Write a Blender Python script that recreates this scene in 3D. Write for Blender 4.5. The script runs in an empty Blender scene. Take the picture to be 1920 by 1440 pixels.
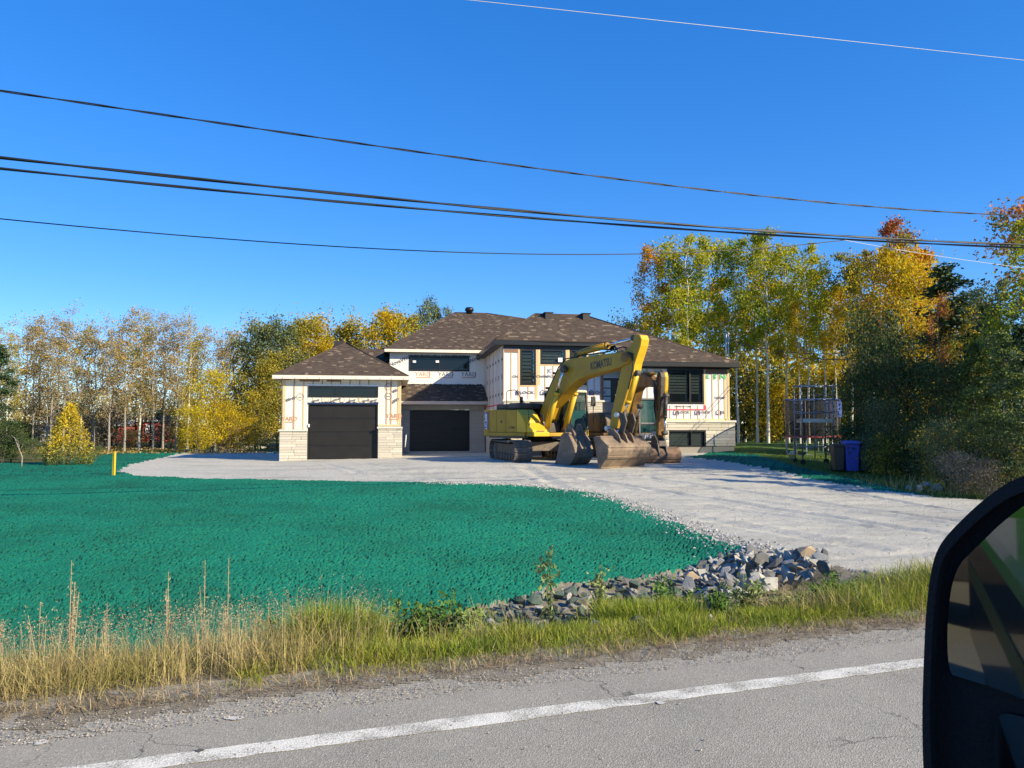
import bpy, bmesh, math, random
import numpy as np
from mathutils import Vector, Matrix
S = bpy.context.scene
COL = S.collection
random.seed(7); RNG = np.random.default_rng(7)
R = math.radians
# ------------------------------------------------------------------ camera, sky, sun
CAM_H, FPX, CX, CY, HORIZON = 1.9, 1443.0, 960.0, 720.0, 800.0
PITCH = math.atan((HORIZON - CY) / FPX)
cam_d = bpy.data.cameras.new('camera'); cam = bpy.data.objects.new('camera', cam_d); COL.objects.link(cam)
cam_d.sensor_width = 36.0; cam_d.lens = 36.0 * FPX / 1920.0; cam_d.clip_start = 0.05; cam_d.clip_end = 3000
cam.location = (0, 0, CAM_H); cam.rotation_euler = (math.pi / 2 + PITCH, 0, 0)
S.camera = cam
SUN_DIR = Vector((1.0, -0.62, 0.60)).normalized()            # towards the sun
SUN_EL = math.asin(SUN_DIR.z); SUN_AZ = math.atan2(SUN_DIR.x, SUN_DIR.y)
SKY_POW, SKY_MUL, SKY_SAT, SKY_HUE = 0.6, 2.75, 1.27, 0.507      # the camera's tone response to a clear blue sky
w = bpy.data.worlds.new('World'); S.world = w; w.use_nodes = True
nt = w.node_tree; bg = nt.nodes['Background']
sky = nt.nodes.new('ShaderNodeTexSky'); sky.sky_type = 'NISHITA'; sky.sun_disc = False
sky.sun_elevation = SUN_EL; sky.sun_rotation = SUN_AZ
sky.altitude = 3000; sky.air_density = 1.15; sky.dust_density = 0.0; sky.ozone_density = 4.0
sep = nt.nodes.new('ShaderNodeSeparateColor'); sep.mode = 'HSV'; com = nt.nodes.new('ShaderNodeCombineColor'); com.mode = 'HSV'
pw = nt.nodes.new('ShaderNodeMath'); pw.operation = 'POWER'; pw.inputs[1].default_value = SKY_POW
ml = nt.nodes.new('ShaderNodeMath'); ml.operation = 'MULTIPLY'; ml.inputs[1].default_value = SKY_MUL
hs = nt.nodes.new('ShaderNodeHueSaturation'); hs.inputs['Saturation'].default_value = SKY_SAT; hs.inputs['Hue'].default_value = SKY_HUE
nt.links.new(sky.outputs[0], sep.inputs[0]); nt.links.new(sep.outputs[0], com.inputs[0]); nt.links.new(sep.outputs[1], com.inputs[1]); nt.links.new(sep.outputs[2], pw.inputs[0])
nt.links.new(pw.outputs[0], ml.inputs[0]); nt.links.new(ml.outputs[0], com.inputs[2])
nt.links.new(com.outputs[0], hs.inputs['Color']); nt.links.new(hs.outputs[0], bg.inputs[0]); bg.inputs[1].default_value = 0.09
sun_d = bpy.data.lights.new('sun', 'SUN'); sun_d.energy = 5.0; sun_d.angle = R(0.53); sun_d.color = (1.0, 0.865, 0.61)
sun = bpy.data.objects.new('sun', sun_d); COL.objects.link(sun)
sun.rotation_euler = SUN_DIR.to_track_quat('Z', 'Y').to_euler()
S.view_settings.view_transform = 'Standard'; S.view_settings.look = 'None'
S.view_settings.exposure = 0.75; S.view_settings.gamma = 1.0
S.view_settings.use_curve_mapping = False
S.cycles.max_bounces = 6; S.cycles.transparent_max_bounces = 8; S.cycles.use_denoising = True

# ------------------------------------------------------------------ pixel geometry of the photograph -> metres
CP, SP = math.cos(PITCH), math.sin(PITCH)
def ray(px, py):
    a = (px - CX) / FPX; b = -(py - CY) / FPX
    return Vector((a, CP - b * SP, SP + b * CP))
def at_y(px, py, Y):
    d = ray(px, py); return Vector((0, 0, CAM_H)) + d * (Y / d.y)
class Frame:
    def __init__(s, x, y, ang, z=0.0):
        s.o = Vector((x, y, z)); s.a = ang; s.R = Matrix.Rotation(ang, 3, 'Z'); s.Ri = s.R.transposed()
    def hit_y(s, px, py, y):
        c = s.Ri @ (Vector((0, 0, CAM_H)) - s.o); d = s.Ri @ ray(px, py)
        return c + d * ((y - c.y) / d.y)
    def hit_x(s, px, py, x):
        c = s.Ri @ (Vector((0, 0, CAM_H)) - s.o); d = s.Ri @ ray(px, py)
        return c + d * ((x - c.x) / d.x)
    def w(s, p): return s.R @ Vector(p) + s.o
    def l(s, p): return s.Ri @ (Vector(p) - s.o)

PSI = R(19.0)
RV = (math.cos(PSI), math.sin(PSI)); NV = (-math.sin(PSI), math.cos(PSI))
HOUSE = Frame(-10.57, 35.0, R(9.0))
def sstep(a, b, x):
    t = np.clip((x - a) / (b - a), 0, 1); return t * t * (3 - 2 * t)
def lattice(ix, iy, seed):
    h = (ix.astype(np.int64) * 374761393 + iy.astype(np.int64) * 668265263 + seed * 974634777) & 0x7fffffff
    h = ((h ^ (h >> 13)) * 1274126177) & 0x7fffffff
    return ((h ^ (h >> 16)) & 0xffff) / 65535.0
def vnoise(x, y, seed=0):
    x = np.asarray(x, float); y = np.asarray(y, float)
    ix = np.floor(x); iy = np.floor(y); fx = x - ix; fy = y - iy
    fx = fx * fx * (3 - 2 * fx); fy = fy * fy * (3 - 2 * fy)
    a = lattice(ix, iy, seed); b = lattice(ix + 1, iy, seed); c = lattice(ix, iy + 1, seed); d = lattice(ix + 1, iy + 1, seed)
    return (a * (1 - fx) + b * fx) * (1 - fy) + (c * (1 - fx) + d * fx) * fy
def fbm(x, y, seed=0, o=3):
    r = 0; a = 0.5
    for i in range(o):
        r = r + a * (vnoise(x * 2 ** i, y * 2 ** i, seed + i) - 0.5); a *= 0.5
    return r
def sq(x, y): return x * RV[0] + y * RV[1], x * NV[0] + y * NV[1]
def sqw(s, q): return (s * RV[0] + q * NV[0], s * RV[1] + q * NV[1])
def ground(x, y):
    x = np.asarray(x, float); y = np.asarray(y, float)
    s, q = sq(x, y)
    a = np.interp(q, [-80, 5.9, 6.5, 7.0, 7.6, 8.2, 8.8, 9.6, 11, 14, 20, 28, 600], [0, 0, -.02, -.10, -.30, -.42, -.40, -.30, -.16, .03, .22, .34, .34])
    b = np.interp(q, [-80, 5.9, 10, 14, 20, 28, 600], [0, 0, .0, .05, .2, .34, .34])
    k = sstep(6.7, 7.7, s); z = a * (1 - k) + b * k
    c, sn = math.cos(HOUSE.a), math.sin(HOUSE.a)
    u = (x - HOUSE.o.x) * c + (y - HOUSE.o.y) * sn
    z = z + 0.02 * np.clip(u, 0, 21) * sstep(15, 32, q) + 0.22 * sstep(19.5, 22, u) * sstep(27, 31, q)*sstep(60,40,y)
    return z
def gz(x, y): return float(ground(x, y))
def on_ground(px, py):
    d = ray(px, py); o = Vector((0, 0, CAM_H)); t = 2.0; last = t
    for i in range(4000):
        p = o + d * t
        if p.z <= gz(p.x, p.y): break
        last = t; t *= 1.01
        if t > 900: break
    lo, hi = last, t
    for i in range(24):
        m = (lo + hi) / 2; p = o + d * m
        if p.z <= gz(p.x, p.y): hi = m
        else: lo = m
    p = o + d * hi; return p

# ------------------------------------------------------------------ materials
MATS = {}
def mat(name, c, rough=0.7, metal=0.0, c2=None, scale=8.0, detail=4.0, bump=0.0, bscale=None, spec=0.5, mixr=(0.35, 0.65), c3=None, s3=1.5, r3=(0.5, 0.7), coat=0.0, island=0.0, trans=0.0, objvar=0.0, coords='Object', stretch=None):
    if name in MATS: return MATS[name]
    m = bpy.data.materials.new(name); m.use_nodes = True; MATS[name] = m
    n = m.node_tree.nodes; L = m.node_tree.links; p = n['Principled BSDF']
    p.inputs['Roughness'].default_value = rough; p.inputs['Metallic'].default_value = metal
    p.inputs['Specular IOR Level'].default_value = spec
    if coat: p.inputs['Coat Weight'].default_value = coat
    col = None
    tc = n.new('ShaderNodeTexCoord'); out = tc.outputs[coords]
    if stretch:
        mp = n.new('ShaderNodeMapping'); mp.inputs['Scale'].default_value = stretch; L.new(out, mp.inputs[0]); out = mp.outputs[0]
    def rgb(c):
        x = n.new('ShaderNodeRGB'); x.outputs[0].default_value = (*c, 1); return x.outputs[0]
    def noise(sc, de=4.0):
        x = n.new('ShaderNodeTexNoise'); x.inputs['Scale'].default_value = sc; x.inputs['Detail'].default_value = de
        x.inputs['Roughness'].default_value = 0.65; L.new(out, x.inputs[0]); return x.outputs[0]
    def mix(f, a, b):
        x = n.new('ShaderNodeMix'); x.data_type = 'RGBA'; L.new(f, x.inputs[0]); L.new(a, x.inputs[6]); L.new(b, x.inputs[7]); return x.outputs[2]
    def remap(f, r):
        x = n.new('ShaderNodeMapRange'); x.inputs[1].default_value = r[0]; x.inputs[2].default_value = r[1]; L.new(f, x.inputs[0]); return x.outputs[0]
    col = rgb(c)
    if c2: col = mix(remap(noise(scale, detail), mixr), col, rgb(c2))
    if c3: col = mix(remap(noise(s3, 5.0), r3), col, rgb(c3))
    if island or objvar:
        v = None
        hs = n.new('ShaderNodeHueSaturation')
        if island:
            g = n.new('ShaderNodeNewGeometry'); mr = n.new('ShaderNodeMapRange'); mr.inputs[3].default_value = 1 - island; mr.inputs[4].default_value = 1 + island
            L.new(g.outputs['Random Per Island'], mr.inputs[0]); L.new(mr.outputs[0], hs.inputs['Value'])
            if trans:
                mh = n.new('ShaderNodeMapRange'); mh.inputs[3].default_value = 0.485; mh.inputs[4].default_value = 0.515
                L.new(g.outputs['Random Per Island'], mh.inputs[0])
                ad = n.new('ShaderNodeMath'); ad.operation = 'FRACT'; ml = n.new('ShaderNodeMath'); ml.operation = 'MULTIPLY'; ml.inputs[1].default_value = 7.3
                L.new(g.outputs['Random Per Island'], ml.inputs[0]); L.new(ml.outputs[0], ad.inputs[0]); L.new(ad.outputs[0], mh.inputs[0]); L.new(mh.outputs[0], hs.inputs['Hue'])
        L.new(col, hs.inputs['Color']); col = hs.outputs[0]
        if objvar:
            oi = n.new('ShaderNodeObjectInfo'); h2 = n.new('ShaderNodeHueSaturation')
            mr = n.new('ShaderNodeMapRange'); mr.inputs[3].default_value = 1 - objvar; mr.inputs[4].default_value = 1 + objvar
            L.new(oi.outputs['Random'], mr.inputs[0]); L.new(mr.outputs[0], h2.inputs['Value']); L.new(col, h2.inputs['Color']); col = h2.outputs[0]
    L.new(col, p.inputs['Base Color'])
    if bump:
        b = n.new('ShaderNodeBump'); b.inputs['Strength'].default_value = 1.0; b.inputs['Distance'].default_value = bump
        L.new(noise(bscale or scale * 2, 6.0), b.inputs['Height']); L.new(b.outputs[0], p.inputs['Normal'])
    if trans:
        t = n.new('ShaderNodeBsdfTranslucent'); mx = n.new('ShaderNodeMixShader'); mx.inputs[0].default_value = trans
        L.new(col, t.inputs[0]); L.new(p.outputs[0], mx.inputs[1]); L.new(t.outputs[0], mx.inputs[2]); L.new(mx.outputs[0], n['Material Output'].inputs[0])
    return m
def glass_mat(name, tint, refl=0.12, clear=0.5):
    if name in MATS: return MATS[name]
    m = bpy.data.materials.new(name); m.use_nodes = True; MATS[name] = m
    n = m.node_tree.nodes; L = m.node_tree.links; p = n['Principled BSDF']
    p.inputs['Base Color'].default_value = (*tint, 1); p.inputs['Roughness'].default_value = 0.04; p.inputs['Specular IOR Level'].default_value = 0.5
    t = n.new('ShaderNodeBsdfTransparent'); t.inputs[0].default_value = (0.75, 0.8, 0.8, 1)
    mx = n.new('ShaderNodeMixShader'); mx.inputs[0].default_value = clear
    L.new(p.outputs[0], mx.inputs[1]); L.new(t.outputs[0], mx.inputs[2]); L.new(mx.outputs[0], n['Material Output'].inputs[0])
    return m

# ------------------------------------------------------------------ mesh helpers
def link(o, parent=None):
    COL.objects.link(o)
    if parent is not None: o.parent = parent
    return o
def tag(o, label=None, cat=None, group=None, kind=None):
    if label: o['label'] = label
    if cat: o['category'] = cat
    if group: o['group'] = group
    if kind: o['kind'] = kind
    return o
def thing(name, label, cat, loc=(0, 0, 0), rz=0.0, group=None):
    o = bpy.data.objects.new(name, None); o.empty_display_size = 0.3; COL.objects.link(o)
    o.location = loc; o.rotation_euler = (0, 0, rz); return tag(o, label, cat, group)
def np_mesh(name, V, F, mats=(), mi=None, smooth=False):
    V = np.asarray(V, np.float32); F = np.asarray(F, np.int32); k = F.shape[1]
    me = bpy.data.meshes.new(name)
    me.vertices.add(len(V)); me.vertices.foreach_set('co', V.ravel())
    me.loops.add(F.size); me.loops.foreach_set('vertex_index', F.ravel())
    me.polygons.add(len(F)); me.polygons.foreach_set('loop_start', np.arange(0, F.size, k, dtype=np.int32))
    if mi is not None: me.polygons.foreach_set('material_index', np.asarray(mi, np.int32))
    me.polygons.foreach_set('use_smooth', np.full(len(F), smooth))
    for m in mats: me.materials.append(m)
    me.update(calc_edges=True); return me
class MB:
    def __init__(s): s.v = []; s.f = []; s.mi = []; s.cur = 0; s.sm = []; s.smooth = False
    def face(s, idx): s.f.append(idx); s.mi.append(s.cur); s.sm.append(s.smooth)
    def add(s, vs, fs):
        b = len(s.v); s.v += [tuple(v) for v in vs]
        for f in fs: s.face([b + i for i in f])
    def box(s, x0, x1, y0, y1, z0, z1, M=None):
        vs = [(x, y, z) for z in (z0, z1) for y in (y0, y1) for x in (x0, x1)]
        if M is not None: vs = [M @ Vector(v) for v in vs]
        s.add(vs, [(0, 2, 3, 1), (4, 5, 7, 6), (0, 1, 5, 4), (2, 6, 7, 3), (0, 4, 6, 2), (1, 3, 7, 5)]); return s
    def prism(s, pts, y0, y1, M=None, inset=None):
        """outline (x,z) extruded along y"""
        a = sum(pts[i][0] * pts[(i + 1) % len(pts)][1] - pts[(i + 1) % len(pts)][0] * pts[i][1] for i in range(len(pts)))
        if a < 0: pts = pts[::-1]
        n = len(pts); vs = [(x, y0, z) for x, z in pts] + [(x, y1, z) for x, z in pts]
        if M is not None: vs = [M @ Vector(v) for v in vs]
        s.add(vs, [tuple(range(n)), tuple(range(2 * n - 1, n - 1, -1))] + [(i, n + i, n + (i + 1) % n, (i + 1) % n) for i in range(n)]); return s
    def tube(s, path, rad, n=6, caps=True):
        P = [Vector(p) for p in path]; k = len(P)
        if not isinstance(rad, (list, tuple)): rad = [rad] * k
        b = len(s.v); up = None
        for i, p in enumerate(P):
            t = (P[min(i + 1, k - 1)] - P[max(i - 1, 0)])
            t = t.normalized() if t.length > 1e-9 else Vector((0, 0, 1))
            if up is None: up = Vector((0, 0, 1)) if abs(t.z) < 0.9 else Vector((1, 0, 0))
            x = t.cross(up).normalized(); y = x.cross(t).normalized(); up = y
            for j in range(n):
                a = 2 * math.pi * j / n; s.v.append(tuple(p + (x * math.cos(a) + y * math.sin(a)) * rad[i]))
        sm = s.smooth; s.smooth = True
        for i in range(k - 1):
            for j in range(n):
                s.face([b + i * n + j, b + i * n + (j + 1) % n, b + (i + 1) * n + (j + 1) % n, b + (i + 1) * n + j])
        s.smooth = sm
        if caps: s.face([b + j for j in range(n)][::-1]); s.face([b + (k - 1) * n + j for j in range(n)])
        return s
    def lathe(s, prof, n=16, M=None):
        b = len(s.v)
        for r, z in prof:
            for j in range(n):
                a = 2 * math.pi * j / n; v = Vector((r * math.cos(a), r * math.sin(a), z)); s.v.append(tuple(M @ v if M is not None else v))
        s.smooth = True
        for i in range(len(prof) - 1):
            for j in range(n): s.face([b + i * n + j, b + i * n + (j + 1) % n, b + (i + 1) * n + (j + 1) % n, b + (i + 1) * n + j])
        s.smooth = False
        s.face([b + j for j in range(n)][::-1]); s.face([b + (len(prof) - 1) * n + j for j in range(n)])
        return s
    def mesh(s, name, mats):
        me = bpy.data.meshes.new(name); me.from_pydata(s.v, [], s.f)
        for m in (mats if isinstance(mats, (list, tuple)) else [mats]): me.materials.append(m)
        me.polygons.foreach_set('material_index', s.mi); me.polygons.foreach_set('use_smooth', s.sm); me.update(); return me
    def build(s, name, mats, parent=None, bevel=0.0, kind=None, label=None, loc=None, rz=0.0):
        o = bpy.data.objects.new(name, s.mesh(name, mats)); link(o, parent)
        if bevel:
            m = o.modifiers.new('bevel', 'BEVEL'); m.width = bevel; m.segments = 2; m.limit_method = 'ANGLE'; m.angle_limit = R(40)
        if kind: o['kind'] = kind
        if label: o['label'] = label
        if loc is not None: o.location = loc
        if rz: o.rotation_euler = (0, 0, rz)
        return o
def BOX(name, m, parent, x0, x1, y0, y1, z0, z1, bevel=0.0, label=None, kind=None):
    return MB().box(min(x0, x1), max(x0, x1), min(y0, y1), max(y0, y1), min(z0, z1), max(z0, z1)).build(name, m, parent, bevel, kind, label)
def lettering(text, size, loc, m, parent, rot=(math.pi / 2, 0, 0), depth=0.002, name='lettering', bold=False, sx=1.0):
    cu = bpy.data.curves.new('text', 'FONT'); cu.body = text; cu.size = size; cu.extrude = depth; cu.align_x = 'CENTER'; cu.align_y = 'CENTER'
    cu.resolution_u = 2
    if bold: cu.offset = size * 0.025
    ob = bpy.data.objects.new('text', cu); me = bpy.data.meshes.new_from_object(ob)
    me.materials.clear(); me.materials.append(m)
    bpy.data.objects.remove(ob)
    o = bpy.data.objects.new(name, me); link(o, parent); o.location = loc; o.rotation_euler = rot; o.scale = (sx, 1, 1); return o
def copy_tree(o, parent=None):
    c = o.copy(); COL.objects.link(c); c.parent = parent
    for ch in list(o.children): copy_tree(ch, c)
    return c
# ------------------------------------------------------------------ ground, road, lawn, driveway
def asphalt_mat(name, c, c2, paint=None):
    m = bpy.data.materials.new(name); m.use_nodes = True
    n = m.node_tree.nodes; L = m.node_tree.links; p = n['Principled BSDF']; p.inputs['Roughness'].default_value = 0.85; p.inputs['Specular IOR Level'].default_value = 0.3
    tc = n.new('ShaderNodeTexCoord'); o = tc.outputs['Object']
    def N(sc, de=3.0, rgh=0.6):
        x = n.new('ShaderNodeTexNoise'); x.inputs['Scale'].default_value = sc; x.inputs['Detail'].default_value = de; x.inputs['Roughness'].default_value = rgh; L.new(o, x.inputs[0]); return x.outputs[0]
    def MR(f, a, b, c=0.0, d=1.0):
        x = n.new('ShaderNodeMapRange'); x.inputs[1].default_value = a; x.inputs[2].default_value = b; x.inputs[3].default_value = c; x.inputs[4].default_value = d; L.new(f, x.inputs[0]); return x.outputs[0]
    def MX(f, a, b):
        x = n.new('ShaderNodeMix'); x.data_type = 'RGBA'; L.new(f, x.inputs[0])
        for k, v in ((6, a), (7, b)):
            if isinstance(v, tuple): x.inputs[k].default_value = (*v, 1)
            else: L.new(v, x.inputs[k])
        return x.outputs[2]
    col = MX(MR(N(0.7, 7, .7), 0.38, 0.62), c, c2)
    vo = n.new('ShaderNodeTexVoronoi'); vo.inputs['Scale'].default_value = 95; L.new(o, vo.inputs[0])
    sp = n.new('ShaderNodeSeparateColor'); L.new(vo.outputs['Color'], sp.inputs[0])
    col = MX(MR(sp.outputs[0], 0.6, 1.0, 0, 0.4), col, tuple(min(1, x * 1.7) for x in c2))
    col = MX(MR(sp.outputs[1], 0.7, 1.0, 0, 0.4), col, tuple(x * 0.4 for x in c))
    col = MX(MR(N(220, 2), 0.4, 0.6, 0, 0.35), col, tuple(x * 0.55 for x in c))
    # cracks
    ve = n.new('ShaderNodeTexVoronoi'); ve.feature = 'DISTANCE_TO_EDGE'; ve.inputs['Scale'].default_value = 0.75
    nz = n.new('ShaderNodeTexNoise'); nz.inputs['Scale'].default_value = 3.0; nz.inputs['Detail'].default_value = 6; L.new(o, nz.inputs[0])
    ad = n.new('ShaderNodeMix'); ad.data_type = 'RGBA'; ad.blend_type = 'ADD'; ad.inputs[0].default_value = 0.45; L.new(o, ad.inputs[6]); L.new(nz.outputs[1], ad.inputs[7]); L.new(ad.outputs[2], ve.inputs[0])
    ck = n.new('ShaderNodeMath'); ck.operation = 'MULTIPLY'; L.new(MR(ve.outputs[0], 0.0, 0.006, 1, 0), ck.inputs[0]); L.new(MR(N(0.5, 2), 0.48, 0.6), ck.inputs[1])
    col = MX(ck.outputs[0], col, tuple(x * 0.35 for x in c))
    if paint:
        a = n.new('ShaderNodeMath'); a.operation = 'ADD'; L.new(MR(N(55, 4, 0.7), 0.0, 1.0, -0.5, 0.5), a.inputs[0]); L.new(MR(N(3.5, 3), 0.0, 1.0, -0.45, 0.45), a.inputs[1])
        wear = MR(a.outputs[0], -0.10, 0.14)
        col = MX(wear, paint, col)
    L.new(col, p.inputs['Base Color'])
    b = n.new('ShaderNodeBump'); b.inputs['Distance'].default_value = 0.003
    s = n.new('ShaderNodeMath'); s.operation = 'ADD'; L.new(N(160, 3), s.inputs[0]); L.new(vo.outputs[0], s.inputs[1]); L.new(s.outputs[0], b.inputs['Height']); L.new(b.outputs[0], p.inputs['Normal'])
    return m
M_ROAD = asphalt_mat('asphalt', (0.305, 0.283, 0.232), (0.375, 0.347, 0.285))
M_LINE = asphalt_mat('worn white road paint', (0.305, 0.283, 0.232), (0.375, 0.347, 0.285), paint=(0.74, 0.715, 0.62))
def strip(name, m, s0, s1, qa, qb, z, ns, jag=0.0, seed=0):
    sv = np.linspace(s0, s1, ns + 1); ja = fbm(sv * 9, sv * 0, seed) * jag; jb = fbm(sv * 9, sv * 0 + 7, seed + 3) * jag
    V = []
    for i, s in enumerate(sv):
        for q in (qa + ja[i], qb + jb[i]):
            x, y = sqw(s, q); V.append((x, y, z))
    F = [(2 * i, 2 * i + 2, 2 * i + 3, 2 * i + 1) for i in range(ns)]
    F = [f[::-1] for f in F] if (qb < qa) else F
    o = bpy.data.objects.new(name, np_mesh(name, V, F, [m])); link(o); o['kind'] = 'structure'; return o
strip('road', M_ROAD, -400, 400, -9.0, 6.3, -0.004, 200)
strip('road_edge_line', M_LINE, -60, 60, 4.81, 4.99, 0.0, 3000, 0.03)

M_BASE = mat('forest floor far', (0.07, 0.06, 0.03), 0.95, c2=(0.10, 0.085, 0.035), scale=0.3)
gr = np.concatenate([np.linspace(-1500, -130, 14), np.linspace(-120, 120, 61), np.linspace(130, 1500, 14)])
gx, gy = np.meshgrid(gr, gr); gzv = -0.95 + 1.0 * sstep(85, 125, np.hypot(gx, gy)) + 4.0 * sstep(200, 1200, np.hypot(gx, gy))
kq = len(gr); ii = np.arange(kq * kq).reshape(kq, kq)
F = np.stack([ii[:-1, :-1], ii[:-1, 1:], ii[1:, 1:], ii[1:, :-1]], -1).reshape(-1, 4)
o = bpy.data.objects.new('ground', np_mesh('ground', np.stack([gx, gy, gzv], -1).reshape(-1, 3), F, [M_BASE], smooth=True)); link(o); o['kind'] = 'structure'

# driveway outline, traced on the ground
def poly_px(pts): return [(lambda p: (p.x, p.y))(on_ground(*p)) for p in pts]
GRAVEL = poly_px([(221, 885), (260, 893), (400, 899), (600, 903), (800, 906), (1000, 913), (1110, 926), (1170, 944), (1250, 974), (1320, 1001), (1400, 1031)])
GRAVEL += [sqw(7.25, 9.4), sqw(7.6, 8.3), sqw(7.9, 7.3), sqw(7.7, 6.5), sqw(7.4, 5.0), sqw(40, 5.0), sqw(40, 10.5)]
GRAVEL += poly_px([(1860, 938), (1760, 933), (1660, 921), (1560, 905), (1480, 889), (1400, 872), (1330, 862), (1288, 857)])
GRAVEL += [tuple(HOUSE.w((u, v, 0)))[:2] for u, v in ((19, -3.5), (19, 2), (14, 2), (9, 9), (-0.5, 9))]
GRAVEL += poly_px([(430, 840), (370, 844), (330, 853), (280, 864), (240, 874)])
TEAL2 = poly_px([(1280, 862), (1330, 866), (1420, 880), (1500, 896), (1580, 911), (1680, 925), (1720, 927), (1600, 898), (1540, 886), (1470, 868), (1420, 854), (1376, 849)]) + [tuple(HOUSE.w((20.6, -2, 0)))[:2], tuple(HOUSE.w((17, -2, 0)))[:2]]
LAWNP = [sqw(-60, 8.7), sqw(.9, 8.7), sqw(1.8, 9.0), sqw(3.4, 9.5), sqw(4.8, 9.9), sqw(6.2, 10.2), sqw(7.2, 10.3), sqw(8.2, 9.6), sqw(10, 14)] + [tuple(HOUSE.w((12, 3, 0)))[:2], tuple(HOUSE.w((3, 14, 0)))[:2]] + poly_px([(420, 839), (372, 841), (300, 845), (200, 852), (110, 866), (0, 869)]) + [(-60, 34)]
def inside(P, x, y):
    r = np.zeros(x.shape, bool); n = len(P)
    for i in range(n):
        x0, y0 = P[i]; x1, y1 = P[(i + 1) % n]
        if y0 == y1: continue
        c = ((y0 > y) != (y1 > y)) & (x < (x1 - x0) * (y - y0) / (y1 - y0) + x0); r ^= c
    return r
TT = np.concatenate([np.linspace(-1.5, -0.74, 30), np.linspace(-0.735, 0.735, 700), np.linspace(0.74, 1.5, 30)]); YY = np.concatenate([np.geomspace(4.2, 7.4, 60), np.geomspace(7.43, 24, 300), np.geomspace(24.4, 90, 80)])
t2, y2 = np.meshgrid(TT, YY); x2 = t2 * y2; s2, q2 = sq(x2, y2)
jx = fbm(x2 * 1.7, y2 * 1.7, 11, 4) * 0.5 + fbm(x2 * 9, y2 * 9, 12, 3) * 0.22; jy = fbm(x2 * 1.7, y2 * 1.7, 21, 4) * 0.5 + fbm(x2 * 9, y2 * 9, 22, 3) * 0.22
def classify(x, y, s, q, jx, jy):
    c = np.zeros(x.shape, int)                                   # 0 verge soil
    g = inside(GRAVEL, x + jx, y + jy); l = (inside(LAWNP, x + jx, y + jy) | inside(TEAL2, x + jx * .6, y + jy * .6)) & ~g
    c[(x > 5.5) & (q > 14)] = 3
    c[(q > 17) & (x < 2)] = 4
    c[l] = 1; c[g] = 2
    c[q + jx * 0.9 < 5.72] = -1
    return c
cv = classify(x2, y2, s2, q2, jx, jy)
z2 = ground(x2, y2)
lawn = (cv == 1)
cl = vnoise(x2 * 34, y2 * 34, 41) * 0.45 + vnoise(x2 * 66, y2 * 66, 42) * 0.55
clump = sstep(0.24, 0.50, cl + fbm(x2 * 1.1, y2 * 1.1, 47) * 0.18)
z2 = z2 + np.where(lawn, 0.010 + clump * 0.019 + cl * 0.012 + fbm(x2 * .9, y2 * .9, 45) * 0.05, 0)
gv = (cv == 2)
def rut(pts, wd, dep):
    d = np.full(x2.shape, 9.0); P = [np.array(p) for p in pts]
    for a, b in zip(P[:-1], P[1:]):
        ab = b - a; t = np.clip(((x2 - a[0]) * ab[0] + (y2 - a[1]) * ab[1]) / (ab @ ab), 0, 1); d = np.minimum(d, np.hypot(x2 - a[0] - t * ab[0], y2 - a[1] - t * ab[1]))
    d = d + fbm(x2 * 1.5, y2 * 1.5, 71) * .15
    return dep * (np.exp(-(d / wd) ** 2) - .55 * np.exp(-((d - wd * 1.9) / (wd * .7)) ** 2))
RUTS = 0
for pl_, wd_, dp_ in (([(9.5, 9.0), (7.6, 13.5), (5.2, 18.5), (2.2, 23.5)], .13, .05), ([(11.2, 9.8), (9.2, 14.3), (6.8, 19.6), (3.8, 24.6)], .13, .05), ([(8.8, 11.5), (4.5, 17.5), (-1, 22), (-5, 25.5), (-7.5, 31)], .12, .035), ([(10.2, 12.5), (5.8, 18.8), (0.5, 23.2), (-3.6, 26.4), (-6, 31)], .12, .035), ([(12.5, 12), (9.8, 17), (8.5, 23)], .10, .04), ([(5.6, 12), (1.5, 20), (.4, 28)], .2, .03)):
    RUTS = RUTS + rut(pl_, wd_, dp_)
z2 = z2 + np.where(gv, 0.012 + vnoise(x2 * 34, y2 * 34, 51) ** 3 * 0.010 + fbm(x2 * 2.5, y2 * 2.5, 52) * 0.03 + fbm(s2 * 0.35, q2 * 3.0, 53) * 0.05 - RUTS, 0)
z2 = z2 + np.where((cv == 0) | (cv == 3) | (cv == 4), fbm(x2 * 6, y2 * 6, 61) * 0.05 * np.clip((q2 - 5.6) * 2, 0.12, 1), 0)
# windrow of loose stones along the edge of the driveway
xf = (x2[:-1, :-1] + x2[1:, 1:]) / 2; yf = (y2[:-1, :-1] + y2[1:, 1:]) / 2
sf, qf = sq(xf, yf); cf = classify(xf, yf, sf, qf, jx[:-1, :-1], jy[:-1, :-1])
ii = np.arange(x2.size).reshape(x2.shape); FF = np.stack([ii[:-1, :-1], ii[:-1, 1:], ii[1:, 1:], ii[1:, :-1]], -1)
VV = np.stack([x2, y2, z2], -1).reshape(-1, 3)
M_LAWN = mat('hydroseed mulch', (0.010, 0.155, 0.098), 0.95, c2=(0.016, 0.21, 0.135), scale=24, spec=0.03, c3=(0.013, 0.100, 0.066), s3=0.4, r3=(0.42, 0.75), bump=0.01, bscale=45)
n_ = M_LAWN.node_tree.nodes; l_ = M_LAWN.node_tree.links; a_ = n_.new('ShaderNodeAttribute'); a_.attribute_name = 'mulch'      # bare wet soil shows between the clumps of mulch
mx_ = n_.new('ShaderNodeMix'); mx_.data_type = 'RGBA'; mx_.inputs[6].default_value = (0.016, 0.075, 0.052, 1); src_ = n_['Principled BSDF'].inputs['Base Color'].links[0].from_socket
l_.new(a_.outputs['Fac'], mx_.inputs[0]); l_.new(src_, mx_.inputs[7]); l_.new(mx_.outputs[2], n_['Principled BSDF'].inputs['Base Color'])
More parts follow.
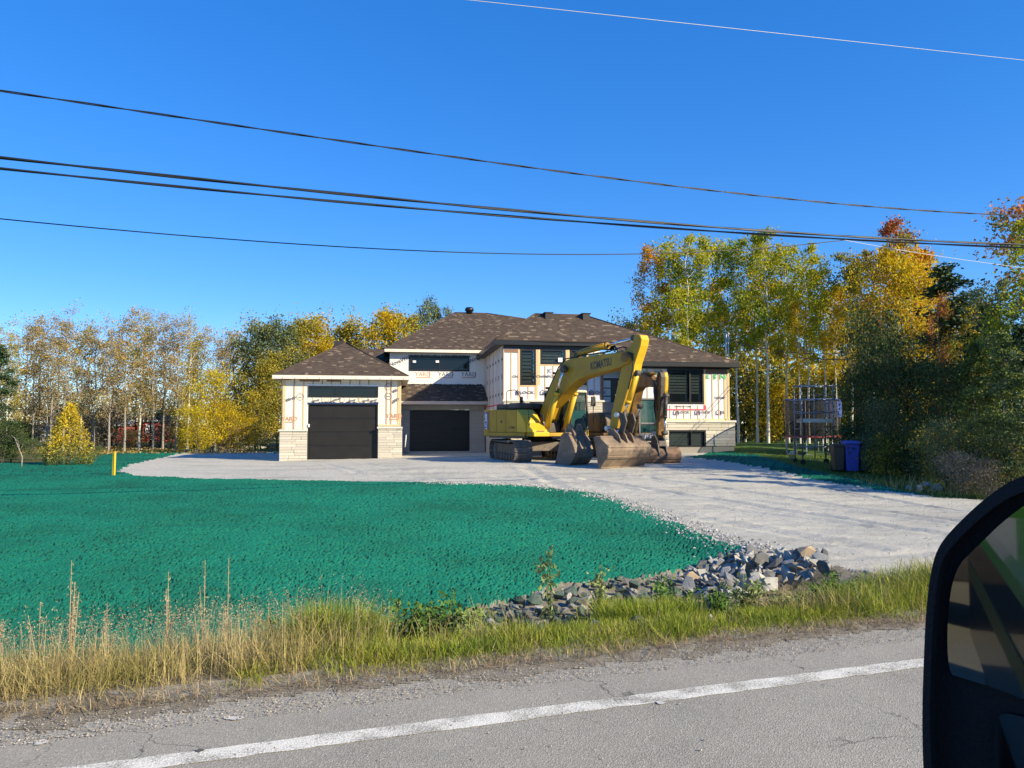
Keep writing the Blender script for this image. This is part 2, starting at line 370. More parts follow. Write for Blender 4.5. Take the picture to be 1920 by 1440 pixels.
M_GRAV = mat('crushed stone', (0.42, 0.40, 0.335), 0.92, c2=(0.62, 0.59, 0.50), scale=48, detail=6, spec=0.2, c3=(0.36, 0.35, 0.30), s3=0.6, r3=(0.48, 0.68), bump=0.016, bscale=75, stretch=(.45, 1.5, 1))
M_SOIL = mat('verge soil and litter', (0.30, 0.265, 0.21), 0.95, c2=(0.23, 0.20, 0.145), scale=5, detail=8, spec=0.2, mixr=(0.42, 0.6), c3=(0.40, 0.36, 0.30), s3=40, r3=(0.55, 0.65), bump=0.03, bscale=60)
M_YARD = mat('mown yard grass', (0.055, 0.12, 0.022), 0.9, c2=(0.10, 0.16, 0.03), scale=3, detail=6, spec=0.2, bump=0.06, bscale=30)
M_WOODF = mat('leaf litter', (0.12, 0.10, 0.03), 0.95, c2=(0.075, 0.10, 0.025), scale=0.8, detail=6, spec=0.2, bump=0.08, bscale=18)
for name, k, m in (('lawn', 1, M_LAWN), ('driveway', 2, M_GRAV), ('verge_ground', 0, M_SOIL), ('yard_grass', 3, M_YARD), ('woodland_floor', 4, M_WOODF)):
    F = FF[cf == k]
    if not len(F): continue
    u, inv = np.unique(F.ravel(), return_inverse=True)
    o = bpy.data.objects.new(name, np_mesh(name, VV[u], inv.reshape(-1, 4), [m], smooth=(k != 1))); link(o); o['kind'] = 'structure'
    if k == 1:
        at_ = o.data.attributes.new('mulch', 'FLOAT', 'POINT'); at_.data.foreach_set('value', clump.ravel()[u].astype(np.float32))
# ------------------------------------------------------------------ the house
M_FOAM = mat('cream foam board', (0.78, 0.725, 0.60), 0.6, c2=(0.73, 0.665, 0.54), scale=1.3, spec=0.3)
M_FOAMW = mat('white foam board', (0.80, 0.755, 0.735), 0.55, c2=(0.74, 0.685, 0.65), scale=1.1, spec=0.3)
M_WRAP = mat('white house wrap', (0.80, 0.77, 0.70), 0.5, c2=(0.74, 0.71, 0.64), scale=1.2, bump=0.01, bscale=3)
M_STRAP = mat('pine furring', (0.62, 0.42, 0.22), 0.7, c2=(0.70, 0.50, 0.28), scale=6, stretch=(1, 1, .1))
M_STRAPD = mat('weathered furring', (0.36, 0.25, 0.17), 0.8, c2=(0.45, 0.33, 0.22), scale=6, stretch=(1, 1, .1))
M_LUMB = mat('new lumber', (0.72, 0.54, 0.28), 0.65, c2=(0.65, 0.46, 0.22), scale=5, stretch=(1, 1, .1))
M_OSB = mat('brown board', (0.22, 0.12, 0.075), 0.8, c2=(0.28, 0.16, 0.10), scale=9)
M_FASW = mat('primed fascia board', (0.76, 0.70, 0.58), 0.6, c2=(0.70, 0.62, 0.50), scale=3)
M_FASP = mat('pinkish fascia board', (0.50, 0.40, 0.34), 0.6, c2=(0.56, 0.46, 0.38), scale=3)
M_BLK = mat('black aluminium', (0.012, 0.012, 0.013), 0.4)
M_SOFF = mat('dark brown soffit', (0.035, 0.028, 0.024), 0.5)
M_DOORB = mat('black steel garage door', (0.014, 0.0125, 0.011), 0.45, c2=(0.019, 0.017, 0.015), scale=2, spec=0.3)
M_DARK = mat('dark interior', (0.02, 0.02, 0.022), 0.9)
M_GLASS = glass_mat('window glass', (0.012, 0.016, 0.018), clear=0.6)
M_GLASSD = glass_mat('dark window glass', (0.006, 0.008, 0.009), clear=0.12)
M_BLIND = mat('grey window blind', (0.55, 0.57, 0.53), 0.7)
M_BLINDL = mat('pale window blind', (0.78, 0.82, 0.80), 0.7)
M_STONE = [mat('pale limestone veneer ' + k, c, 0.85, c2=c2, scale=7, bump=0.012, bscale=14, spec=0.2) for k, c, c2 in (('one', (0.62, 0.57, 0.47), (0.54, 0.49, 0.40)), ('two', (0.56, 0.51, 0.42), (0.49, 0.45, 0.37)), ('three', (0.66, 0.61, 0.51), (0.58, 0.53, 0.44)), ('four', (0.50, 0.46, 0.39), (0.55, 0.50, 0.42)))]
M_GSTONE = [mat('grey masonry ' + k, c, 0.85, c2=c2, scale=6, bump=0.012, bscale=14, spec=0.2) for k, c, c2 in (('one', (0.37, 0.35, 0.31), (0.33, 0.31, 0.28)), ('two', (0.40, 0.38, 0.34), (0.36, 0.34, 0.30)))]
M_MORT = mat('mortar', (0.30, 0.28, 0.24), 0.95, c2=(0.26, 0.24, 0.2), scale=20)
M_CAP = mat('limestone sill', (0.66, 0.62, 0.53), 0.8, c2=(0.60, 0.56, 0.47), scale=6)
M_CONC = mat('concrete', (0.40, 0.39, 0.37), 0.9, c2=(0.33, 0.32, 0.30), scale=5)
M_SH = [mat('brown shingle ' + k, c, 0.95, c2=tuple(x * .75 for x in c), scale=30, spec=0.15) for k, c in (('one', (0.105, 0.080, 0.063)), ('two', (0.088, 0.066, 0.053)), ('three', (0.125, 0.094, 0.072)), ('tan', (0.23, 0.175, 0.13)))]
M_INK = mat('grey print', (0.11, 0.11, 0.14), 0.6)
M_INKO = mat('orange print', (0.55, 0.25, 0.12), 0.6)
M_INKG = mat('green print', (0.10, 0.50, 0.18), 0.6)
M_INKB = mat('blue print', (0.11, 0.11, 0.24), 0.6)
M_RED = mat('red tape', (0.75, 0.06, 0.10), 0.5)
M_WHITE = mat('white plastic', (0.8, 0.8, 0.8), 0.4)
M_BLUEB = mat('dark blue membrane', (0.02, 0.035, 0.09), 0.35)
M_GALV = mat('galvanised steel', (0.55, 0.56, 0.57), 0.4, metal=0.6, c2=(0.45, 0.46, 0.47), scale=12)
M_STEEL = mat('polished steel', (0.7, 0.7, 0.7), 0.2, metal=1.0)

house = thing('house', 'half-finished brown-roofed split-level house with two black garage doors, foam board and pale stone walls', 'house', tuple(HOUSE.o), HOUSE.a)
hp = HOUSE.hit_y
def WR(name, m, px0, py0, px1, py1, v, th=0.05, parent=None, out=0.0, bevel=0.0, label=None):
    pm = (px0 + px1) / 2; ym = (py0 + py1) / 2
    return BOX(name, m, parent or house, hp(px0, ym, v).x, hp(px1, ym, v).x, v - out, v - out + th, hp(pm, py1, v).z, hp(pm, py0, v).z, bevel, label)
VB, VL, VR = 5.5, -1.6, -2.8        # wall planes: back block, middle block, right block
def hz(px, py, v): return hp(px, py, v).z
def hu(px, py, v): return hp(px, py, v).x
EDGE = MB().box(-.5, .5, -.5, .5, -.5, .5)
ST_ME = []
for m in M_STONE + M_GSTONE:
    me = EDGE.mesh('stone', m); bm = bmesh.new(); bm.from_mesh(me); bmesh.ops.bevel(bm, geom=bm.edges[:], offset=0.04, segments=1, affect='EDGES'); bm.to_mesh(me); bm.free(); ST_ME.append(me)
def stones(parent, u0, u1, z0, z1, vf, proud=0.045, hs=(0.10, 0.13), ws=(0.35, 0.75), kinds=(0, 1, 2, 3), skip=None, joint=0.010):
    z = z0; r = 0
    while z < z1 - 0.03:
        h = min(random.choice(hs), z1 - z)
        if z1 - (z + h) < 0.05: h = z1 - z
        u = u0
        while u < u1 - 0.02:
            wd = random.uniform(*ws)
            if u1 - (u + wd) < 0.18: wd = u1 - u
            if not (skip and skip(u + wd / 2, z + h / 2)):
                o = bpy.data.objects.new('stone', ST_ME[random.choice(kinds)]); link(o, parent)
                p = proud + random.uniform(-0.012, 0.012)
                o.location = (u + wd / 2, vf - p / 2, z + h / 2); o.scale = (wd - joint, p, h - joint)
            u += wd
        z += h
def printed(txt, px, py, v, size, m=M_INK, ang=0.0, out=0.004, bold=True, parent=None, sx=1.0):
    p = hp(px, py, v); size *= .86; return lettering(txt, size, (p.x, v - out - .002, p.z), m, parent or house, rot=(math.pi / 2, -ang, 0), bold=bold, sx=sx)
def ring(px, py, v, r, m=M_INK, parent=None):
    p = hp(px, py, v); b = MB(); n = 18
    for k in range(n):
        a0, a1 = 2 * math.pi * k / n, 2 * math.pi * (k + 1) / n
        b.add([(p.x + math.cos(a) * q, v - .008, p.z + math.sin(a) * q) for a, q in ((a0, r), (a1, r), (a1, r * .88), (a0, r * .88))], [(3, 2, 1, 0)])
    return b.build('printed_mark', m, parent or house)
def pent(px, py, v, r, m=M_INKB):
    r *= .85
    p = hp(px, py, v); b = MB()
    b.prism([(p.x - r, p.z - r * .8), (p.x + r, p.z - r * .8), (p.x + r, p.z + r * .3), (p.x + r * .6, p.z + r * .55), (p.x + r * .6, p.z - .3 * r), (p.x - r * .6, p.z - .3 * r), (p.x - r * .6, p.z + .6 * r), (p.x - r, p.z + r * .3)], v - .008, v - .004)
    b.prism([(p.x - r * 1.1, p.z + r * .3), (p.x, p.z + r * 1.2), (p.x + r * 1.1, p.z + r * .3), (p.x + r * .8, p.z + r * .3), (p.x, p.z + r * .9), (p.x - r * .8, p.z + r * .3)], v - .008, v - .004)
    return b.build('printed_mark', m, house)
def yard_mark(px, py, v, wd, h, parent=None):
    p = hp(px, py, v); b = MB()
    b.box(p.x - wd / 2, p.x + wd / 2, v - .007, v - .004, p.z - h / 2, p.z - h / 2 + h * .12); b.box(p.x + wd * .44, p.x + wd / 2, v - .007, v - .004, p.z - h / 2 + h * .12, p.z + h * .5)
    b.build('printed_mark', M_INKO, parent or house)
    lettering('YARD', h * .95, (p.x, v - .006, p.z + .02), M_INKO if random.random() < .3 else M_INK, parent or house)

# --- front garage (left): walls, piers, boards
GZ0 = 0.1
uL, uR = hu(529, 760, 0), hu(752, 760, 0); dL, dR = hu(577.5, 800, 0), hu(708.5, 800, 0)
zEave = hz(640, 709, 0) + 0.05; zDT = hz(642, 757, 0); zCapL = hz(550, 805, 0); zCapR = hz(730, 800, 0)
zWB, zWT = hz(642, 745, 0), hz(642, 724, 0)
gw = house
for a, b in ((uL, dL), (dR, uR)):
    BOX('wall', M_FOAM, house, a, b, 0.02, 0.30, GZ0, zEave)
BOX('wall', M_FOAM, house, dL, dR, 0.02, 0.30, zDT, zWB); BOX('wall', M_FOAM, house, dL, dR, 0.02, 0.30, zWT, zEave)
BOX('wall', M_WRAP, house, uL, uL + .2, 0.302, VB, GZ0, zEave); BOX('wall', M_WRAP, house, uR - .2, uR, 0.302, VB, GZ0, zEave)
# foam boards left and right of the door
cutsL = [uL, hu(552, 760, 0), dL]; cutsR = [dR, hu(725, 760, 0), uR]
for cs, zc in ((cutsL, zCapL), (cutsR, zCapR)):
    for a, b in zip(cs[:-1], cs[1:]): BOX('foam_board', M_FOAM, house, a + .004, b - .004, -.03, .018, zc, zEave - .02)
for k in range(4):
    a = dL + (dR - dL) * k / 4; BOX('foam_board', M_FOAM, house, a + .003, a + (dR - dL) / 4 - .003, -.03, .018, zDT + .05, zWB - .004)
    BOX('foam_board', M_FOAM, house, a + .003, a + (dR - dL) / 4 - .003, -.03, .018, zWT + .004, zEave - .02)
def strapv(px0, px1, z0, z1, v=0.0, m=M_STRAP, out=0.05): return BOX('furring_strip', m, house, hu(px0, 760, v), hu(px1, 760, v), v - out, v - .031, z0, z1)
for a, b, m in ((530.4, 535, M_STRAP), (550, 553, M_STRAPD), (568, 570.5, M_STRAP)): strapv(a, b, zCapL + .01, zEave - .02, m=m)
for a, b, m in ((723.6, 725.8, M_STRAPD), (731.6, 734.4, M_STRAPD), (745, 751.6, M_STRAP)): strapv(a, b, zCapR + .12, zEave - .02, m=m)
BOX('furring_strip', M_STRAP, house, dR + .02, uR, -.052, -.031, zCapR + .03, zCapR + .10)
for c in (586.6, 604, 621, 638, 656, 674, 691):
    strapv(c - 1, c + 1, zWT + .05, zEave - .02, m=M_STRAPD); strapv(c - 1, c + 1, zDT + .08, zWB - .02, m=M_STRAP)
BOX('header_board', M_OSB, house, hu(562, 712, 0), hu(600, 712, 0), -.054, -.0515, zEave - .22, zEave - .02); BOX('header_board', M_OSB, house, hu(613, 712, 0), hu(640, 712, 0), -.054, -.0515, zEave - .22, zEave - .02)
BOX('header_board', M_OSB, house, hu(530, 712, 0), hu(546, 712, 0), -.054, -.0515, zEave - .16, zEave - .02)
# flashing skirts with a torn lower edge
def torn(name, m, u0, u1, z0, z1, v, th=.008, teeth=.03, up=False, parent=None):
    pts = [(u0, z1), (u1, z1)] if not up else [(u1, z0), (u0, z0)]
    n = int((u1 - u0) / .05)
    for i in range(n + 1):
        t = i / n
        if not up: pts.append((u1 + (u0 - u1) * t, z0 + random.uniform(0, teeth)))
        else: pts.append((u0 + (u1 - u0) * t, z1 - random.uniform(0, teeth)))
    return MB().prism(pts, v - th, v).build(name, m, parent or house)
torn('flashing', M_WHITE, dL - .05, dR + .05, zWT - .02, zWT + .07, -.055, teeth=.05)
torn('flashing', M_BLUEB, dL - .02, dR + .02, zDT - .02, zDT + .10, -.055, up=True, teeth=.08)
for px, py, t, an in ((545, 748, 'Wrap', .45), (741, 733, 'Wr', .5), (742, 751, 'aWr', .5)): printed(t, px, py, -.05, .24, ang=an)
for px in (592, 626, 660, 686, 700): printed('Wrap' if px != 626 else 'NovaWrap', px, 751, -.05, .17, ang=.35)
for px, py in ((563, 744), (728, 743), (728, 725)): ring(px, py, -.05, .16); printed('nova', px, py, -.05, .09)
for px in (612, 642, 676): ring(px, 749, -.05, .12, M_INKO)
yard_mark(543, 786, -.05, .36, .28); yard_mark(739, 781, -.05, .46, .30)
# stone piers with sills
def pier(u0, u1, z0, zc, vf, side=None):
    p = BOX('stone_pier', M_MORT, house, u0 + .02, u1 - .02, vf + .01, vf + .16, z0, zc)
    stones(p, u0, u1, z0, zc, vf)
    BOX('stone_sill', M_CAP, p, u0 - .04, u1 + .01, vf - .10, vf + .03, zc + .002, zc + .085, bevel=.008); return p
p1 = pier(hu(524, 830, -.16), dL - .01, GZ0, zCapL - .09, -.16)
for k, (z, h) in enumerate(((zz, .2) for zz in np.arange(.3, 1.6, .2))):  pass
p2 = pier(dR + .01, hu(754, 830, -.16), GZ0, zCapR - .09, -.16)
for p, u in ((p1, hu(524, 830, -.16)), (p2, hu(754, 830, -.16) - .02)): BOX('stone_return', M_STONE[1], p, u, u + .02, -.15, .6, GZ0, zCapL - .1)
# --- garage doors
def garage_door(u0, u1, z0, z1, v, rows, frame=.06):
    d = BOX('garage_door', M_DARK, house, u0 + .002, u1 - .002, v + .16, v + .19, z0 - .1, z1)
    h = (z1 - frame - z0) / rows
    for k in range(rows):
        BOX('door_panel', M_DOORB, d, u0 + frame, u1 - frame, v + .10, v + .155, z0 + k * h + .022, z0 + (k + 1) * h - .022, bevel=.006)
        BOX('door_rib', M_BLK, d, u0 + frame, u1 - frame, v + .12, v + .157, z0 + k * h - .018, z0 + k * h + .018)
    for a, b in ((u0 + .002, u0 + frame - .004), (u1 - frame + .004, u1 - .002)): BOX('door_jamb', M_BLK, d, a, b, v + .03, v + .158, z0, z1 - .002)
    BOX('door_jamb', M_BLK, d, u0 + frame, u1 - frame, v + .03, v + .158, z1 - frame, z1 - .002)
    return d
zG1 = hz(642, 861, 0); zG1s = zG1 - .02
gd = garage_door(dL, dR, zG1, zDT - .01, -.05, 4)
BOX('keypad', M_WHITE, gd, dL + .02, dL + .075, -.10, -.022, hz(579, 801, 0), hz(579, 795, 0))
BOX('threshold', M_CONC, house, dL - .1, dR + .1, -.30, .3, zG1 - .3, zG1 - .005, bevel=.02)
# --- windows
def window(u0, u1, z0, z1, v, panes=1, frame=.055, depth=.10, blinds=None, splits=None, glass=None, mf=None, parent=None, blind_m=None, slat=.0):
    """frame ring, panes as children, blinds behind each pane"""
    mf = mf or M_BLK; fr = MB()
    fr.box(u0, u1, v - .03, v + depth, z0, z0 + frame).box(u0, u1, v - .03, v + depth, z1 - frame, z1).box(u0, u0 + frame, v - .03, v + depth, z0 + frame, z1 - frame).box(u1 - frame, u1, v - .03, v + depth, z0 + frame, z1 - frame)
    cuts = [0.0] + list(splits or [k / panes for k in range(1, panes)]) + [1.0]
    wn = fr.build('window', mf, parent or house)
    for c in cuts[1:-1]:
        uc = u0 + (u1 - u0) * c; BOX('mullion', mf, wn, uc - .04, uc + .04, v - .028, v + depth, z0 + frame, z1 - frame)
    for a, b in zip(cuts[:-1], cuts[1:]):
        ua = u0 + (u1 - u0) * a + (frame if a == 0 else .04); ub = u0 + (u1 - u0) * b - (frame if b == 1 else .04)
        BOX('pane', glass or M_GLASS, wn, ua, ub, v + .03, v + .036, z0 + frame, z1 - frame)
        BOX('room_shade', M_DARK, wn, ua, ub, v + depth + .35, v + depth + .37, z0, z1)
        if blinds:
            k = blinds; zz0, zz1 = z0 + frame, z1 - frame
            if slat: zz0 = zz0 + (zz1 - zz0) * slat
            for i in range(k):
                zc = zz0 + (zz1 - zz0) * (i + .5) / k; hh = (zz1 - zz0) / k * .34
                BOX('blind_slat', blind_m or M_BLIND, wn, ua + .03, ub - .03, v + .075, v + .085, zc - hh, zc + hh)
    return wn
w1 = window(dL, dR, zWB + .012, zWT - .004, -.05, splits=[.40], glass=M_GLASSD)
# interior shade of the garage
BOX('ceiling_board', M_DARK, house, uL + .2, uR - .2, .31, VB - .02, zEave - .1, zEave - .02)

# --- back block, upper wall, and the lower wall with the second garage door
VLO = 4.7
uBL, uBR = hu(736, 690, VB), hu(907, 690, VB)
zUE = hz(810, 657, VB); zUB = hz(820, 735, VB)
w0, w1_, wz0, wz1 = hu(767, 682, VB), hu(880, 682, VB), hz(823, 696, VB), hz(823, 668, VB)
uw = BOX('upper_wall', M_WRAP, house, uBL - .15, w0, VB, VB + .25, zUB - .3, zUE + .05); BOX('upper_wall', M_WRAP, house, w1_, uBR + .1, VB, VB + .25, zUB - .3, zUE + .05)
BOX('upper_wall', M_WRAP, house, w0, w1_, VB, VB + .25, zUB - .3, wz0); BOX('upper_wall', M_WRAP, house, w0, w1_, VB, VB + .25, wz1, zUE + .05)
BOX('upper_wall', M_WRAP, house, uBL - .15, uBL + .1, VB + .251, VB + 6, 1.0, zUE + .05)
wb = window(w0, w1_, wz0 + .003, wz1 - .003, VB, splits=[.5], glass=M_GLASSD, frame=.09)
for px in (777, 820): BOX('paper_sticker', M_WHITE, wb, hu(px - 3, 678, VB), hu(px + 3, 678, VB), VB - .034, VB - .031, hz(px, 680, VB), hz(px, 676, VB))
torn('flashing', M_BLK, w0 - .05, w1_ + .05, wz1 - .01, wz1 + .07, VB - .032, teeth=.05, up=True)
printed('NovaWrap', 752, 676, VB, .34, ang=.40); printed('Wrap', 890, 674, VB, .36, ang=.45)
for px in (793, 836, 879): yard_mark(px, 703, VB, .75, .34)
torn('flashing', M_BLK, hu(752, 720, VB), uBR - .1, hz(820, 721, VB) - .06, hz(820, 721, VB) + .05, VB - .02, up=True, teeth=.05)
# lower wall
d2L, d2R = hu(768, 807, VLO), hu(880.5, 807, VLO); z2B, z2T = hz(824, 846, VLO), hz(824, 768, VLO)
uLL, uLR = uR + .002, hu(909, 807, VLO); zLT = hz(830, 750, VLO)
lw = BOX('lower_wall', M_MORT, house, uLL, d2L, VLO, VLO + .2, GZ0, zLT); lw2 = BOX('lower_wall', M_MORT, house, d2R, uLR, VLO, VLO + .2, GZ0, zLT); lw3 = BOX('lower_wall', M_MORT, house, d2L, d2R, VLO, VLO + .2, z2T, zLT)
for p, a, b, c, d in ((lw, uLL, d2L, .3, z2T), (lw2, d2R, uLR, .3, z2T), (lw3, uLL, uLR, z2T + .01, zLT)):
    stones(p, a, b, c, d, VLO, proud=.05, hs=(.19, .24), ws=(.9, 1.3), kinds=(4, 5), joint=.012)
garage_door(d2L, d2R, z2B, z2T - .01, VLO - .02, 4, frame=.05)
BOX('threshold', M_CONC, house, d2L - .1, d2R + .1, VLO - .25, VLO + .3, z2B - .3, z2B - .005)
BOX('side_door', M_BLK, house, uLR + .01, hu(917, 807, VLO), VLO + .05, VLO + .12, .3, hz(912, 764, VLO))
BOX('lower_wall', M_FOAMW, house, uLR + .002, uBR + .15, VLO + .1, VLO + .2, hz(912, 763, VLO), zLT)
hose = MB(); pc = hp(757, 827, -.0)
hose.smooth = True; hose.tube([(pc.x + .10 + .02 * math.sin(a), 0.5 + .22 * math.cos(a), pc.z + .28 * math.sin(a)) for a in np.linspace(0, 2 * math.pi, 18)], .018, 5); hose.build('hose_loop', M_WHITE, house)

# --- middle block: walls
uML, uMR = hu(943.5, 750, VL), hu(1196, 750, VL)
zME = hz(1040, 652, VL); zMC = hz(1040, 753, VL)
wp = [(975, 1004.5, 655, 722), (1013, 1060, 655, 683), (1069, 1099, 655, 722)]
BOX('wall_core', M_FOAMW, house, uML, hu(974, 690, VL), VL + .001, VL + .25, .3, zME + .3)
BOX('wall_core', M_FOAMW, house, hu(1004.7, 690, VL), hu(1012.8, 690, VL), VL + .001, VL + .25, .3, zME + .3)
BOX('wall_core', M_FOAMW, house, hu(1060.2, 690, VL), hu(1068.8, 690, VL), VL + .001, VL + .25, .3, zME + .3)
BOX('wall_core', M_FOAMW, house, hu(1099.3, 690, VL), hu(1125, 690, VL), VL + .001, VL + .25, .3, zME + .3)
for a, b, t, bt in wp:
    zt = hz((a + b) / 2, bt, VL) - .01; BOX('wall_core', M_FOAMW, house, hu(a - .8, 690, VL), hu(b + .1, 690, VL), VL + .002, VL + .24, .3, zt)
    BOX('wall_core', M_FOAMW, house, hu(a - .8, 690, VL), hu(b + .1, 690, VL), VL + .002, VL + .24, hz((a + b) / 2, t, VL) + .01, zME + .3)
for k, (a, b, t, bt) in enumerate(wp):
    wn = window(hu(a, 690, VL), hu(b, 690, VL), hz((a + b) / 2, bt, VL), hz((a + b) / 2, t, VL), VL - .03, blinds=9 if k != 1 else 4, frame=.075, blind_m=M_BLINDL if k == 1 else M_BLIND)
    if k == 1: BOX('paper_sticker', M_WHITE, wn, hu(1046, 675, VL), hu(1054, 675, VL), VL - .07, VL - .061, hz(1050, 679, VL), hz(1050, 671, VL))
def boards(v, pxs, z0, z1, m=M_FOAMW):
    us = [hu(p, 740, v) for p in pxs]
    for a, b in zip(us[:-1], us[1:]): BOX('foam_board', m, house, a + .003, b - .003, v - .03, v, z0, z1)
def straps(v, lst, m=M_STRAP):
    for px0, px1, py0, py1 in lst: WR('furring_strip', m, px0, py0, px1, py1, v, .018, out=.05)
zt = zME + .05
boards(VL, (944, 958, 973.5), zMC, zt); boards(VL, (973.5, 989, 1005.5), zMC, hz(990, 723, VL)); boards(VL, (1005.5, 1035, 1061), zMC, hz(1030, 684, VL))
boards(VL, (1061, 1084, 1100), zMC, hz(1080, 723, VL)); boards(VL, (1100, 1113, 1125), zMC, zt)
straps(VL, [(943.6, 945.6, 655, 753), (957.2, 959.4, 662, 753), (971, 974.6, 655, 753), (1004.8, 1008, 655, 753), (989.5, 991, 724, 751), (1003, 1005, 724, 751), (1021, 1023, 685, 751), (1036.5, 1038, 685, 751), (1049, 1051, 685, 751), (1060.5, 1062.5, 655, 753), (1099.5, 1102, 655, 751), (1113, 1114.5, 655, 751), (1125.5, 1127.5, 690, 753)])
straps(VL, [(974.8, 1004.5, 722.6, 725), (1012.5, 1060, 683.6, 686), (1069, 1099, 722.6, 725), (945, 1126, 750.5, 753.5)], M_LUMB)
straps(VL, [(1008.2, 1012.6, 655, 722), (1062.6, 1067.5, 655, 722)], M_LUMB)
WR('header_board', M_OSB, 945, 655, 971, 661, VL, .02, out=.055)
for px, py in ((971, 737), (1017, 737), (1109, 737)): pent(px, py, VL - .03, .16)
for px, py in ((985, 736), (1034, 738), (1121, 736)): printed('BLOCK', px, py, VL - .052, .20, sx=1.5)
for px, py, t in ((966, 706, 'CH'), (1024, 706, 'CHAMPCO'), (1112, 705, 'CHAMP')): printed(t, px, py, VL - .052, .17, sx=1.3)
for px, py in ((1031, 695), (1112, 694)): printed('JC', px, py, VL - .052, .28, M_INKB, bold=False)
# left side wall of the middle block (faces the second garage door)
side = MB().box(uML - .0, uML + .2, VL + .252, VB + .1, .2, zME + .3).build('side_wall', M_FOAMW, house)
for k in range(14):
    y = VL + .05 + k * .52; BOX('furring_strip', M_STRAP if k % 3 else M_STRAPD, side, uML - .02, uML - .002, y, y + .07, .3, zME + .2)
    if k < 13:
        BOX('foam_board', M_FOAMW, side, uML - .0015, uML - .0005, y + .075, y + .515, .3, zME + .2)
for k in range(12):
    for zz, t, sz, mk in ((5.0, 'CHAMP', .17, M_INK), (4.2, 'JC', .25, M_INKB), (3.4, 'BLOCK', .18, M_INK)):
        if k % 2 == 0: lettering(t, sz, (uML - .006, VL + .36 + k * .52, zz), mk, side, rot=(math.pi / 2, 0, -math.pi / 2), bold=True)
BOX('red_tape', M_RED, side, uML - .026, uML - .022, VL + .1, VB - .2, hz(930, 758, VL), hz(930, 758, VL) + .05)
# stone below the middle block
zs1 = zMC - .02
ms = BOX('stone_base', M_MORT, house, uML + .02, uMR, VL - .12, VL - .002, .2, zs1)
stones(ms, uML, hu(992, 800, VL), .25, zs1, VL - .12, hs=(.13, .15)); stones(ms, hu(1086, 800, VL), hu(1128, 800, VL), .25, zs1, VL - .12, hs=(.11, .13))
BOX('stone_sill', M_CAP, ms, uML - .05, hu(1139, 753, VL), VL - .20, VL - .03, zs1 + .002, zs1 + .09, bevel=.008)
# entry door, recessed, brown jamb
ue0, ue1 = hu(1131, 730, VL), hu(1166, 730, VL); ze0, ze1 = hz(1148, 777, VL), hz(1148, 690, VL)
BOX('entry_jamb', M_OSB, house, hu(1126.5, 730, VL), ue0, VL - .06, VL + .3, ze0, ze1 + .05)
ed = BOX('entry_door', M_BLK, house, ue0, ue1 + .9, VL + .25, VL + .31, ze0, ze1 - .45)
BOX('transom', mat('frosted transom', (.30, .36, .36), .3), ed, ue0 + .03, ue1 + .8, VL + .22, VL + .25, ze1 - .40, ze1)
for dx in (0.08, .78):
    for k in range(4):
        BOX('door_pane', mat('frosted pane', (.42, .50, .50), .25), ed, ue0 + dx, ue0 + dx + .34, VL + .235, VL + .249, ze0 + .12 + k * .38, ze0 + .45 + k * .38)
BOX('door_handle', M_STEEL, ed, ue0 + .62, ue0 + .66, VL + .17, VL + .249, ze0 + .55, ze0 + .95, bevel=.01)
BOX('entry_wall', M_FOAMW, house, ue1 + .9, uMR + .3, VL, VL + .2, .3, ze1 + .6); BOX('entry_wall', M_FOAMW, house, ue0, ue1 + .9, VL + .0, VL + .2, ze1 + .05, ze1 + .6)
BOX('entry_landing', M_CAP, house, ue0 - .2, uMR, VL - .5, VL + .3, ze0 - .12, ze0 - .01)

# --- right block
uRL, uRR = hu(1192, 740, VR), hu(1367, 740, VR); zRE = hz(1280, 690, VR); zRC = hz(1310, 791, VR)
wx0, wx1, wy0, wy1 = hu(1251, 725, VR), hu(1318.5, 725, VR), hz(1285, 757, VR), hz(1285, 692, VR)
bx0, bx1, by0, by1 = hu(1252, 822, VR), hu(1321, 822, VR), hz(1287, 838, VR), hz(1287, 807, VR)
BOX('wall_core', M_FOAMW, house, uRL, wx0, VR, VR + .25, .5, zRE + .5); BOX('wall_core', M_FOAMW, house, wx1, uRR, VR, VR + .25, .5, zRE + .5)
BOX('wall_core', M_FOAMW, house, wx0, wx1, VR, VR + .25, .5, wy0 - .002); BOX('wall_core', M_FOAMW, house, wx0, wx1, VR, VR + .25, wy1 + .002, zRE + .5)
BOX('side_wall', M_FOAMW, house, uRL, uRL + .2, VR + .251, 3, .5, zRE + .3); BOX('side_wall', M_FOAMW, house, uRR - .2, uRR, VR + .251, 6, .5, zRE + .3)
wn = window(wx0, wx1, wy0, wy1, VR - .04, splits=[.62], blinds=8, frame=.075, slat=.25)
boards(VR, (1193, 1212, 1232, 1250), zRC, zRE + .02); boards(VR, (1250, 1274, 1298, 1319), zRC, wy0 - .02); boards(VR, (1319, 1335, 1348, 1367), zRC, zRE + .02)
straps(VR, [(1200, 1201.6, 692, 791), (1213, 1214.6, 692, 791), (1226, 1227.6, 692, 791), (1238, 1239.6, 692, 791), (1255, 1256.4, 760, 785), (1268, 1269.4, 760, 785), (1281, 1282.4, 760, 785), (1294, 1295.4, 760, 785), (1307, 1308.4, 760, 785), (1323, 1324, 762, 785), (1334, 1336, 702, 785), (1346.4, 1348, 702, 785)])
straps(VR, [(1319, 1322.3, 692, 760), (1357, 1361, 701, 789), (1363, 1367.2, 692, 790), (1192, 1366, 785.5, 790.5)], M_LUMB)
WR('red_tape', M_RED, 1225, 767, 1321, 769, VR, .004, out=.054); WR('red_tape', M_RED, 1319.5, 760, 1322.5, 768, VR, .004, out=.056)
WR('header_board', M_OSB, 1322, 692, 1362, 701, VR, .02, out=.055)
printed('R', 1327, 707, VR - .052, .30, M_INKG); printed('S N', 1349, 707, VR - .052, .34, M_INKG, sx=1.5)
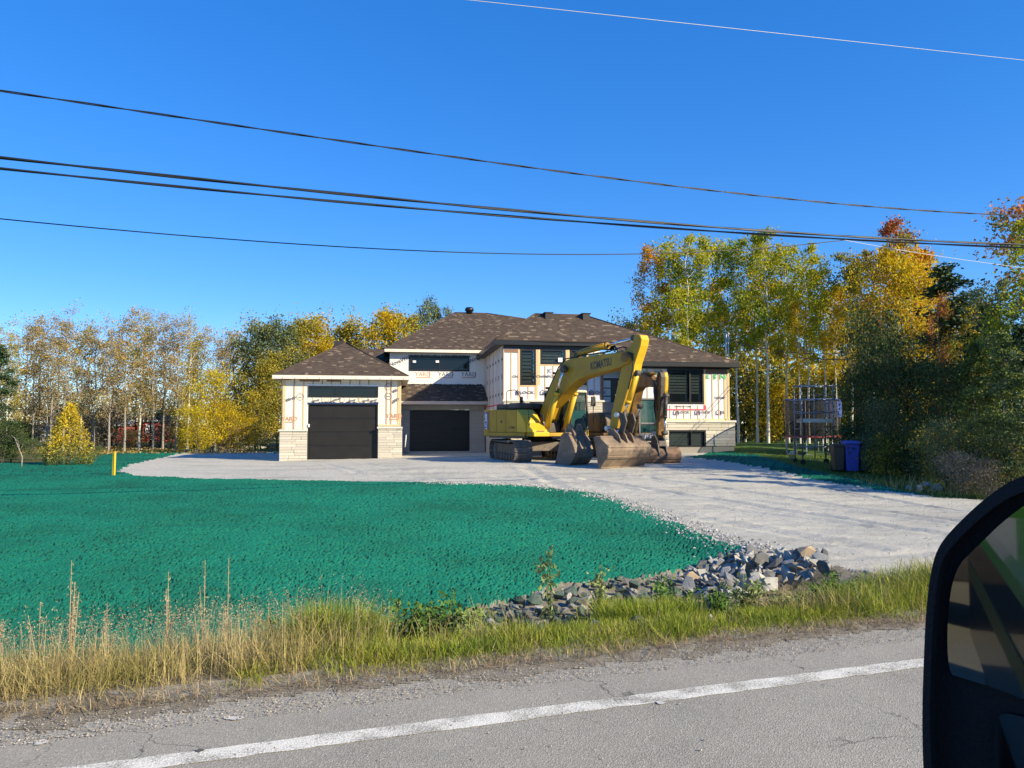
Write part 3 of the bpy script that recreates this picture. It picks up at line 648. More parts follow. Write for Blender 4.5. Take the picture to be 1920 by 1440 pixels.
for px in (1267, 1307, 1347): pent(px, 774, VR - .03, .17)
for px, t in ((1280, 'BLOCK'), (1319, 'BLOCK'), (1355, 'BL')): printed(t, px, 773, VR - .052, .17, sx=1.4)
printed('CHAMP', 1350, 746, VR - .052, .15, sx=1.2); printed('CHAMP BLOCK CHAMP', 1280, 762, VR - .052, .09)
for px in (1212, 1235): printed('BN', px, 700, VR - .052, .3, M_INKG)
zrs = zRC - .03; zrb = hz(1350, 836, VR)
def hole(u, z): return bx0 - .02 < u < bx1 + .02 and by0 - .02 < z < by1 + .02
rb = BOX('stone_base', M_MORT, house, uRL, bx0, VR - .12, VR - .002, .5, zrs)
BOX('stone_base', M_MORT, house, bx1, uRR + .15, VR - .12, VR - .002, .5, zrs); BOX('stone_base', M_MORT, house, bx0, bx1, VR - .12, VR - .002, by1, zrs)
BOX('stone_base', M_MORT, house, bx0, bx1, VR - .12, VR - .002, .5, by0)
stones(rb, bx1, uRR + .2, zrb, by1, VR - .12, hs=(.12, .15)); stones(rb, hu(1226, 820, VR), uRR + .2, by1 + .01, zrs, VR - .12, hs=(.12, .14)); stones(rb, hu(1226, 820, VR), bx0, zrb, by1, VR - .12, hs=(.12, .15))
BOX('stone_sill', M_CAP, rb, uRL, uRR + .24, VR - .22, VR - .03, zrs + .002, zrs + .10, bevel=.008)
BOX('foundation', M_CONC, house, uRL, uRR + .1, VR - .06, VR + .2, .3, zrb - .01)
BOX('stone_return', M_STONE[1], rb, uRR + .15, uRR + .2, VR - .13, VR + 3, zrb, zrs)
bw = window(bx0, bx1, by0, by1, VR - .10, splits=[.62], blinds=5, frame=.06, blind_m=M_BLINDL, depth=.07)

# ------------------------------------------------------------------ roofs: deck, then every shingle laid course by course
SH_FIELD = [MB(), []]
N_SINGLE = [0]
def roof_face(poly, e0, e1, name='roof', course=.122, wid=.20, th=.014, single=0, parent=None, deck=M_SOFF):
    """poly: 3D corners of a plane, e0->e1 the eave edge (left to right seen from outside)"""
    P = [Vector(p) for p in poly]; e = (Vector(e1) - Vector(e0)); e = e.normalized()
    nrm = Vector((0, 0, 0))
    for i in range(len(P)): nrm += P[i].cross(P[(i + 1) % len(P)])
    nrm.normalize()
    if nrm.z < 0: nrm = -nrm; P = P[::-1]
    g = nrm.cross(e).normalized()
    if g.z < 0: g = -g
    b = MB(); n = len(P); b.v = [tuple(p) for p in P] + [tuple(p - nrm * .12) for p in P]
    b.face(list(range(n))); b.face(list(range(2 * n - 1, n - 1, -1)))
    for i in range(n): b.face([i, n + i, n + (i + 1) % n, (i + 1) % n])
    r = b.build(name, deck, parent or house)
    o = Vector(e0); Q = [((p - o).dot(e), (p - o).dot(g)) for p in P]
    gm = max(q[1] for q in Q)
    def span(t):
        xs = []
        for i in range(n):
            (x0, y0), (x1, y1) = Q[i], Q[(i + 1) % n]
            if abs(y1 - y0) < 1e-6:
                if abs(t - y0) < 1e-4: xs += [x0, x1]
            elif (y0 - t) * (y1 - t) <= 1e-9: xs.append(x0 + (x1 - x0) * (t - y0) / (y1 - y0))
        return (min(xs), max(xs)) if xs else None
    t = 0.0; k = 0
    while t < gm - .01:
        t1 = min(t + course, gm - .002); lo, hi = span(max(t, min(q[1] for q in Q) + 1e-4)), span(t1)
        if lo and hi:
            x = min(lo[0], hi[0]) - random.uniform(0, wid); mx = max(lo[1], hi[1])
            while x < mx:
                x1 = x + wid * random.choice((.7, 1, 1, 1.2))
                a, b_, c, d = max(x, lo[0]), min(x1, lo[1]), min(x1, hi[1]), max(x, hi[0])
                if b_ - a > .02 or c - d > .02:
                    if b_ < a: a = b_ = (a + b_) / 2
                    if c < d: c = d = (c + d) / 2
                    mi = 3 if random.random() < .085 else random.choice((0, 0, 1, 1, 2))
                    def pt(xx, yy, h): return o + e * xx + g * yy + nrm * h
                    tt = th * random.uniform(.7, 1.3)
                    vs = [pt(a, t, tt), pt(b_, t, tt), pt(c, t1 + .0, .003), pt(d, t1 + .0, .003), pt(a, t, .0005), pt(b_, t, .0005)]
                    fs = [(0, 1, 2, 3), (4, 5, 1, 0), (4, 0, 3), (5, 2, 1)]
                    if single and N_SINGLE[0] < 300:
                        N_SINGLE[0] += 1; mb = MB(); mb.add(vs, fs); mb.build('shingle', M_SH[mi], r)
                    else:
                        SH_FIELD[0].cur = mi; SH_FIELD[0].add(vs, fs)
                x = x1
        t = t1 + 1e-6; k += 1
        if t1 >= gm - .003: break
    return r
OV = .42
SL = .60
def cap(a, b, m=None):
    MB().tube([a, b], .045, 6).build('ridge_cap', m or M_SH[1], house)
# front garage hip roof; its ridge runs back to the upper wall
ze = hz(640, 704, -OV); ua, ub = hu(512, 706, -OV), hu(766, 706, -OV); um = (ua + ub) / 2; hw = (ub - ua) / 2; zp = ze + hw * SL; va = -OV + hw
A, B, Pk, Pb = (ua, -OV, ze), (ub, -OV, ze), (um, va, zp), (um, VB - .01, zp)
roof_face([A, B, Pk], A, B, single=1)
roof_face([B, (ub, VB - .01, ze), Pb, Pk], B, (ub, VB - .01, ze)); roof_face([(ua, VB + 2, ze), A, Pk, (um, VB + 2, zp)], (ua, VB + 2, ze), A)
cap(A, Pk); cap(B, Pk); cap(Pk, Pb)
BOX('fascia', M_FASW, house, ua, ub, -OV - .03, -OV, ze - .17, ze - .008); BOX('fascia', M_FASW, house, ub, ub + .03, -OV - .03, VB - .1, ze - .17, ze - .008); BOX('fascia', M_FASW, house, ua - .03, ua, -OV - .03, VB, ze - .17, ze - .008)
BOX('soffit', M_STRAPD, house, ua, ub, -OV, VB - .05, ze - .168, ze - .145)
for k in range(11):
    x = ua + .4 + k * .54; BOX('fascia_nail_strip', M_STRAPD, house, x, x + .03, -OV - .034, -OV - .0302, ze - .16, ze - .10)
# small box vent near the peak, left slope
bvx = MB().box(um - .62, um - .1, va + .5, va + .95, zp - .22, zp + .16); bvx.build('roof_vent', M_SOFF, house, bevel=.02)
# back block roof
zb = hz(800, 655, VB - OV); ua2, ub2 = hu(721, 656, VB - OV), hu(912, 656, VB - OV)
rl, rr = None, None
def solve_ridge(py, px, v0, z0, sl):
    lo, hi = v0, v0 + 12
    for i in range(50):
        m = (lo + hi) / 2
        if hz(px, py, m) > z0 + sl * (m - v0): lo = m
        else: hi = m
    return lo
SLB = .55
vr = solve_ridge(587, 880, VB - OV, zb, SLB); zr = zb + SLB * (vr - VB + OV)
u_l = hu(853, 587, vr); u_r = hu(990, 590, vr) + 3
A, B = (ua2, VB - OV, zb), (ub2 + 1.2, VB - OV, zb)
u_r = hu(912, 587, vr); vq = solve_ridge(598, 985, VB - OV, zb, SLB); uq = hu(985, 598, vq); zq = zb + SLB * (vq - VB + OV)
roof_face([A, B, (uq, vq, zq), (u_r, vr, zr), (u_l, vr, zr)], A, B)
roof_face([(ua2, vr * 2 - VB + OV, zb), A, (u_l, vr, zr)], (ua2, vr * 2 - VB + OV, zb), A)
cap(A, (u_l, vr, zr)); cap((u_l, vr, zr), (u_r, vr, zr)); cap((u_r, vr, zr), (uq, vq, zq))
BOX('fascia', M_FASW, house, ua2, ub2 + .25, VB - OV - .03, VB - OV, zb - .16, zb - .008); BOX('fascia', M_BLK, house, ua2 - .03, ua2, VB - OV - .03, VB + 7, zb - .16, zb - .008)
BOX('soffit', M_SOFF, house, ua2, ub2 + .2, VB - OV, VB + 6, zb - .158, zb - .135)
# ridge turbine vent
pv = hp(880, 582, vr); MB().lathe([(.20, -.1), (.20, .08), (.27, .10), (.27, .22), (.20, .32), (.05, .34)], 14, Matrix.Translation((pv.x, vr, zr + .02))).build('roof_vent', M_BLK, house)
# skirt roof above the second garage door
zk = hz(835, 752, VLO - .9); zkt = hz(835, 722, VB - .02)
a, b = uR + .02, hu(915, 752, VLO - .9)
bt = hu(906, 722, VB - .02)
roof_face([(a, VLO - .9, zk), (b, VLO - .9, zk), (min(bt, uBR), VB - .02, zkt), (a, VB - .02, zkt)], (a, VLO - .9, zk), (b, VLO - .9, zk))
BOX('fascia', M_FASP, house, a, b, VLO - .93, VLO - .9, zk - .17, zk - .01); BOX('soffit', M_FASP, house, a, b - .01, VLO - .9, VLO - .002, zk - .168, zk - .148)
# main roof: middle block hip and the wide lower slope of the right block share one plane
zm = hz(1040, 638, VL - OV); ua3, ub3 = hu(929, 638, VL - OV), hu(1152, 640, VL - OV)
vR0 = VR - OV; zr0 = hz(1290, 679, vR0); ub4 = hu(1386, 680, vR0)
SLM = (zm - zr0) / (VL - VR) if VL - VR else SL
SLM = max(.5, min(.75, SLM)); vrm = solve_ridge(590, 1050, vR0, zr0, SLM); zrm = zr0 + SLM * (vrm - vR0)
um0, um1 = hu(1003, 590, vrm), hu(1095, 590, vrm)
vm0 = vR0 + (zm - zr0) / SLM
A = (ua3, vm0, zm); B = (ub3, vm0, zm); Cc = (ub3 + .0, vR0, zr0); D = (ub4, vR0, zr0)
uC = ub3 + .06
roof_face([A, B, (uC, vR0, zr0), D, (um1, vrm, zrm), (um0, vrm, zrm)], (ua3, vR0, zr0), D)
roof_face([(ua3, 2 * vrm - vm0, zm), A, (um0, vrm, zrm)], (ua3, 2 * vrm - vm0, zm), A)
roof_face([D, (ub4, 2 * vrm - vR0, zr0), (um1, vrm, zrm)], D, (ub4, 2 * vrm - vR0, zr0))
cap(A, (um0, vrm, zrm)); cap((um0, vrm, zrm), (um1, vrm, zrm)); cap((um1, vrm, zrm), D)
BOX('fascia', M_BLK, house, ua3, ub3, vm0 - .03, vm0, zm - .22, zm - .008); BOX('fascia', M_BLK, house, ua3 - .03, ua3, vm0 - .03, VB, zm - .22, zm - .008)
BOX('fascia', M_BLK, house, uC, ub4, vR0 - .03, vR0, zr0 - .20, zr0 - .008); BOX('fascia', M_BLK, house, ub4, ub4 + .03, vR0 - .03, 2 * vrm - vR0, zr0 - .20, zr0 - .008)
BOX('fascia', M_BLK, house, uC - .03, uC, vR0 - .03, VL, zr0 - .2, zr0 + .5)
BOX('soffit', M_SOFF, house, ua3, ub3 + .2, vm0, VL + .3, zm - .218, zm - .19); BOX('soffit', M_SOFF, house, ua3, uML + .3, VL + .301, VB, zm - .218, zm - .19); BOX('soffit', M_SOFF, house, uC, ub4, vR0, VR + .3, zr0 - .198, zr0 - .17); BOX('soffit', M_SOFF, house, uRR - .2, ub4, VR + .301, 6, zr0 - .198, zr0 - .17)
BOX('frieze_board', M_BLK, house, uML, hu(1150, 650, VL), VL - .058, VL - .002, hz(1040, 655, VL), zm - .22); BOX('frieze_board', M_BLK, house, uRL, uRR, VR - .058, VR - .002, hz(1280, 692, VR), zr0 - .20)
for px, py in ((1028, 591), (1098, 592)):
    p = hp(px, py, vrm - .25); MB().box(p.x - .17, p.x + .17, vrm - .42, vrm - .05, zrm - .30, zrm + .02).box(p.x - .23, p.x + .23, vrm - .46, vrm + .01, zrm + .02, zrm + .05).build('roof_vent', M_SOFF, house)
# small roof between garage ridge and the back block
roof_face([(um, VB + .9, zp - .55), (ua2 + 1.0, VB + .9, zp - .55), (ua2 + 1.0, VB + 2.3, zp + .25), (um, VB + 2.3, zp + .25)], (um, VB + .9, zp - .55), (ua2 + 1, VB + .9, zp - .55))
# galvanised service mast at the right end
pm = hp(1361, 640, 3.0); MB().tube([(pm.x, 3.0, zr0 - .1), (pm.x, 3.0, hz(1361, 627, 3)), (pm.x + .12, 3.0, hz(1361, 622, 3)), (pm.x + .2, 3.0, hz(1361, 628, 3))], .045, 8).build('service_mast', M_GALV, house)
pm = hp(1365.5, 640, 3.0); MB().tube([(pm.x, 3.0, zr0 - .1), (pm.x, 3.0, hz(1361, 624, 3))], .035, 8).build('service_mast', M_GALV, house)
SH_FIELD[0].build('shingle_field', M_SH, house, kind='stuff')
# ------------------------------------------------------------------ excavators and the loose bucket
M_YEL = mat('shaded yellow paint', (0.45, 0.265, 0.016), 0.5, c2=(0.36, 0.205, 0.016), scale=1.6, detail=8, c3=(0.24, 0.14, 0.035), s3=2.5, r3=(0.62, 0.75), spec=0.4)  # machine yellow, with the shaded-side darkness put into the colour
M_YELB = mat('bright and sunlit yellow paint', (0.68, 0.42, 0.025), 0.4, c2=(0.58, 0.36, 0.025), scale=2.5, c3=(0.25, 0.15, 0.04), s3=4, r3=(0.64, 0.76), spec=0.4)  # machine yellow with sunlight put into the colour; also plain bright yellow elsewhere
M_OLDY = mat('worn ochre paint', (0.24, 0.13, 0.03), 0.6, c2=(0.10, 0.062, 0.035), scale=2.2, detail=9, mixr=(.42, .6), spec=0.3)
M_MUD = mat('dusty steel track', (0.21, 0.175, 0.14), 0.9, c2=(0.13, 0.11, 0.095), scale=5, detail=8, bump=0.01, bscale=20, spec=0.2)
M_BKT = mat('dusty brown bucket steel', (0.235, 0.17, 0.12), 0.85, c2=(0.14, 0.108, 0.082), scale=3, detail=8, c3=(0.31, 0.24, 0.165), s3=1.2, r3=(.48, .68), bump=0.006, bscale=18, spec=0.25)
M_BKT2 = mat('rusty bucket steel', (0.215, 0.135, 0.09), 0.85, c2=(0.13, 0.085, 0.062), scale=3, detail=8, c3=(0.32, 0.22, 0.15), s3=1.5, r3=(.5, .65), bump=0.006, bscale=18, spec=0.25)
M_DKS = mat('dark greasy steel', (0.045, 0.04, 0.035), 0.6, c2=(0.09, 0.075, 0.06), scale=6)
M_ROD = mat('chrome rod', (0.75, 0.75, 0.75), 0.12, metal=1.0)
M_RUB = mat('black rubber hose', (0.015, 0.015, 0.015), 0.6)
M_CABG = glass_mat('cab glass', (0.03, 0.06, 0.06), clear=0.6)
M_CABT = glass_mat('teal cab glass', (0.02, 0.075, 0.08), clear=0.3)
M_DEC = mat('blue and purple decal', (0.10, 0.085, 0.22), 0.5, c2=(0.55, 0.55, 0.65), scale=9, mixr=(.56, .60))
M_GREYC = mat('grey cab frame', (0.16, 0.16, 0.17), 0.5)
M_CREAM = mat('cream paint', (0.55, 0.48, 0.28), .5)
MXY = Matrix(((1, 0, 0, 0), (0, 0, 1, 0), (0, 1, 0, 0), (0, 0, 0, 1)))
def offs(pts, d):
    cx = sum(p[0] for p in pts) / len(pts); cz = sum(p[1] for p in pts) / len(pts); r = []
    for x, z in pts:
        l = math.hypot(x - cx, z - cz); r.append((x - (x - cx) / l * d, z - (z - cz) / l * d))
    return r
def px_outline(fr, pts, y): return [(lambda p: (p.x, p.z))(fr.hit_y(px, py, y)) for px, py in pts]
def make_track(parent, cx, cy, ang, half, rad, width, z0=0.0):
    Mt = Matrix.Translation((cx, cy, z0)) @ Matrix.Rotation(ang, 4, 'Z')
    b = MB()
    b.prism([(-half + .1, .22), (half - .1, .22), (half + .05, rad), (half - .1, rad * 1.8), (-half + .1, rad * 1.8), (-half - .05, rad)], -width * .28, width * .28, Mt)
    t = b.build('track', M_DKS, parent, bevel=.02)
    for x in np.linspace(-half * .8, half * .8, 7):
        MB().lathe([(.16, -width * .36), (.16, width * .36)], 12, Mt @ Matrix.Translation((x, 0, .19)) @ Matrix.Rotation(math.pi / 2, 4, 'X')).build('track_roller', M_DKS, t)
    for x in (-half, half):
        MB().lathe([(.12, -width * .33), (rad * .86, -width * .30), (rad * .86, width * .30), (.12, width * .33)], 20, Mt @ Matrix.Translation((x, 0, rad)) @ Matrix.Rotation(math.pi / 2, 4, 'X')).build('idler_wheel', M_MUD, t)
    L = 4 * half + 2 * math.pi * rad; n = int(L / .19); sm = MB()
    sm.box(-.088, .088, -width / 2, width / 2, -.018, .018); sm.box(.045, .07, -width / 2, width / 2, .018, .05); sm.box(-.012, .008, -width / 2, width / 2, .018, .045); sm.box(-.07, -.05, -width / 2, width / 2, .018, .045)
    me = sm.mesh('track_shoe', M_MUD)
    for k in range(n):
        d = L * k / n
        if d < 2 * half: p, a = (-half + d, 2 * rad - .0), 0
        elif d < 2 * half + math.pi * rad: a = (d - 2 * half) / rad; p = (half + rad * math.sin(a), rad + rad * math.cos(a)); a = -a
        elif d < 4 * half + math.pi * rad: p = (half - (d - 2 * half - math.pi * rad), .0); a = -math.pi
        else: a = (d - 4 * half - math.pi * rad) / rad; p = (-half - rad * math.sin(a), rad - rad * math.cos(a)); a = -math.pi - a
        sag = 0
        if a == 0: sag = -.05 * math.sin(math.pi * d / (2 * half))
        o = bpy.data.objects.new('track_shoe', me); link(o, t)
        o.matrix_local = Mt @ Matrix.Translation((p[0], 0, p[1] + .04 + sag)) @ Matrix.Rotation(-a, 4, 'Y')
    return t
def cylinder_part(parent, a, b, r, rr, frac, m, name='hydraulic_cylinder', hose=True):
    A, B = Vector(a), Vector(b); M_ = A.lerp(B, frac)
    c = MB(); c.tube([A, M_], r, 12); c.tube([M_ - (B - A).normalized() * .10, M_], r * 1.18, 12); c = c.build(name, m, parent)
    MB().tube([M_, B], rr, 10).build('rod', M_ROD, c)
    for p in (A, B): 
        e = MB(); e.lathe([(r * 1.15, -.10), (r * 1.15, .10)], 12, Matrix.Translation(p) @ Matrix.Rotation(math.pi / 2, 4, 'X')); e.build('pin_eye', M_DKS, c)
    if hose:
        off = Vector((0, -r * 1.1, r * .9)); MB().tube([A.lerp(M_, .15) + off, A.lerp(M_, .5) + off * 1.1, A.lerp(M_, .93) + off], .022, 5).build('oil_pipe', m, c)
    return c
def make_bucket(parent, plate, y0, y1, m, ribs=4, ears=(), teeth=0, shell_range=None, name='bucket'):
    """plate: outline (x,z) of the end plate, first the upper lip, then round the curved back, last the lower lip"""
    inner = offs(plate, .05); curve = plate; bk = MB()
    n = len(plate)
    bk.prism(curve + inner[::-1], y0 + .03, y1 - .03)
    if parent is None: root = None
    o = bk.build(name, m, parent)
    for y in (y0, y1 - .03): MB().prism(plate, y, y + .03).build('side_plate', m, o, bevel=.006)
    for k in range(ribs):
        i = 2 + (n - 4) * k / max(1, ribs - 1) if ribs > 1 else n / 2
        i0 = int(min(i, n - 2)); f = min(i, n - 2) - i0; a = Vector((plate[i0][0], 0, plate[i0][1])).lerp(Vector((plate[i0 + 1][0], 0, plate[i0 + 1][1])), f)
        t = (Vector((plate[i0 + 1][0], 0, plate[i0 + 1][1])) - Vector((plate[i0][0], 0, plate[i0][1]))).normalized()
        cxz = Vector((sum(p[0] for p in plate) / n, 0, sum(p[1] for p in plate) / n)); nn = (a - cxz); nn = (nn - t * nn.dot(t)).normalized()
        w_ = .055; pts = [a - t * w_, a + t * w_, a + t * w_ * .8 + nn * .03, a - t * w_ * .8 + nn * .03]
        MB().prism([(p.x, p.z) for p in pts], y0 + .02, y1 - .02).build('wear_strip', m, o)
    return o

# --- first machine: the yellow one with the long boom
zg1 = gz(1.0, 31.0) - .04
E1 = Frame(1.29, 31.5, R(-55), zg1)
ex = thing('excavator', 'yellow crawler excavator with tall boom and wide ribbed bucket in front of the house', 'excavator', tuple(E1.o), E1.a)
h1 = E1.hit_y
# undercarriage: its own heading, tracks pointing nearly at the road
ta = R(-74) - E1.a; cx0 = -.45
for sd in (-1, 1):
    c = Matrix.Rotation(ta, 3, 'Z') @ Vector((0, sd * 1.17, 0)); make_track(ex, cx0 + c.x, c.y, ta, 1.55, .40, .72)
fr = MB(); Mt = Matrix.Translation((cx0, 0, 0)) @ Matrix.Rotation(ta, 4, 'Z'); fr.box(-.9, .9, -.95, .95, .42, .80, Mt); fr.build('undercarriage_frame', M_MUD, ex, bevel=.04)
MB().lathe([(.62, .78), (.62, .98), (.70, .98), (.70, 1.06)], 28, Matrix.Translation((cx0, 0, 0))).build('slew_ring', M_DKS, ex)
deck = MB().box(-2.3, 1.0, -1.30, 1.45, 1.02, 1.16).build('deck', M_YEL, ex, bevel=.02)
for y0_, y1_ in ((-1.30, -.55), (.5, 1.48)): BOX('deck_edge', M_YELB, ex, 1.0, 1.10, y0_, y1_, 1.02, 1.20, .02)
# counterweight with rounded rear corners
cwp = [(-2.0, -1.36), (-2.35, -1.36), (-2.62, -1.22), (-2.78, -.9), (-2.84, 0), (-2.78, .9), (-2.62, 1.22), (-2.35, 1.36), (-2.0, 1.36)]
MB().prism(cwp, 1.0, 2.12, MXY).build('counterweight', M_YEL, ex, bevel=.05)
BOX('decal', M_DEC, ex, -2.36, -2.03, -1.366, -1.362, 1.30, 2.02)
lettering('LC 200', .22, (-2.2, -1.37, 1.62), M_WHITE, ex, rot=(math.pi / 2, -math.pi / 2, 0), bold=True)
# engine side: panels, hood, tank with the sunlit tone on its stepped front
sp = MB().box(-1.98, -.75, -1.36, -.5, 1.17, 2.10).build('side_panel', M_YEL, ex, bevel=.03)
sp2 = MB().box(-.74, .02, -1.36, -.5, 1.17, 2.08).build('side_panel', M_YEL, ex, bevel=.03)
BOX('panel_latch', M_DKS, sp, -1.1, -1.02, -1.375, -1.361, 1.55, 1.66); BOX('panel_seam', M_DKS, sp, -1.42, -1.40, -1.364, -1.3605, 1.2, 2.05)
lettering('PC200', .13, (-.30, -1.366, 1.36), M_DKS, sp2, bold=True)
BOX('skirt', M_DKS, ex, -2.0, .55, -1.345, -1.2, .94, 1.018)
BOX('skirt_panel', M_YEL, ex, -2.0, .55, -1.372, -1.33, 1.02, 1.165, .01)
tk = MB(); tk.prism([(.03, 1.17), (.62, 1.17), (.60, 1.42), (.50, 1.66), (.32, 1.88), (.03, 2.10)], -1.37, -.55).build('fuel_tank', M_YELB, ex, bevel=.03)
st = MB(); st.prism([(.64, 1.17), (1.04, 1.17), (1.04, 1.26), (.64, 1.55)], -1.32, -.60).build('tool_box', M_YELB, ex, bevel=.02)
BOX('step_recess', M_OLDY, ex, 1.041, 1.045, -1.15, -.75, 1.19, 1.25)
BOX('headlight', M_CREAM, tk and bpy.data.objects[ex.name], .60, .66, -1.02, -.90, 1.44, 1.54, .01)
hd = MB().box(-2.15, -.85, -.9, 1.1, 2.10, 2.34).build('engine_hood', M_DKS, ex, bevel=.07)
MB().box(-.82, -.06, -1.2, .40, 2.11, 2.36).build('engine_hood', M_DKS, ex, bevel=.06)
BOX('side_panel', M_YEL, ex, -1.98, -.7, .6, 1.36, 1.17, 2.1, .03)
MB().lathe([(.07, 2.3), (.07, 2.62), (.085, 2.64)], 12, Matrix.Translation((-.72, -.6, 0))).build('exhaust_pipe', M_DKS, ex)
def px3(fr, px, py, y): p = fr.hit_y(px, py, y); return (p.x, p.y, p.z)
MB().tube([px3(E1, 950, 768, -1.2), px3(E1, 950, 735, -1.2), px3(E1, 953, 732.5, -1.2), px3(E1, 965, 731, -1.2), px3(E1, 968, 733, -1.2), px3(E1, 986, 760, -1.2)], .018, 6).build('handrail', M_DKS, ex)
MB().tube([px3(E1, 990, 768, -1.25), px3(E1, 993, 800, -1.3), px3(E1, 994, 812, -1.3)], .016, 6).build('handrail', M_DKS, ex)
# boom
BW = .28
bo = [(1013, 790), (1012.5, 772), (1025, 739), (1046, 693), (1060, 676.5), (1066, 673.5), (1100, 668.5), (1140, 663), (1165, 659.5), (1176, 662), (1180, 671), (1178, 680), (1162.5, 688.5), (1135, 696), (1108, 702.5), (1084, 711), (1068, 725), (1053, 741), (1033, 765), (1026, 786), (1020, 792)]
bm_ = px_outline(E1, bo, -BW)
boom = MB().prism(bm_, -BW, BW).build('boom', M_YEL, ex, bevel=.025)
top = [(1060, 676), (1100, 668), (1140, 662.5), (1165, 659)]
BOX('light_guard', M_CREAM, boom, *sorted((h1(1100, 667, -BW).x, h1(1120, 664, -BW).x)), -.2, -.02, h1(1108, 667, -BW).z, h1(1108, 665.5, -BW).z + .02)
p0, p1_ = h1(1106, 688, -BW), h1(1148, 677.5, -BW); an = math.atan2(p1_.z - p0.z, p1_.x - p0.x); pc = (p0 + p1_) / 2
lettering('KOMATSU', .40, (pc.x, -BW - .004, pc.z), M_DKS, boom, rot=(math.pi / 2, -an, 0), bold=True, sx=(p1_ - p0).length / (.40 * 4.9))
for px, py, r in ((1057, 691.5, .17), (1173, 669, .19), (1017, 786, .14)):
    p = h1(px, py, -BW); MB().lathe([(r, -BW - .06), (r, BW + .06)], 16, Matrix.Translation((p.x, 0, p.z)) @ Matrix.Rotation(math.pi / 2, 4, 'X')).build('pivot_boss', M_OLDY, boom)
# arm with the tall bell crank on top
ao = [(1188.5, 629), (1193, 626.5), (1199, 628), (1202, 636), (1200, 648), (1196, 660), (1189, 682), (1186.5, 697), (1181, 716), (1160, 787), (1157, 803), (1146, 805), (1143, 800), (1146, 777), (1155, 735), (1164.5, 690), (1168, 672), (1172, 658), (1179, 650), (1186, 642)]
AW = .20
arm = MB().prism(px_outline(E1, ao, -AW), -AW, AW).build('arm', M_YEL, ex, bevel=.02)
# front plate of the arm, its sunlight put into a lighter yellow
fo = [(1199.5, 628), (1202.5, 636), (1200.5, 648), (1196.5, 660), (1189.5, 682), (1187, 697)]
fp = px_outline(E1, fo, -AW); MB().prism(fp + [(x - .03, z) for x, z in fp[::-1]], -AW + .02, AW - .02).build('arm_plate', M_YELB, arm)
# hydraulics
def P1(px, py, y): p = E1.hit_y(px, py, y); return Vector((p.x, y, p.z))
for y in (-.46, .46):
    a = P1(1025, 806, -.46); b = P1(1057, 692, -.46); a.y = b.y = y; cylinder_part(ex, a, b, .105, .055, .63, M_YELB, 'boom_cylinder')
cylinder_part(boom, P1(1082, 664, -.0), P1(1190, 634, -.0), .10, .055, .56, M_YEL, 'arm_cylinder')
BOX('cylinder_bracket', M_YEL, boom, P1(1082, 664, 0).x - .15, P1(1082, 664, 0).x + .15, -.1, .1, P1(1082, 668, 0).z - .15, P1(1082, 662, 0).z)
ca = P1(1192, 700, 0); cb = P1(1165.5, 776, 0); ca.x += .0
for y in (0.0,):
    cylinder_part(arm, (ca.x + .06, 0, ca.z), (cb.x + .12, 0, cb.z), .10, .055, .72, M_YELB, 'bucket_cylinder')
MB().prism(px_outline(E1, [(1160, 772), (1172, 776), (1176, 790), (1170, 812), (1160, 814), (1165, 795)], -.2), -.24, -.18).build('linkage_plate', M_DKS, arm)
MB().prism(px_outline(E1, [(1160, 772), (1172, 776), (1176, 790), (1170, 812), (1160, 814), (1165, 795)], -.2), .18, .24).build('linkage_plate', M_DKS, arm)
for py, px in ((778, 1168), (811, 1165), (803, 1150)):
    p = P1(px, py, 0); MB().lathe([(.085, -.36), (.085, .36)], 12, Matrix.Translation((p.x, 0, p.z)) @ Matrix.Rotation(math.pi / 2, 4, 'X')).build('pin', M_GALV, arm)
# bucket
g0 = on_ground(1122, 879.5); lb = E1.l(g0); yl = lb.y
plate = [(1112.5, 820), (1116.5, 818), (1124, 820), (1131, 827), (1138.5, 835), (1141, 845), (1139.5, 853.5), (1135, 862), (1129, 872), (1124, 880), (1121, 873), (1118.5, 854), (1115.5, 835)]
pl = px_outline(E1, plate, yl)
WB_ = E1.hit_x(1222, 850, pl[5][0]).y - yl
bucket = make_bucket(ex, pl, yl, yl + WB_, M_BKT, ribs=5)
xm = sum(p[0] for p in pl) / len(pl); zt_ = max(p[1] for p in pl)
for dy in (.62, .95, 1.25):
    y = yl + WB_ * .5 + (dy - .95); MB().prism([(xm - .42, zt_ - .1), (xm + .30, zt_ - .22), (xm + .16, zt_ + .05), (xm - .08, zt_ + .24), (xm - .34, zt_ + .28)], y - .025, y + .025).build('bucket_ear', M_BKT, bucket)
bl = MB()
for dy, dz in ((-.10, .035), (0.0, .035), (.10, .035)):
    bl.tube([P1(1016, 768, dy) + Vector((0, 0, dz)), P1(1028, 733, dy) + Vector((0, 0, dz)), P1(1047, 691, dy) + Vector((0, 0, dz)), P1(1061, 674.5, dy) + Vector((0, 0, dz)), P1(1100, 667, dy) + Vector((0, 0, dz)), P1(1140, 661.5, dy) + Vector((0, 0, dz)), P1(1168, 652, dy) + Vector((0, 0, dz)), P1(1182, 655, dy)], .026, 5)
bl.build('boom_pipes', M_RUB, boom, kind='stuff')
for px0, py0, px1, py1 in ((1030, 729, 1033, 725), (1043, 701, 1046, 697), (1085, 670.5, 1089, 669.5), (1128, 664.5, 1132, 664)):
    a = P1(px0, py0, 0); MB().box(a.x - .05, a.x + .05, -.16, .16, a.z - .02, a.z + .07).build('pipe_clamp', M_DKS, boom)
for px, py, r in ((1171, 668, .26), (1060, 690, .22)):
    p = h1(px, py, -BW); MB().lathe([(r, -BW - .008), (r, -BW - .002)], 16, Matrix.Translation((p.x, 0, p.z)) @ Matrix.Rotation(math.pi / 2, 4, 'X')).build('joint_plate', M_OLDY, boom)
ho = MB()
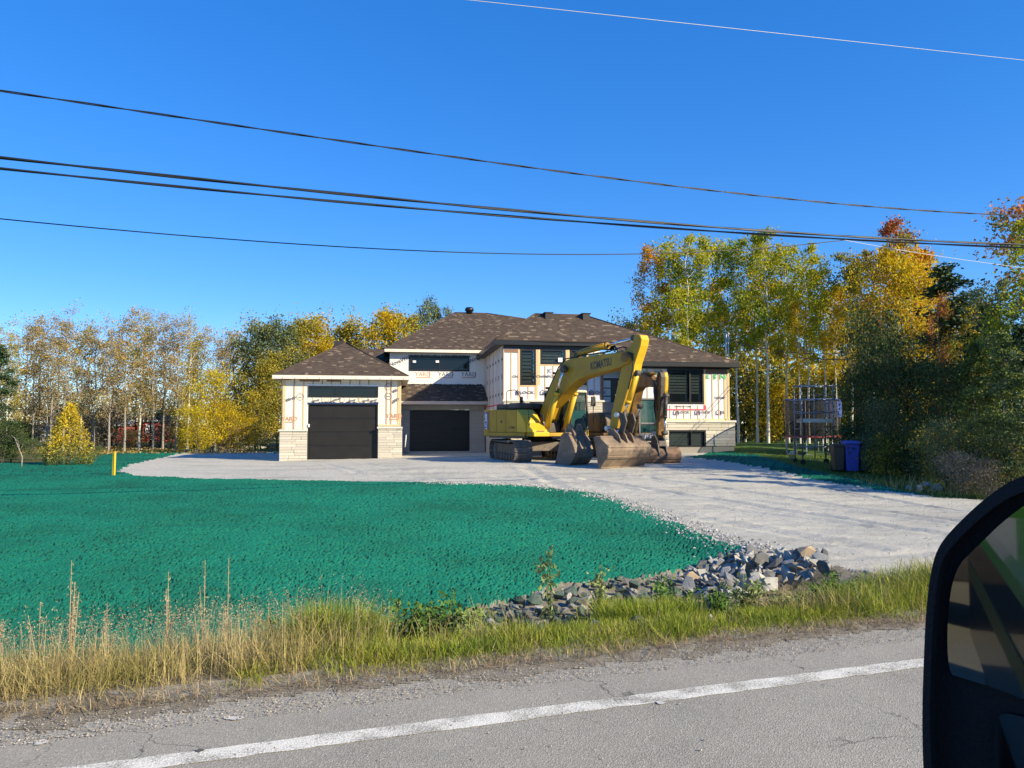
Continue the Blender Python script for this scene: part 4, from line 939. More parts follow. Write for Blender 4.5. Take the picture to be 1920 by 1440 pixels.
for k in range(3):
    ho.tube([P1(1172, 655, -.1 + k * .1), P1(1184 + k, 663, -.22), P1(1187, 690, -.24), P1(1178, 730, -.24)], .022, 5)
ho.build('arm_hoses', M_RUB, arm, kind='stuff')
# cab
CX0, CX1, CY0, CY1, CZ0, CZ1 = -.62, 1.06, .50, 1.50, 1.16, 2.86
cabm = MB()
for x, y in ((CX0, CY0), (CX0, CY1 - .07), (.25, CY0), (.25, CY1 - .07)): cabm.box(x, x + .07, y, y + .07, CZ0, CZ1 - .06)
for y in (CY0, CY1 - .07): cabm.prism([(CX1 - .16, CZ1 - .06), (CX1 - .07, CZ1 - .06), (CX1, CZ0 + .9), (CX1, CZ0), (CX1 - .09, CZ0), (CX1 - .09, CZ0 + .9)], y, y + .07)
cabf = cabm.build('cab', M_DKS, ex, bevel=.01)
MB().prism([(CX0, CZ1 - .06), (CX1 - .06, CZ1 - .06), (CX1 - .12, CZ1 + .04), (CX0 + .05, CZ1 + .06)], CY0 - .01, CY1 + .01).build('cab_roof', M_CREAM, cabf, bevel=.03)
BOX('cab_base', M_YEL, cabf, CX0, CX1, CY0, CY1, CZ0, CZ0 + .10); BOX('cab_back', M_YEL, cabf, CX0, CX0 + .03, CY0 + .07, CY1 - .07, CZ0, CZ1 - .7)
BOX('cab_side_panel', M_YEL, cabf, CX0 + .07, .25, CY0 + .0, CY0 + .03, CZ0 + .1, CZ0 + .62)
gl = MB(); gl.add([(CX1 - .11, CY0 + .07, CZ1 - .06), (CX1 - .11, CY1 - .07, CZ1 - .06), (CX1 - .03, CY1 - .07, CZ0 + .9), (CX1 - .03, CY0 + .07, CZ0 + .9)], [(0, 1, 2, 3)]); gl.build('windscreen', M_CABG, cabf)
BOX('windscreen', M_CABT, cabf, CX1 - .05, CX1 - .04, CY0 + .07, CY1 - .07, CZ0 + .1, CZ0 + .9)
for a, b in ((CX0 + .07, .25), (.32, CX1 - .16)):
    for y in (CY0 + .03, CY1 - .04): BOX('side_window', M_CABG, cabf, a, b, y, y + .006, CZ0 + (.62 if a < 0 else .1), CZ1 - .06)
BOX('rear_window', M_CABG, cabf, CX0 + .03, CX0 + .036, CY0 + .07, CY1 - .07, CZ1 - .7, CZ1 - .06)
seat = MB().box(-.25, .25, .78, 1.22, 1.26, 1.72).box(-.35, -.22, .76, 1.24, 1.72, 2.35).build('operator_seat', M_RUB, cabf, bevel=.04)
MB().tube([(CX1 + .02, CY0 + .06, CZ0 + .05), (CX1 + .04, CY0 + .06, CZ0 + .75), (CX1 - .02, CY0 + .06, CZ1 - .35)], .015, 6).build('grab_rail', M_DKS, cabf)
pm = E1.hit_x(1105, 758, 1.0)
mr = MB().tube([(CX1 - .05, CY1, CZ1 - .25), (1.1, CY1 + .22, CZ1 - .25), (1.1, CY1 + .22, CZ0 + .3)], .014, 6).build('mirror_arm', M_DKS, ex)
BOX('rear_mirror', M_RUB, mr, 1.08, 1.14, CY1 + .10, CY1 + .34, CZ1 - .62, CZ1 - .22, .03)
hs_ = MB()
for k in range(6):
    y = -.30 + k * .13; p = P1(1040, 780, 0)
    hs_.tube([(.35, y, 1.2), (.42, y, 1.75 + .05 * (k % 3)), (.30, y * .9, 1.95), (.12, y * .8, 1.72)], .032, 6)
hs_.build('hydraulic_hoses', M_CREAM, ex, kind='stuff')
vb = MB().box(.10, .55, -.42, .42, 1.17, 1.55).build('valve_block', M_DKS, ex, bevel=.03)
# --- loose digging bucket standing beside it
gb = on_ground(1062, 873); B1 = Frame(gb.x, gb.y, R(-50), gz(gb.x, gb.y) - .02)
lbk = thing('excavator_bucket', 'detached grey-brown digging bucket standing on the gravel, its two lugs upward', 'excavator bucket', tuple(B1.o), B1.a)
plate2 = [(1052, 816), (1058, 810), (1065, 813), (1073, 829), (1078, 845), (1077, 857), (1071, 867), (1063, 875), (1051, 874.5), (1041, 868), (1046, 845)]
pl2 = px_outline(B1, plate2, 0.0); W2 = B1.hit_x(1113, 850, pl2[4][0]).y
b2 = make_bucket(lbk, pl2, 0, max(.9, min(W2, 1.5)), M_BKT, ribs=2); W2 = max(.9, min(W2, 1.5))
xm = (pl2[1][0] + pl2[2][0]) / 2; zt_ = max(p[1] for p in pl2)
for y in (.18, W2 - .3):
    MB().prism([(xm - .30, zt_ - .15), (xm + .35, zt_ - .35), (xm + .22, zt_ - .02), (xm + .05, zt_ + .26), (xm - .10, zt_ + .30), (xm - .2, zt_ + .1)], y, y + .09).build('bucket_ear', M_BKT, lbk)
for k in range(4):
    y = .08 + (W2 - .2) * k / 3; zz = min(p[1] for p in pl2); xx = min(pl2, key=lambda p: p[0])
    MB().prism([(xx[0] + .12, .02), (xx[0] + .12, .13), (xx[0] - .14, .03), (xx[0] - .14, .0)], y, y + .08).build('bucket_tooth', M_DKS, lbk)

# --- second machine, older, behind
E2 = Frame(4.80, 32.9, R(-75), gz(4.8, 32.5) - .03)
e2 = thing('excavator', 'older ochre excavator with teal cab glass and small ditching bucket, half hidden behind the first', 'excavator', tuple(E2.o), E2.a)
h2 = E2.hit_y
for sd in (-1, 1): make_track(e2, -.6, sd * 1.0, R(4), 1.35, .36, .55)
BOX('undercarriage_frame', M_MUD, e2, -1.4, .3, -.8, .8, .36, .7, .04)
MB().lathe([(.52, .68), (.52, .95)], 24, Matrix.Translation((-.6, 0, 0))).build('slew_ring', M_DKS, e2)
BOX('deck', M_OLDY, e2, -1.9, .6, -1.2, 1.25, .92, 1.06, .02)
MB().prism([(-1.3, -1.2), (-1.9, -1.1), (-2.1, -.7), (-2.15, 0), (-2.1, .7), (-1.9, 1.1), (-1.3, 1.2)], .95, 1.75, MXY).build('counterweight', M_OLDY, e2, bevel=.06)
MB().prism([(-1.28, 1.07), (.25, 1.07), (.30, 1.5), (.18, 1.82), (0, 1.92), (-1.28, 1.92)], -1.2, -.45).build('engine_cover', M_OLDY, e2, bevel=.08)
MB().prism([(.31, 1.07), (.58, 1.07), (.58, 1.55), (.31, 1.85)], -1.05, -.50).build('fuel_tank', M_BKT, e2, bevel=.04)
c2x0, c2x1 = -.9, .62
c2a, c2b = E2.hit_x(1198, 780, c2x1).y, E2.hit_x(1246, 780, c2x1).y
z_top, z_bot, z_mid = E2.hit_x(1215, 750, c2x1).z, E2.hit_x(1215, 824, c2x1).z, E2.hit_x(1215, 794, c2x1).z
cf = MB()
for x in (c2x0, -.15, c2x1 - .07):
    for y in (c2a, c2b - .07): cf.box(x, x + .07, y, y + .07, z_bot, z_top)
cf.box(c2x1 - .06, c2x1 + .002, c2a + .07, c2b - .07, z_mid - .035, z_mid + .035)
cb2 = cf.build('cab', M_GREYC, e2, bevel=.01)
BOX('cab_roof', M_GREYC, cb2, c2x0, c2x1 + .02, c2a - .01, c2b + .01, z_top, z_top + .09, .03)
BOX('cab_base', M_GREYC, cb2, c2x0, c2x1 + .003, c2a + .005, c2b - .005, z_bot, z_bot + .26, .01)
lettering('14-30', .17, (c2x1 + .01, (c2a * .62 + c2b * .38), z_bot + .12), M_WHITE, cb2, rot=(math.pi / 2, 0, math.pi / 2), bold=True)
BOX('windscreen', M_CABT, cb2, c2x1 - .05, c2x1 - .045, c2a + .07, c2b - .07, z_mid + .03, z_top); BOX('windscreen', M_CABT, cb2, c2x1 - .05, c2x1 - .045, c2a + .07, c2b - .07, z_bot + .26, z_mid - .03)
for y in (c2a + .03, c2b - .04):
    BOX('side_window', M_CABT, cb2, c2x0 + .07, -.15, y, y + .006, z_bot + .6, z_top); BOX('side_window', M_CABT, cb2, -.08, c2x1 - .07, y, y + .006, z_bot + .26, z_top)
BOX('operator_seat', M_RUB, cb2, -.5, 0, (c2a + c2b) / 2 - .22, (c2a + c2b) / 2 + .22, z_bot + .1, z_bot + .55, .04)
def limb(fr, pts, wd):
    """a plate of given thickness along a centre line traced in the machine's own plane"""
    C = [(lambda p: (p.x, p.z))(fr.hit_y(px, py, 0)) for px, py in pts]; up, lo = [], []
    for i, (x, z) in enumerate(C):
        a_, b_ = C[max(0, i - 1)], C[min(len(C) - 1, i + 1)]; dx, dz = b_[0] - a_[0], b_[1] - a_[1]; l_ = math.hypot(dx, dz) or 1
        up.append((x - dz / l_ * wd[i] / 2, z + dx / l_ * wd[i] / 2)); lo.append((x + dz / l_ * wd[i] / 2, z - dx / l_ * wd[i] / 2))
    return up + lo[::-1]
b2o = limb(E2, [(1183, 815), (1186, 790), (1190, 750), (1195, 724), (1203, 714), (1216, 714), (1231, 718)], [.34, .42, .50, .58, .56, .46, .34])
boom2 = MB().prism(b2o, -.19, .19).build('boom', M_OLDY, e2, bevel=.02)
MB().prism(px_outline(E2, [(1197, 709.5), (1211, 709), (1229, 713), (1233, 718), (1231, 724), (1213, 724)], -.185), -.187, -.181).build('grease_patch', M_DKS, boom2)
a2o = limb(E2, [(1242, 697), (1242, 706), (1240.5, 722), (1239.5, 750), (1238.5, 785), (1238, 822)], [.22, .42, .52, .44, .34, .24])
arm2 = MB().prism(a2o, -.15, .15).build('arm', M_OLDY, e2, bevel=.015)
# front plate of the arm, with sunlight painted as yellow along its right edge
ff = limb(E2, [(1242, 698), (1242, 706), (1240.5, 722), (1239.5, 750), (1238.8, 775)], [.24, .43, .535, .455, .39])
hf = len(ff) // 2; f1 = ff[:hf]; f2 = ff[hf:]; fr_ = f1 if sum(p[0] for p in f1) > sum(p[0] for p in f2) else f2
MB().prism(list(fr_) + [(x - .03, z) for x, z in list(fr_)[::-1]], .03, .145).build('arm_plate', M_YELB, arm2)
MB().prism([(x + .001, z) for x, z in fr_] + [(x - .03, z) for x, z in list(fr_)[::-1]], -.145, -.01).build('arm_plate', M_DKS, arm2)
def P2(px, py, y): p = E2.hit_y(px, py, y); return Vector((p.x, y, p.z))
cylinder_part(boom2, P2(1203, 704, 0), P2(1243, 699, 0), .075, .04, .55, M_OLDY, 'arm_cylinder')
cylinder_part(e2, P2(1186, 818, -.3), P2(1200, 762, -.3), .085, .045, .6, M_OLDY, 'boom_cylinder'); cylinder_part(e2, P2(1186, 818, .3), P2(1200, 762, .3), .085, .045, .6, M_OLDY, 'boom_cylinder')
cylinder_part(arm2, P2(1249, 742, 0), P2(1246, 812, 0), .07, .04, .6, M_DKS, 'bucket_cylinder')
hz_ = MB()
for k in range(5):
    y = -.16 + k * .05
    hz_.tube([P2(1226, 712 + k, y), P2(1229 - k * .8, 735, y - .1), P2(1226 + k, 760, y - .12), P2(1230, 785, y)], .022, 5)
    hz_.tube([P2(1236, 700 + k, y), P2(1232, 716, y), P2(1230 + k, 738, y - .05), P2(1233, 770, y)], .02, 5)
hz_.build('hydraulic_hoses', M_RUB, e2, kind='stuff')
g3 = on_ground(1212, 870.5); l3 = E2.l(g3); y3 = l3.y
pp = [(-.42, .62), (-.2, .78), (.08, .80), (.30, .70), (.44, .50), (.46, .30), (.38, .12), (.22, .02), (-.05, -.01), (-.36, .05)]
sc = (E2.hit_x(1210, 834, l3.x).z - 0) / .80
pp = [(l3.x - .2 + x * sc, z * sc + l3.z) for x, z in pp]
W3 = E2.hit_x(1279, 855, l3.x + .2).y - y3
bk2 = make_bucket(e2, pp, y3 - .05, y3 + W3, M_BKT2, ribs=1)
yb = E2.hit_x(1240, 850, l3.x).y
for dy in (-.16, .16): MB().prism([(l3.x - .55, .55 * sc), (l3.x + .22, .30 * sc), (l3.x + .05, .95 * sc), (l3.x - .2, 1.25 * sc), (l3.x - .45, 1.2 * sc)], yb + dy - .025, yb + dy + .025).build('bucket_ear', M_DKS, bk2)
MB().box(l3.x - .3, l3.x + .1, yb - .14, yb + .14, .72 * sc, .98 * sc).build('quick_hitch', M_MUD, e2, bevel=.03)
for px, py in ((1238, 822), (1240, 838), (1236, 812)):
    p = P2(px, py, 0); MB().lathe([(.06, -.28), (.06, .28)], 10, Matrix.Translation((p.x, yb * 0, p.z)) @ Matrix.Rotation(math.pi / 2, 4, 'X')).build('pin', M_GALV, arm2)
# ------------------------------------------------------------------ trees and shrubs
def leafm(name, c, c2, tr=0.35, isl=0.35, sc=0.6, c3=None, s3=0.5, r3=(.5, .6)):
    return mat(name, c, 0.65, c2=c2, scale=sc, detail=2, spec=0.25, island=isl, trans=tr, objvar=0.10, c3=c3, s3=s3, r3=r3)
LF = {
 'poplar': leafm('yellow green poplar leaves', (0.38, 0.40, 0.022), (0.54, 0.46, 0.024), c3=(0.28, 0.36, 0.028), s3=.35, tr=.5),
 'green': leafm('green poplar leaves', (0.22, 0.30, 0.028), (0.36, 0.36, 0.03), tr=.5),
 'gold': leafm('golden leaves', (0.64, 0.44, 0.014), (0.52, 0.42, 0.020), c3=(0.60, 0.31, 0.014), s3=.4, r3=(.56, .66), tr=.5),
 'orange': leafm('orange maple leaves', (0.62, 0.27, 0.018), (0.58, 0.38, 0.018), tr=.5),
 'rust': leafm('rust red leaves', (0.50, 0.14, 0.035), (0.38, 0.19, 0.035), c3=(0.15, 0.17, 0.04)),
 'brown': leafm('tan brown leaves', (0.44, 0.33, 0.13), (0.34, 0.26, 0.10), c3=(0.50, 0.34, 0.035), s3=.3),
 'olive': leafm('olive leaves', (0.32, 0.275, 0.035), (0.44, 0.34, 0.035), c3=(0.21, 0.23, 0.04), s3=.3),
 'dark': leafm('dark green leaves', (0.050, 0.085, 0.024), (0.080, 0.115, 0.028), tr=.25),
 'sage': leafm('grey green leaves', (0.17, 0.20, 0.085), (0.12, 0.16, 0.06), tr=.25),
 'bright': leafm('bright yellow leaves', (0.66, 0.50, 0.014), (0.52, 0.43, 0.020), tr=.42),
 'needle': leafm('conifer needles', (0.030, 0.060, 0.024), (0.055, 0.09, 0.03), tr=.12),
 'pine': leafm('pine needles', (0.075, 0.12, 0.03), (0.13, 0.16, 0.035), tr=.15),
 'cedar': leafm('golden cedar sprays', (0.60, 0.45, 0.04), (0.40, 0.32, 0.04), c3=(0.20, 0.20, 0.05), s3=1.2, r3=(.56, .66)),
 'cedarg': leafm('green cedar sprays', (0.16, 0.20, 0.06), (0.10, 0.14, 0.05)),
 'twig': leafm('bare grey twigs and dry leaves', (0.36, 0.29, 0.19), (0.30, 0.23, 0.14), tr=.1),
}
M_BIRCH = mat('white birch bark', (0.62, 0.58, 0.50), 0.8, c2=(0.20, 0.18, 0.16), scale=2.2, detail=6, mixr=(.58, .66), stretch=(1, 1, 3.5), spec=.2)
M_BARK = mat('grey brown bark', (0.15, 0.125, 0.10), 0.9, c2=(0.09, 0.075, 0.06), scale=4, detail=6, bump=.02, stretch=(1, 1, .4), spec=.2)
M_BARKG = mat('pale grey bark', (0.33, 0.30, 0.25), 0.9, c2=(0.20, 0.18, 0.15), scale=3, detail=6, stretch=(1, 1, 2), spec=.2)
def tubes_np(segs, n=4):
    """list of (path [(x,y,z)], radii)"""
    b = MB(); b.smooth = True
    for p, r, k in segs: b.tube(p, r, k, caps=False)
    return b
def leaf_quads(C, size, rng, flat=0.0, aspect=0.62):
    n = len(C); a = rng.normal(size=(n, 3)); a[:, 2] *= (1 - flat); a /= np.linalg.norm(a, axis=1, keepdims=True) + 1e-9
    b = rng.normal(size=(n, 3)); b -= a * (a * b).sum(1, keepdims=True); b /= np.linalg.norm(b, axis=1, keepdims=True) + 1e-9
    s = (size * rng.uniform(.6, 1.35, n))[:, None]
    V = np.stack([C - a * s * .5, C + b * s * .5 * aspect, C + a * s * .5, C - b * s * .5 * aspect], 1).reshape(-1, 3)
    return V, np.arange(len(V)).reshape(-1, 4)
PROTO = {}
def tree_proto(key, H, cb, cw, nleaf, lsize, seed, limbs=16, shape='oval', twigs=3, spread=.35, lean=.0, bare=0, rbase=None, multi=1):
    rng = np.random.default_rng(seed); segs = []; tips = []
    for mstem in range(multi):
        ox, oy = (0, 0) if multi == 1 else rng.normal(size=2) * .12
        la, ld = rng.uniform(0, 6.28), lean + (0.10 if multi > 1 else 0) * rng.uniform(.5, 2.4)
        wob = rng.normal(size=(9, 2)) * .012 * H
        P = []
        for i in range(9):
            t = i / 8; P.append((ox + wob[i, 0] * t + math.cos(la) * ld * H * t ** 1.3, oy + wob[i, 1] * t + math.sin(la) * ld * H * t ** 1.3, H * .97 * t - (0.15 if i == 0 else 0)))
        r0 = rbase or H * .0085
        segs.append((P, [r0 * (1 - .9 * (i / 8) ** .9) * (1.12 if i == 0 else 1) for i in range(9)], 7))
        def at(t):
            f = min(max(t, 0), .999) * 8; i = int(f); f -= i; return np.array(P[i]) * (1 - f) + np.array(P[i + 1]) * f
        for j in range(limbs):
            t = cb + (1 - cb) * (j + rng.uniform(0, .9)) / limbs * .97
            u = (t - cb) / (1 - cb)
            prof = {'oval': math.sin(math.pi * min(1, .12 + .85 * u)) ** .6, 'cone': (1 - u) ** .85 + .05, 'flat': 0.55 + .45 * u, 'col': .8 - .3 * abs(u - .4)}[shape]
            L = cw * .5 * prof * rng.uniform(.65, 1.2)
            az = rng.uniform(0, 6.28); el = {'oval': .55, 'cone': -.05, 'flat': .35, 'col': .9}[shape] + rng.normal() * .15
            b0 = at(t); d = np.array([math.cos(az) * math.cos(el), math.sin(az) * math.cos(el), math.sin(el)])
            pts = [b0]
            for k in range(1, 4):
                pts.append(b0 + d * L * k / 3 + np.array([0, 0, L * .10 * (k / 3) ** 2 * (1 if shape != 'cone' else -1.4)]) + rng.normal(size=3) * L * .05)
            rb = max(.012, r0 * .42 * (1 - t * .6)); segs.append(([tuple(p) for p in pts], [rb, rb * .7, rb * .4, .006], 4))
            for k in range(twigs + bare):
                f = rng.uniform(.35, 1) * 3; i = min(int(f), 2); q = pts[i] * (1 - f + i) + pts[i + 1] * (f - i)
                dd = d * .5 + rng.normal(size=3) * .55 + np.array([0, 0, .3 if shape != 'cone' else 0]); dd /= np.linalg.norm(dd); l = L * rng.uniform(.25, .55)
                e = q + dd * l
                if k % 2 == 0 or bare: segs.append(([tuple(q), tuple((q + e) / 2 + rng.normal(size=3) * l * .06), tuple(e)], [.011, .008, .004], 3))
                tips.append((e, l)); tips.append(((q + e) / 2, l))
            tips.append((pts[3], L * .4)); tips.append((pts[2], L * .4))
        tips.append((at(.98), cw * .12)); tips.append((at(.93), cw * .14))
    T = np.array([t[0] for t in tips]); Ls = np.array([t[1] for t in tips])
    wgt = rng.uniform(.15, 1, len(T)) ** 1.5; wgt /= wgt.sum()
    pick = rng.choice(len(T), nleaf, p=wgt); C = T[pick] + rng.normal(size=(nleaf, 3)) * (Ls[pick] * spread + cw * .03)[:, None] * np.array([1, 1, .75])
    C = C[C[:, 2] > .05]
    V, F = leaf_quads(C, lsize, rng)
    tb = tubes_np(segs); tm = tb.mesh('trunk', M_BARK)
    cm = np_mesh('crown', V, F, [LF['green']])
    PROTO.setdefault(key, []).append((tm, cm, H)); return
for s_ in range(3): tree_proto('poplar', 13, .42, 3.5, 5200, .165, 100 + s_, limbs=19, shape='oval', spread=.34)
for s_ in range(3): tree_proto('sparse', 10.5, .22, 3.6, 3600, .105, 200 + s_, limbs=20, shape='col', twigs=3, bare=4, spread=.30, rbase=.085)
for s_ in range(3): tree_proto('round', 9, .15, 4.6, 6000, .16, 300 + s_, limbs=20, shape='oval', spread=.36)
for s_ in range(2): tree_proto('spruce', 10, .08, 3.4, 7500, .15, 400 + s_, limbs=44, shape='cone', twigs=3, spread=.22)
for s_ in range(2): tree_proto('lean', 10.5, .18, 4.0, 1900, .16, 250 + s_, limbs=16, shape='col', twigs=2, bare=1, spread=.32, rbase=.08)
for s_ in range(2): tree_proto('poplar_far', 13, .30, 4.0, 2600, .24, 150 + s_, limbs=15, shape='oval', twigs=2, spread=.34)
for s_ in range(3): tree_proto('bush', 4, .05, 3.6, 5600, .105, 500 + s_, limbs=22, shape='oval', twigs=4, spread=.34, multi=3)
for s_ in range(2): tree_proto('shrub', 2.2, .02, 2.4, 3000, .10, 600 + s_, limbs=12, shape='oval', twigs=3, spread=.4, multi=3)
def plant_tree(name, key, v, px, pyt, Y, leaf, label, cat='tree', group=None, bark=None, wide=1.0, pyb=None, leafscale=None):
    tm, cm, H = PROTO[key][v % len(PROTO[key])]
    x = (px - CX) / FPX * Y * CP; z0 = gz(x, Y); top = at_y(px, pyt, Y).z; h = max(.5, top - z0); k = h / H
    o = thing(name, label, cat, (x, Y, z0), random.uniform(0, 6.28), group)
    for me, nm, m in ((tm, 'trunk', bark or M_BARK), (cm, 'crown', LF[leaf])):
        c = bpy.data.objects.new(nm, me); link(c, o); c.scale = (k * wide, k * wide, k)
        c.material_slots[0].link = 'OBJECT'; c.material_slots[0].material = m
    return o
RT = random.Random(5)
ORD = ('first', 'second', 'third', 'fourth', 'fifth', 'sixth', 'seventh', 'eighth', 'ninth', 'tenth', 'eleventh', 'twelfth')
def at_py(h, Y): return HORIZON - (h - CAM_H) * FPX / Y
# --- left wood: thin half-bare trees
G1 = 'half-bare trees of the wood left of the house'
front = [(12, 610, 47), (62, 598, 50), (96, 606, 49), (119, 588, 47), (152, 618, 50), (176, 612, 49), (205, 606, 48), (234, 582, 48), (262, 588, 50), (288, 606, 49), (306, 594, 51), (331, 600, 49), (352, 597, 50), (376, 616, 51), (404, 640, 50), (430, 632, 52)]
for i, (px, t, Y) in enumerate(front):
    o_ = ('first', 'second', 'third', 'fourth', 'fifth', 'sixth', 'seventh', 'eighth', 'ninth', 'tenth')
    lab = ('thin tan-leaved tree at the edge of the wood, behind the golden cedar' if 80 < px < 190 else 'thin half-bare tree in front of the red shed' if 190 <= px < 320 else 'thin half-bare tree behind the bright yellow bushes' if px >= 320 else 'thin half-bare tree behind the dark spruce at the picture edge')
    nth = o_[sum(1 for p in front[:i] if (p[0] > 80) == (px > 80) and (p[0] > 190) == (px > 190) and (p[0] > 320) == (px > 320))]
    lab = lab.replace('thin ', nth + ' thin ', 1) + ', counting rightwards'
    plant_tree('birch_tree', 'sparse', i, px, t, Y, 'brown' if i % 4 else 'olive', lab, group=G1 + (', by the cedar' if 80 < px < 190 else ', by the shed' if 190 <= px < 320 else ', by the yellow bushes' if px >= 320 else ', at the edge'), bark=M_BARKG if i % 4 else M_BIRCH, wide=1.1)
for i in range(24):
    px = -40 + i * 22 + RT.uniform(-9, 9)
    plant_tree('birch_tree', 'lean', i + 1, px, 622 + RT.uniform(-14, 26) + (14 if px > 350 else 0), 58 + RT.uniform(-3, 8), 'twig' if i % 4 == 0 else 'brown', 'thin bare grey tree deeper in the wood left of the house', group='bare trees deeper in the wood', bark=M_BARK, wide=1.25)
# low undergrowth at the wood's edge
for i in range(16):
    px = 10 + i * 28 + RT.uniform(-8, 8)
    plant_tree('shrub', 'shrub', i, px, 790 + RT.uniform(-25, 22), 53 + RT.uniform(0, 9), ('brown', 'olive', 'dark', 'twig')[i % 4], 'low tangled shrub among the trunks of the wood left of the house', cat='shrub', group='undergrowth of the left wood', wide=1.5)
# bright yellow bushes
for i, (px, t, Y, lf, wd, lab) in enumerate([(398, 706, 46, 'bright', 1.05, 'tall bright yellow bush at the wood edge, left of the garage'), (374, 770, 45, 'bright', 1.3, 'low bright yellow bush left of the tall yellow one'), (425, 760, 47, 'gold', 1.2, 'golden bush between the tall yellow bush and the garage'), (468, 788, 47, 'gold', 1.3, 'small orange-gold bush behind the gravel mound'), (345, 806, 46, 'gold', 1.3, 'small low yellow bush farthest left of the yellow bushes'), (490, 742, 49, 'olive', 1.3, 'yellow-green bush close to the corner of the garage')]):
    plant_tree('yellow_bush', 'bush', i, px, t, Y, lf, lab, cat='bush', wide=wd * (.62 if i == 0 else .8))
# trees behind the garage
G2 = 'leafy trees behind the garage'
GT = [(478, 612, 52, 'sage'), (503, 608, 54, 'olive'), (528, 604, 52, 'sage'), (556, 612, 56, 'olive'), (575, 600, 55, 'olive'), (612, 598, 57, 'gold'), (640, 612, 58, 'olive'), (672, 606, 57, 'olive'), (700, 592, 58, 'olive'), (724, 586, 57, 'gold'), (752, 590, 58, 'olive'), (790, 566, 60, 'sage'), (826, 576, 61, 'sage'), (520, 660, 50, 'olive'), (480, 680, 49, 'olive'), (590, 640, 54, 'gold'), (1190, 604, 60, 'sage')]
for i, (px, t, Y, lf) in enumerate(GT):
    one = {478: 'dark grey-green tree with yellow leaf edge, first behind the garage from the left', 790: 'tall grey-green spire of a tree above the upper roof, left one', 826: 'tall grey-green spire of a tree above the upper roof, right one', 1190: 'small treetop peeking over the roof near the yellow poplars'}.get(px)
    plant_tree('leafy_tree', 'round', i, px, t, Y, lf, one or ('grey-green leafy tree behind the garage roof' if lf in ('dark', 'sage') else 'golden leafy tree behind the garage roof' if lf == 'gold' else 'olive yellow leafy tree behind the garage roof').replace('leafy tree', 'leafy tree, %s of its colour from the left,' % ORD[sum(1 for g_ in GT if g_[3] == lf and g_[0] < px)]), group=None if one else G2 + (' grey' if lf in ('dark', 'sage') else ' ' + lf), wide=.55 if px in (790, 826) else .95)
for i in range(7):
    plant_tree('leafy_tree', 'poplar_far', i, 470 + i * 62 + RT.uniform(-10, 10), 640 + RT.uniform(-12, 12), 64, 'brown' if i % 2 else 'olive', 'tan tree in the second row behind the garage', group='second row behind the garage', wide=1.2)
# --- right wood: tall yellow-green poplars
G3 = 'tall yellow-green poplars right of the house'
rp = [(1222, 458, 47, 'orange', 'orange-topped thin tree, first of the tall trees right of the roof', .9), (1262, 478, 46, 'poplar', None, 1), (1292, 436, 45, 'poplar', 'tall yellow-green poplar with white trunk above the end of the roof', 1.05), (1330, 440, 46, 'poplar', None, 1), (1384, 448, 45, 'green', None, .95), (1420, 442, 47, 'poplar', None, .95), (1440, 426, 44, 'poplar', 'tallest yellow-green poplar with twin pale trunks', 1.0), (1478, 462, 46, 'poplar', None, 1), (1516, 456, 43, 'poplar', 'yellow-green poplar with bent top behind the scaffold', 1.0), (1548, 500, 45, 'poplar', None, 1), (1598, 474, 44, 'olive', 'grey-olive tall tree left of the red-topped tree', 1.0), (1640, 468, 43, 'olive', None, 1.0), (1500, 560, 42, 'gold', None, .8), (1570, 540, 43, 'gold', None, .8), (1350, 560, 48, 'gold', None, .8)]
for i, (px, t, Y, lf, lab, wd) in enumerate(rp):
    plant_tree('poplar_tree', 'poplar', i, px, t, Y, lf, lab or ('%s golden poplar between the tall green ones, counting rightwards' % ORD[sum(1 for r_ in rp if r_[3] == 'gold' and r_[0] < px)] if lf == 'gold' else '%s pale-trunked yellow-green poplar among the tall ones, counting right from the house end' % ORD[sum(1 for r_ in rp if r_[3] != 'gold' and not r_[4] and r_[0] < px)]), group=None if lab else G3 + (' gold' if lf == 'gold' else ''), bark=M_BIRCH, wide=wd * .86)
for i in range(15):
    px = 1215 + i * 44 + RT.uniform(-10, 10)
    plant_tree('poplar_tree', 'poplar_far', i + 1, px, 505 + RT.uniform(-20, 60), 53 + RT.uniform(0, 6), ('gold', 'olive', 'poplar', 'gold', 'brown')[i % 5], 'yellowing poplar in the second row of the right wood', group='second row of the right wood', bark=M_BARKG if i % 2 else M_BIRCH, wide=1.05)
for i in range(14):
    px = 1390 + i * 30 + RT.uniform(-8, 8)
    plant_tree('shrub', 'shrub', i, px, 700 + RT.uniform(-40, 60), 47 + RT.uniform(0, 4), ('olive', 'dark', 'gold', 'olive')[i % 4], 'leafy undergrowth bush among the birch trunks of the right wood', cat='bush', group='undergrowth of the right wood', wide=.95)
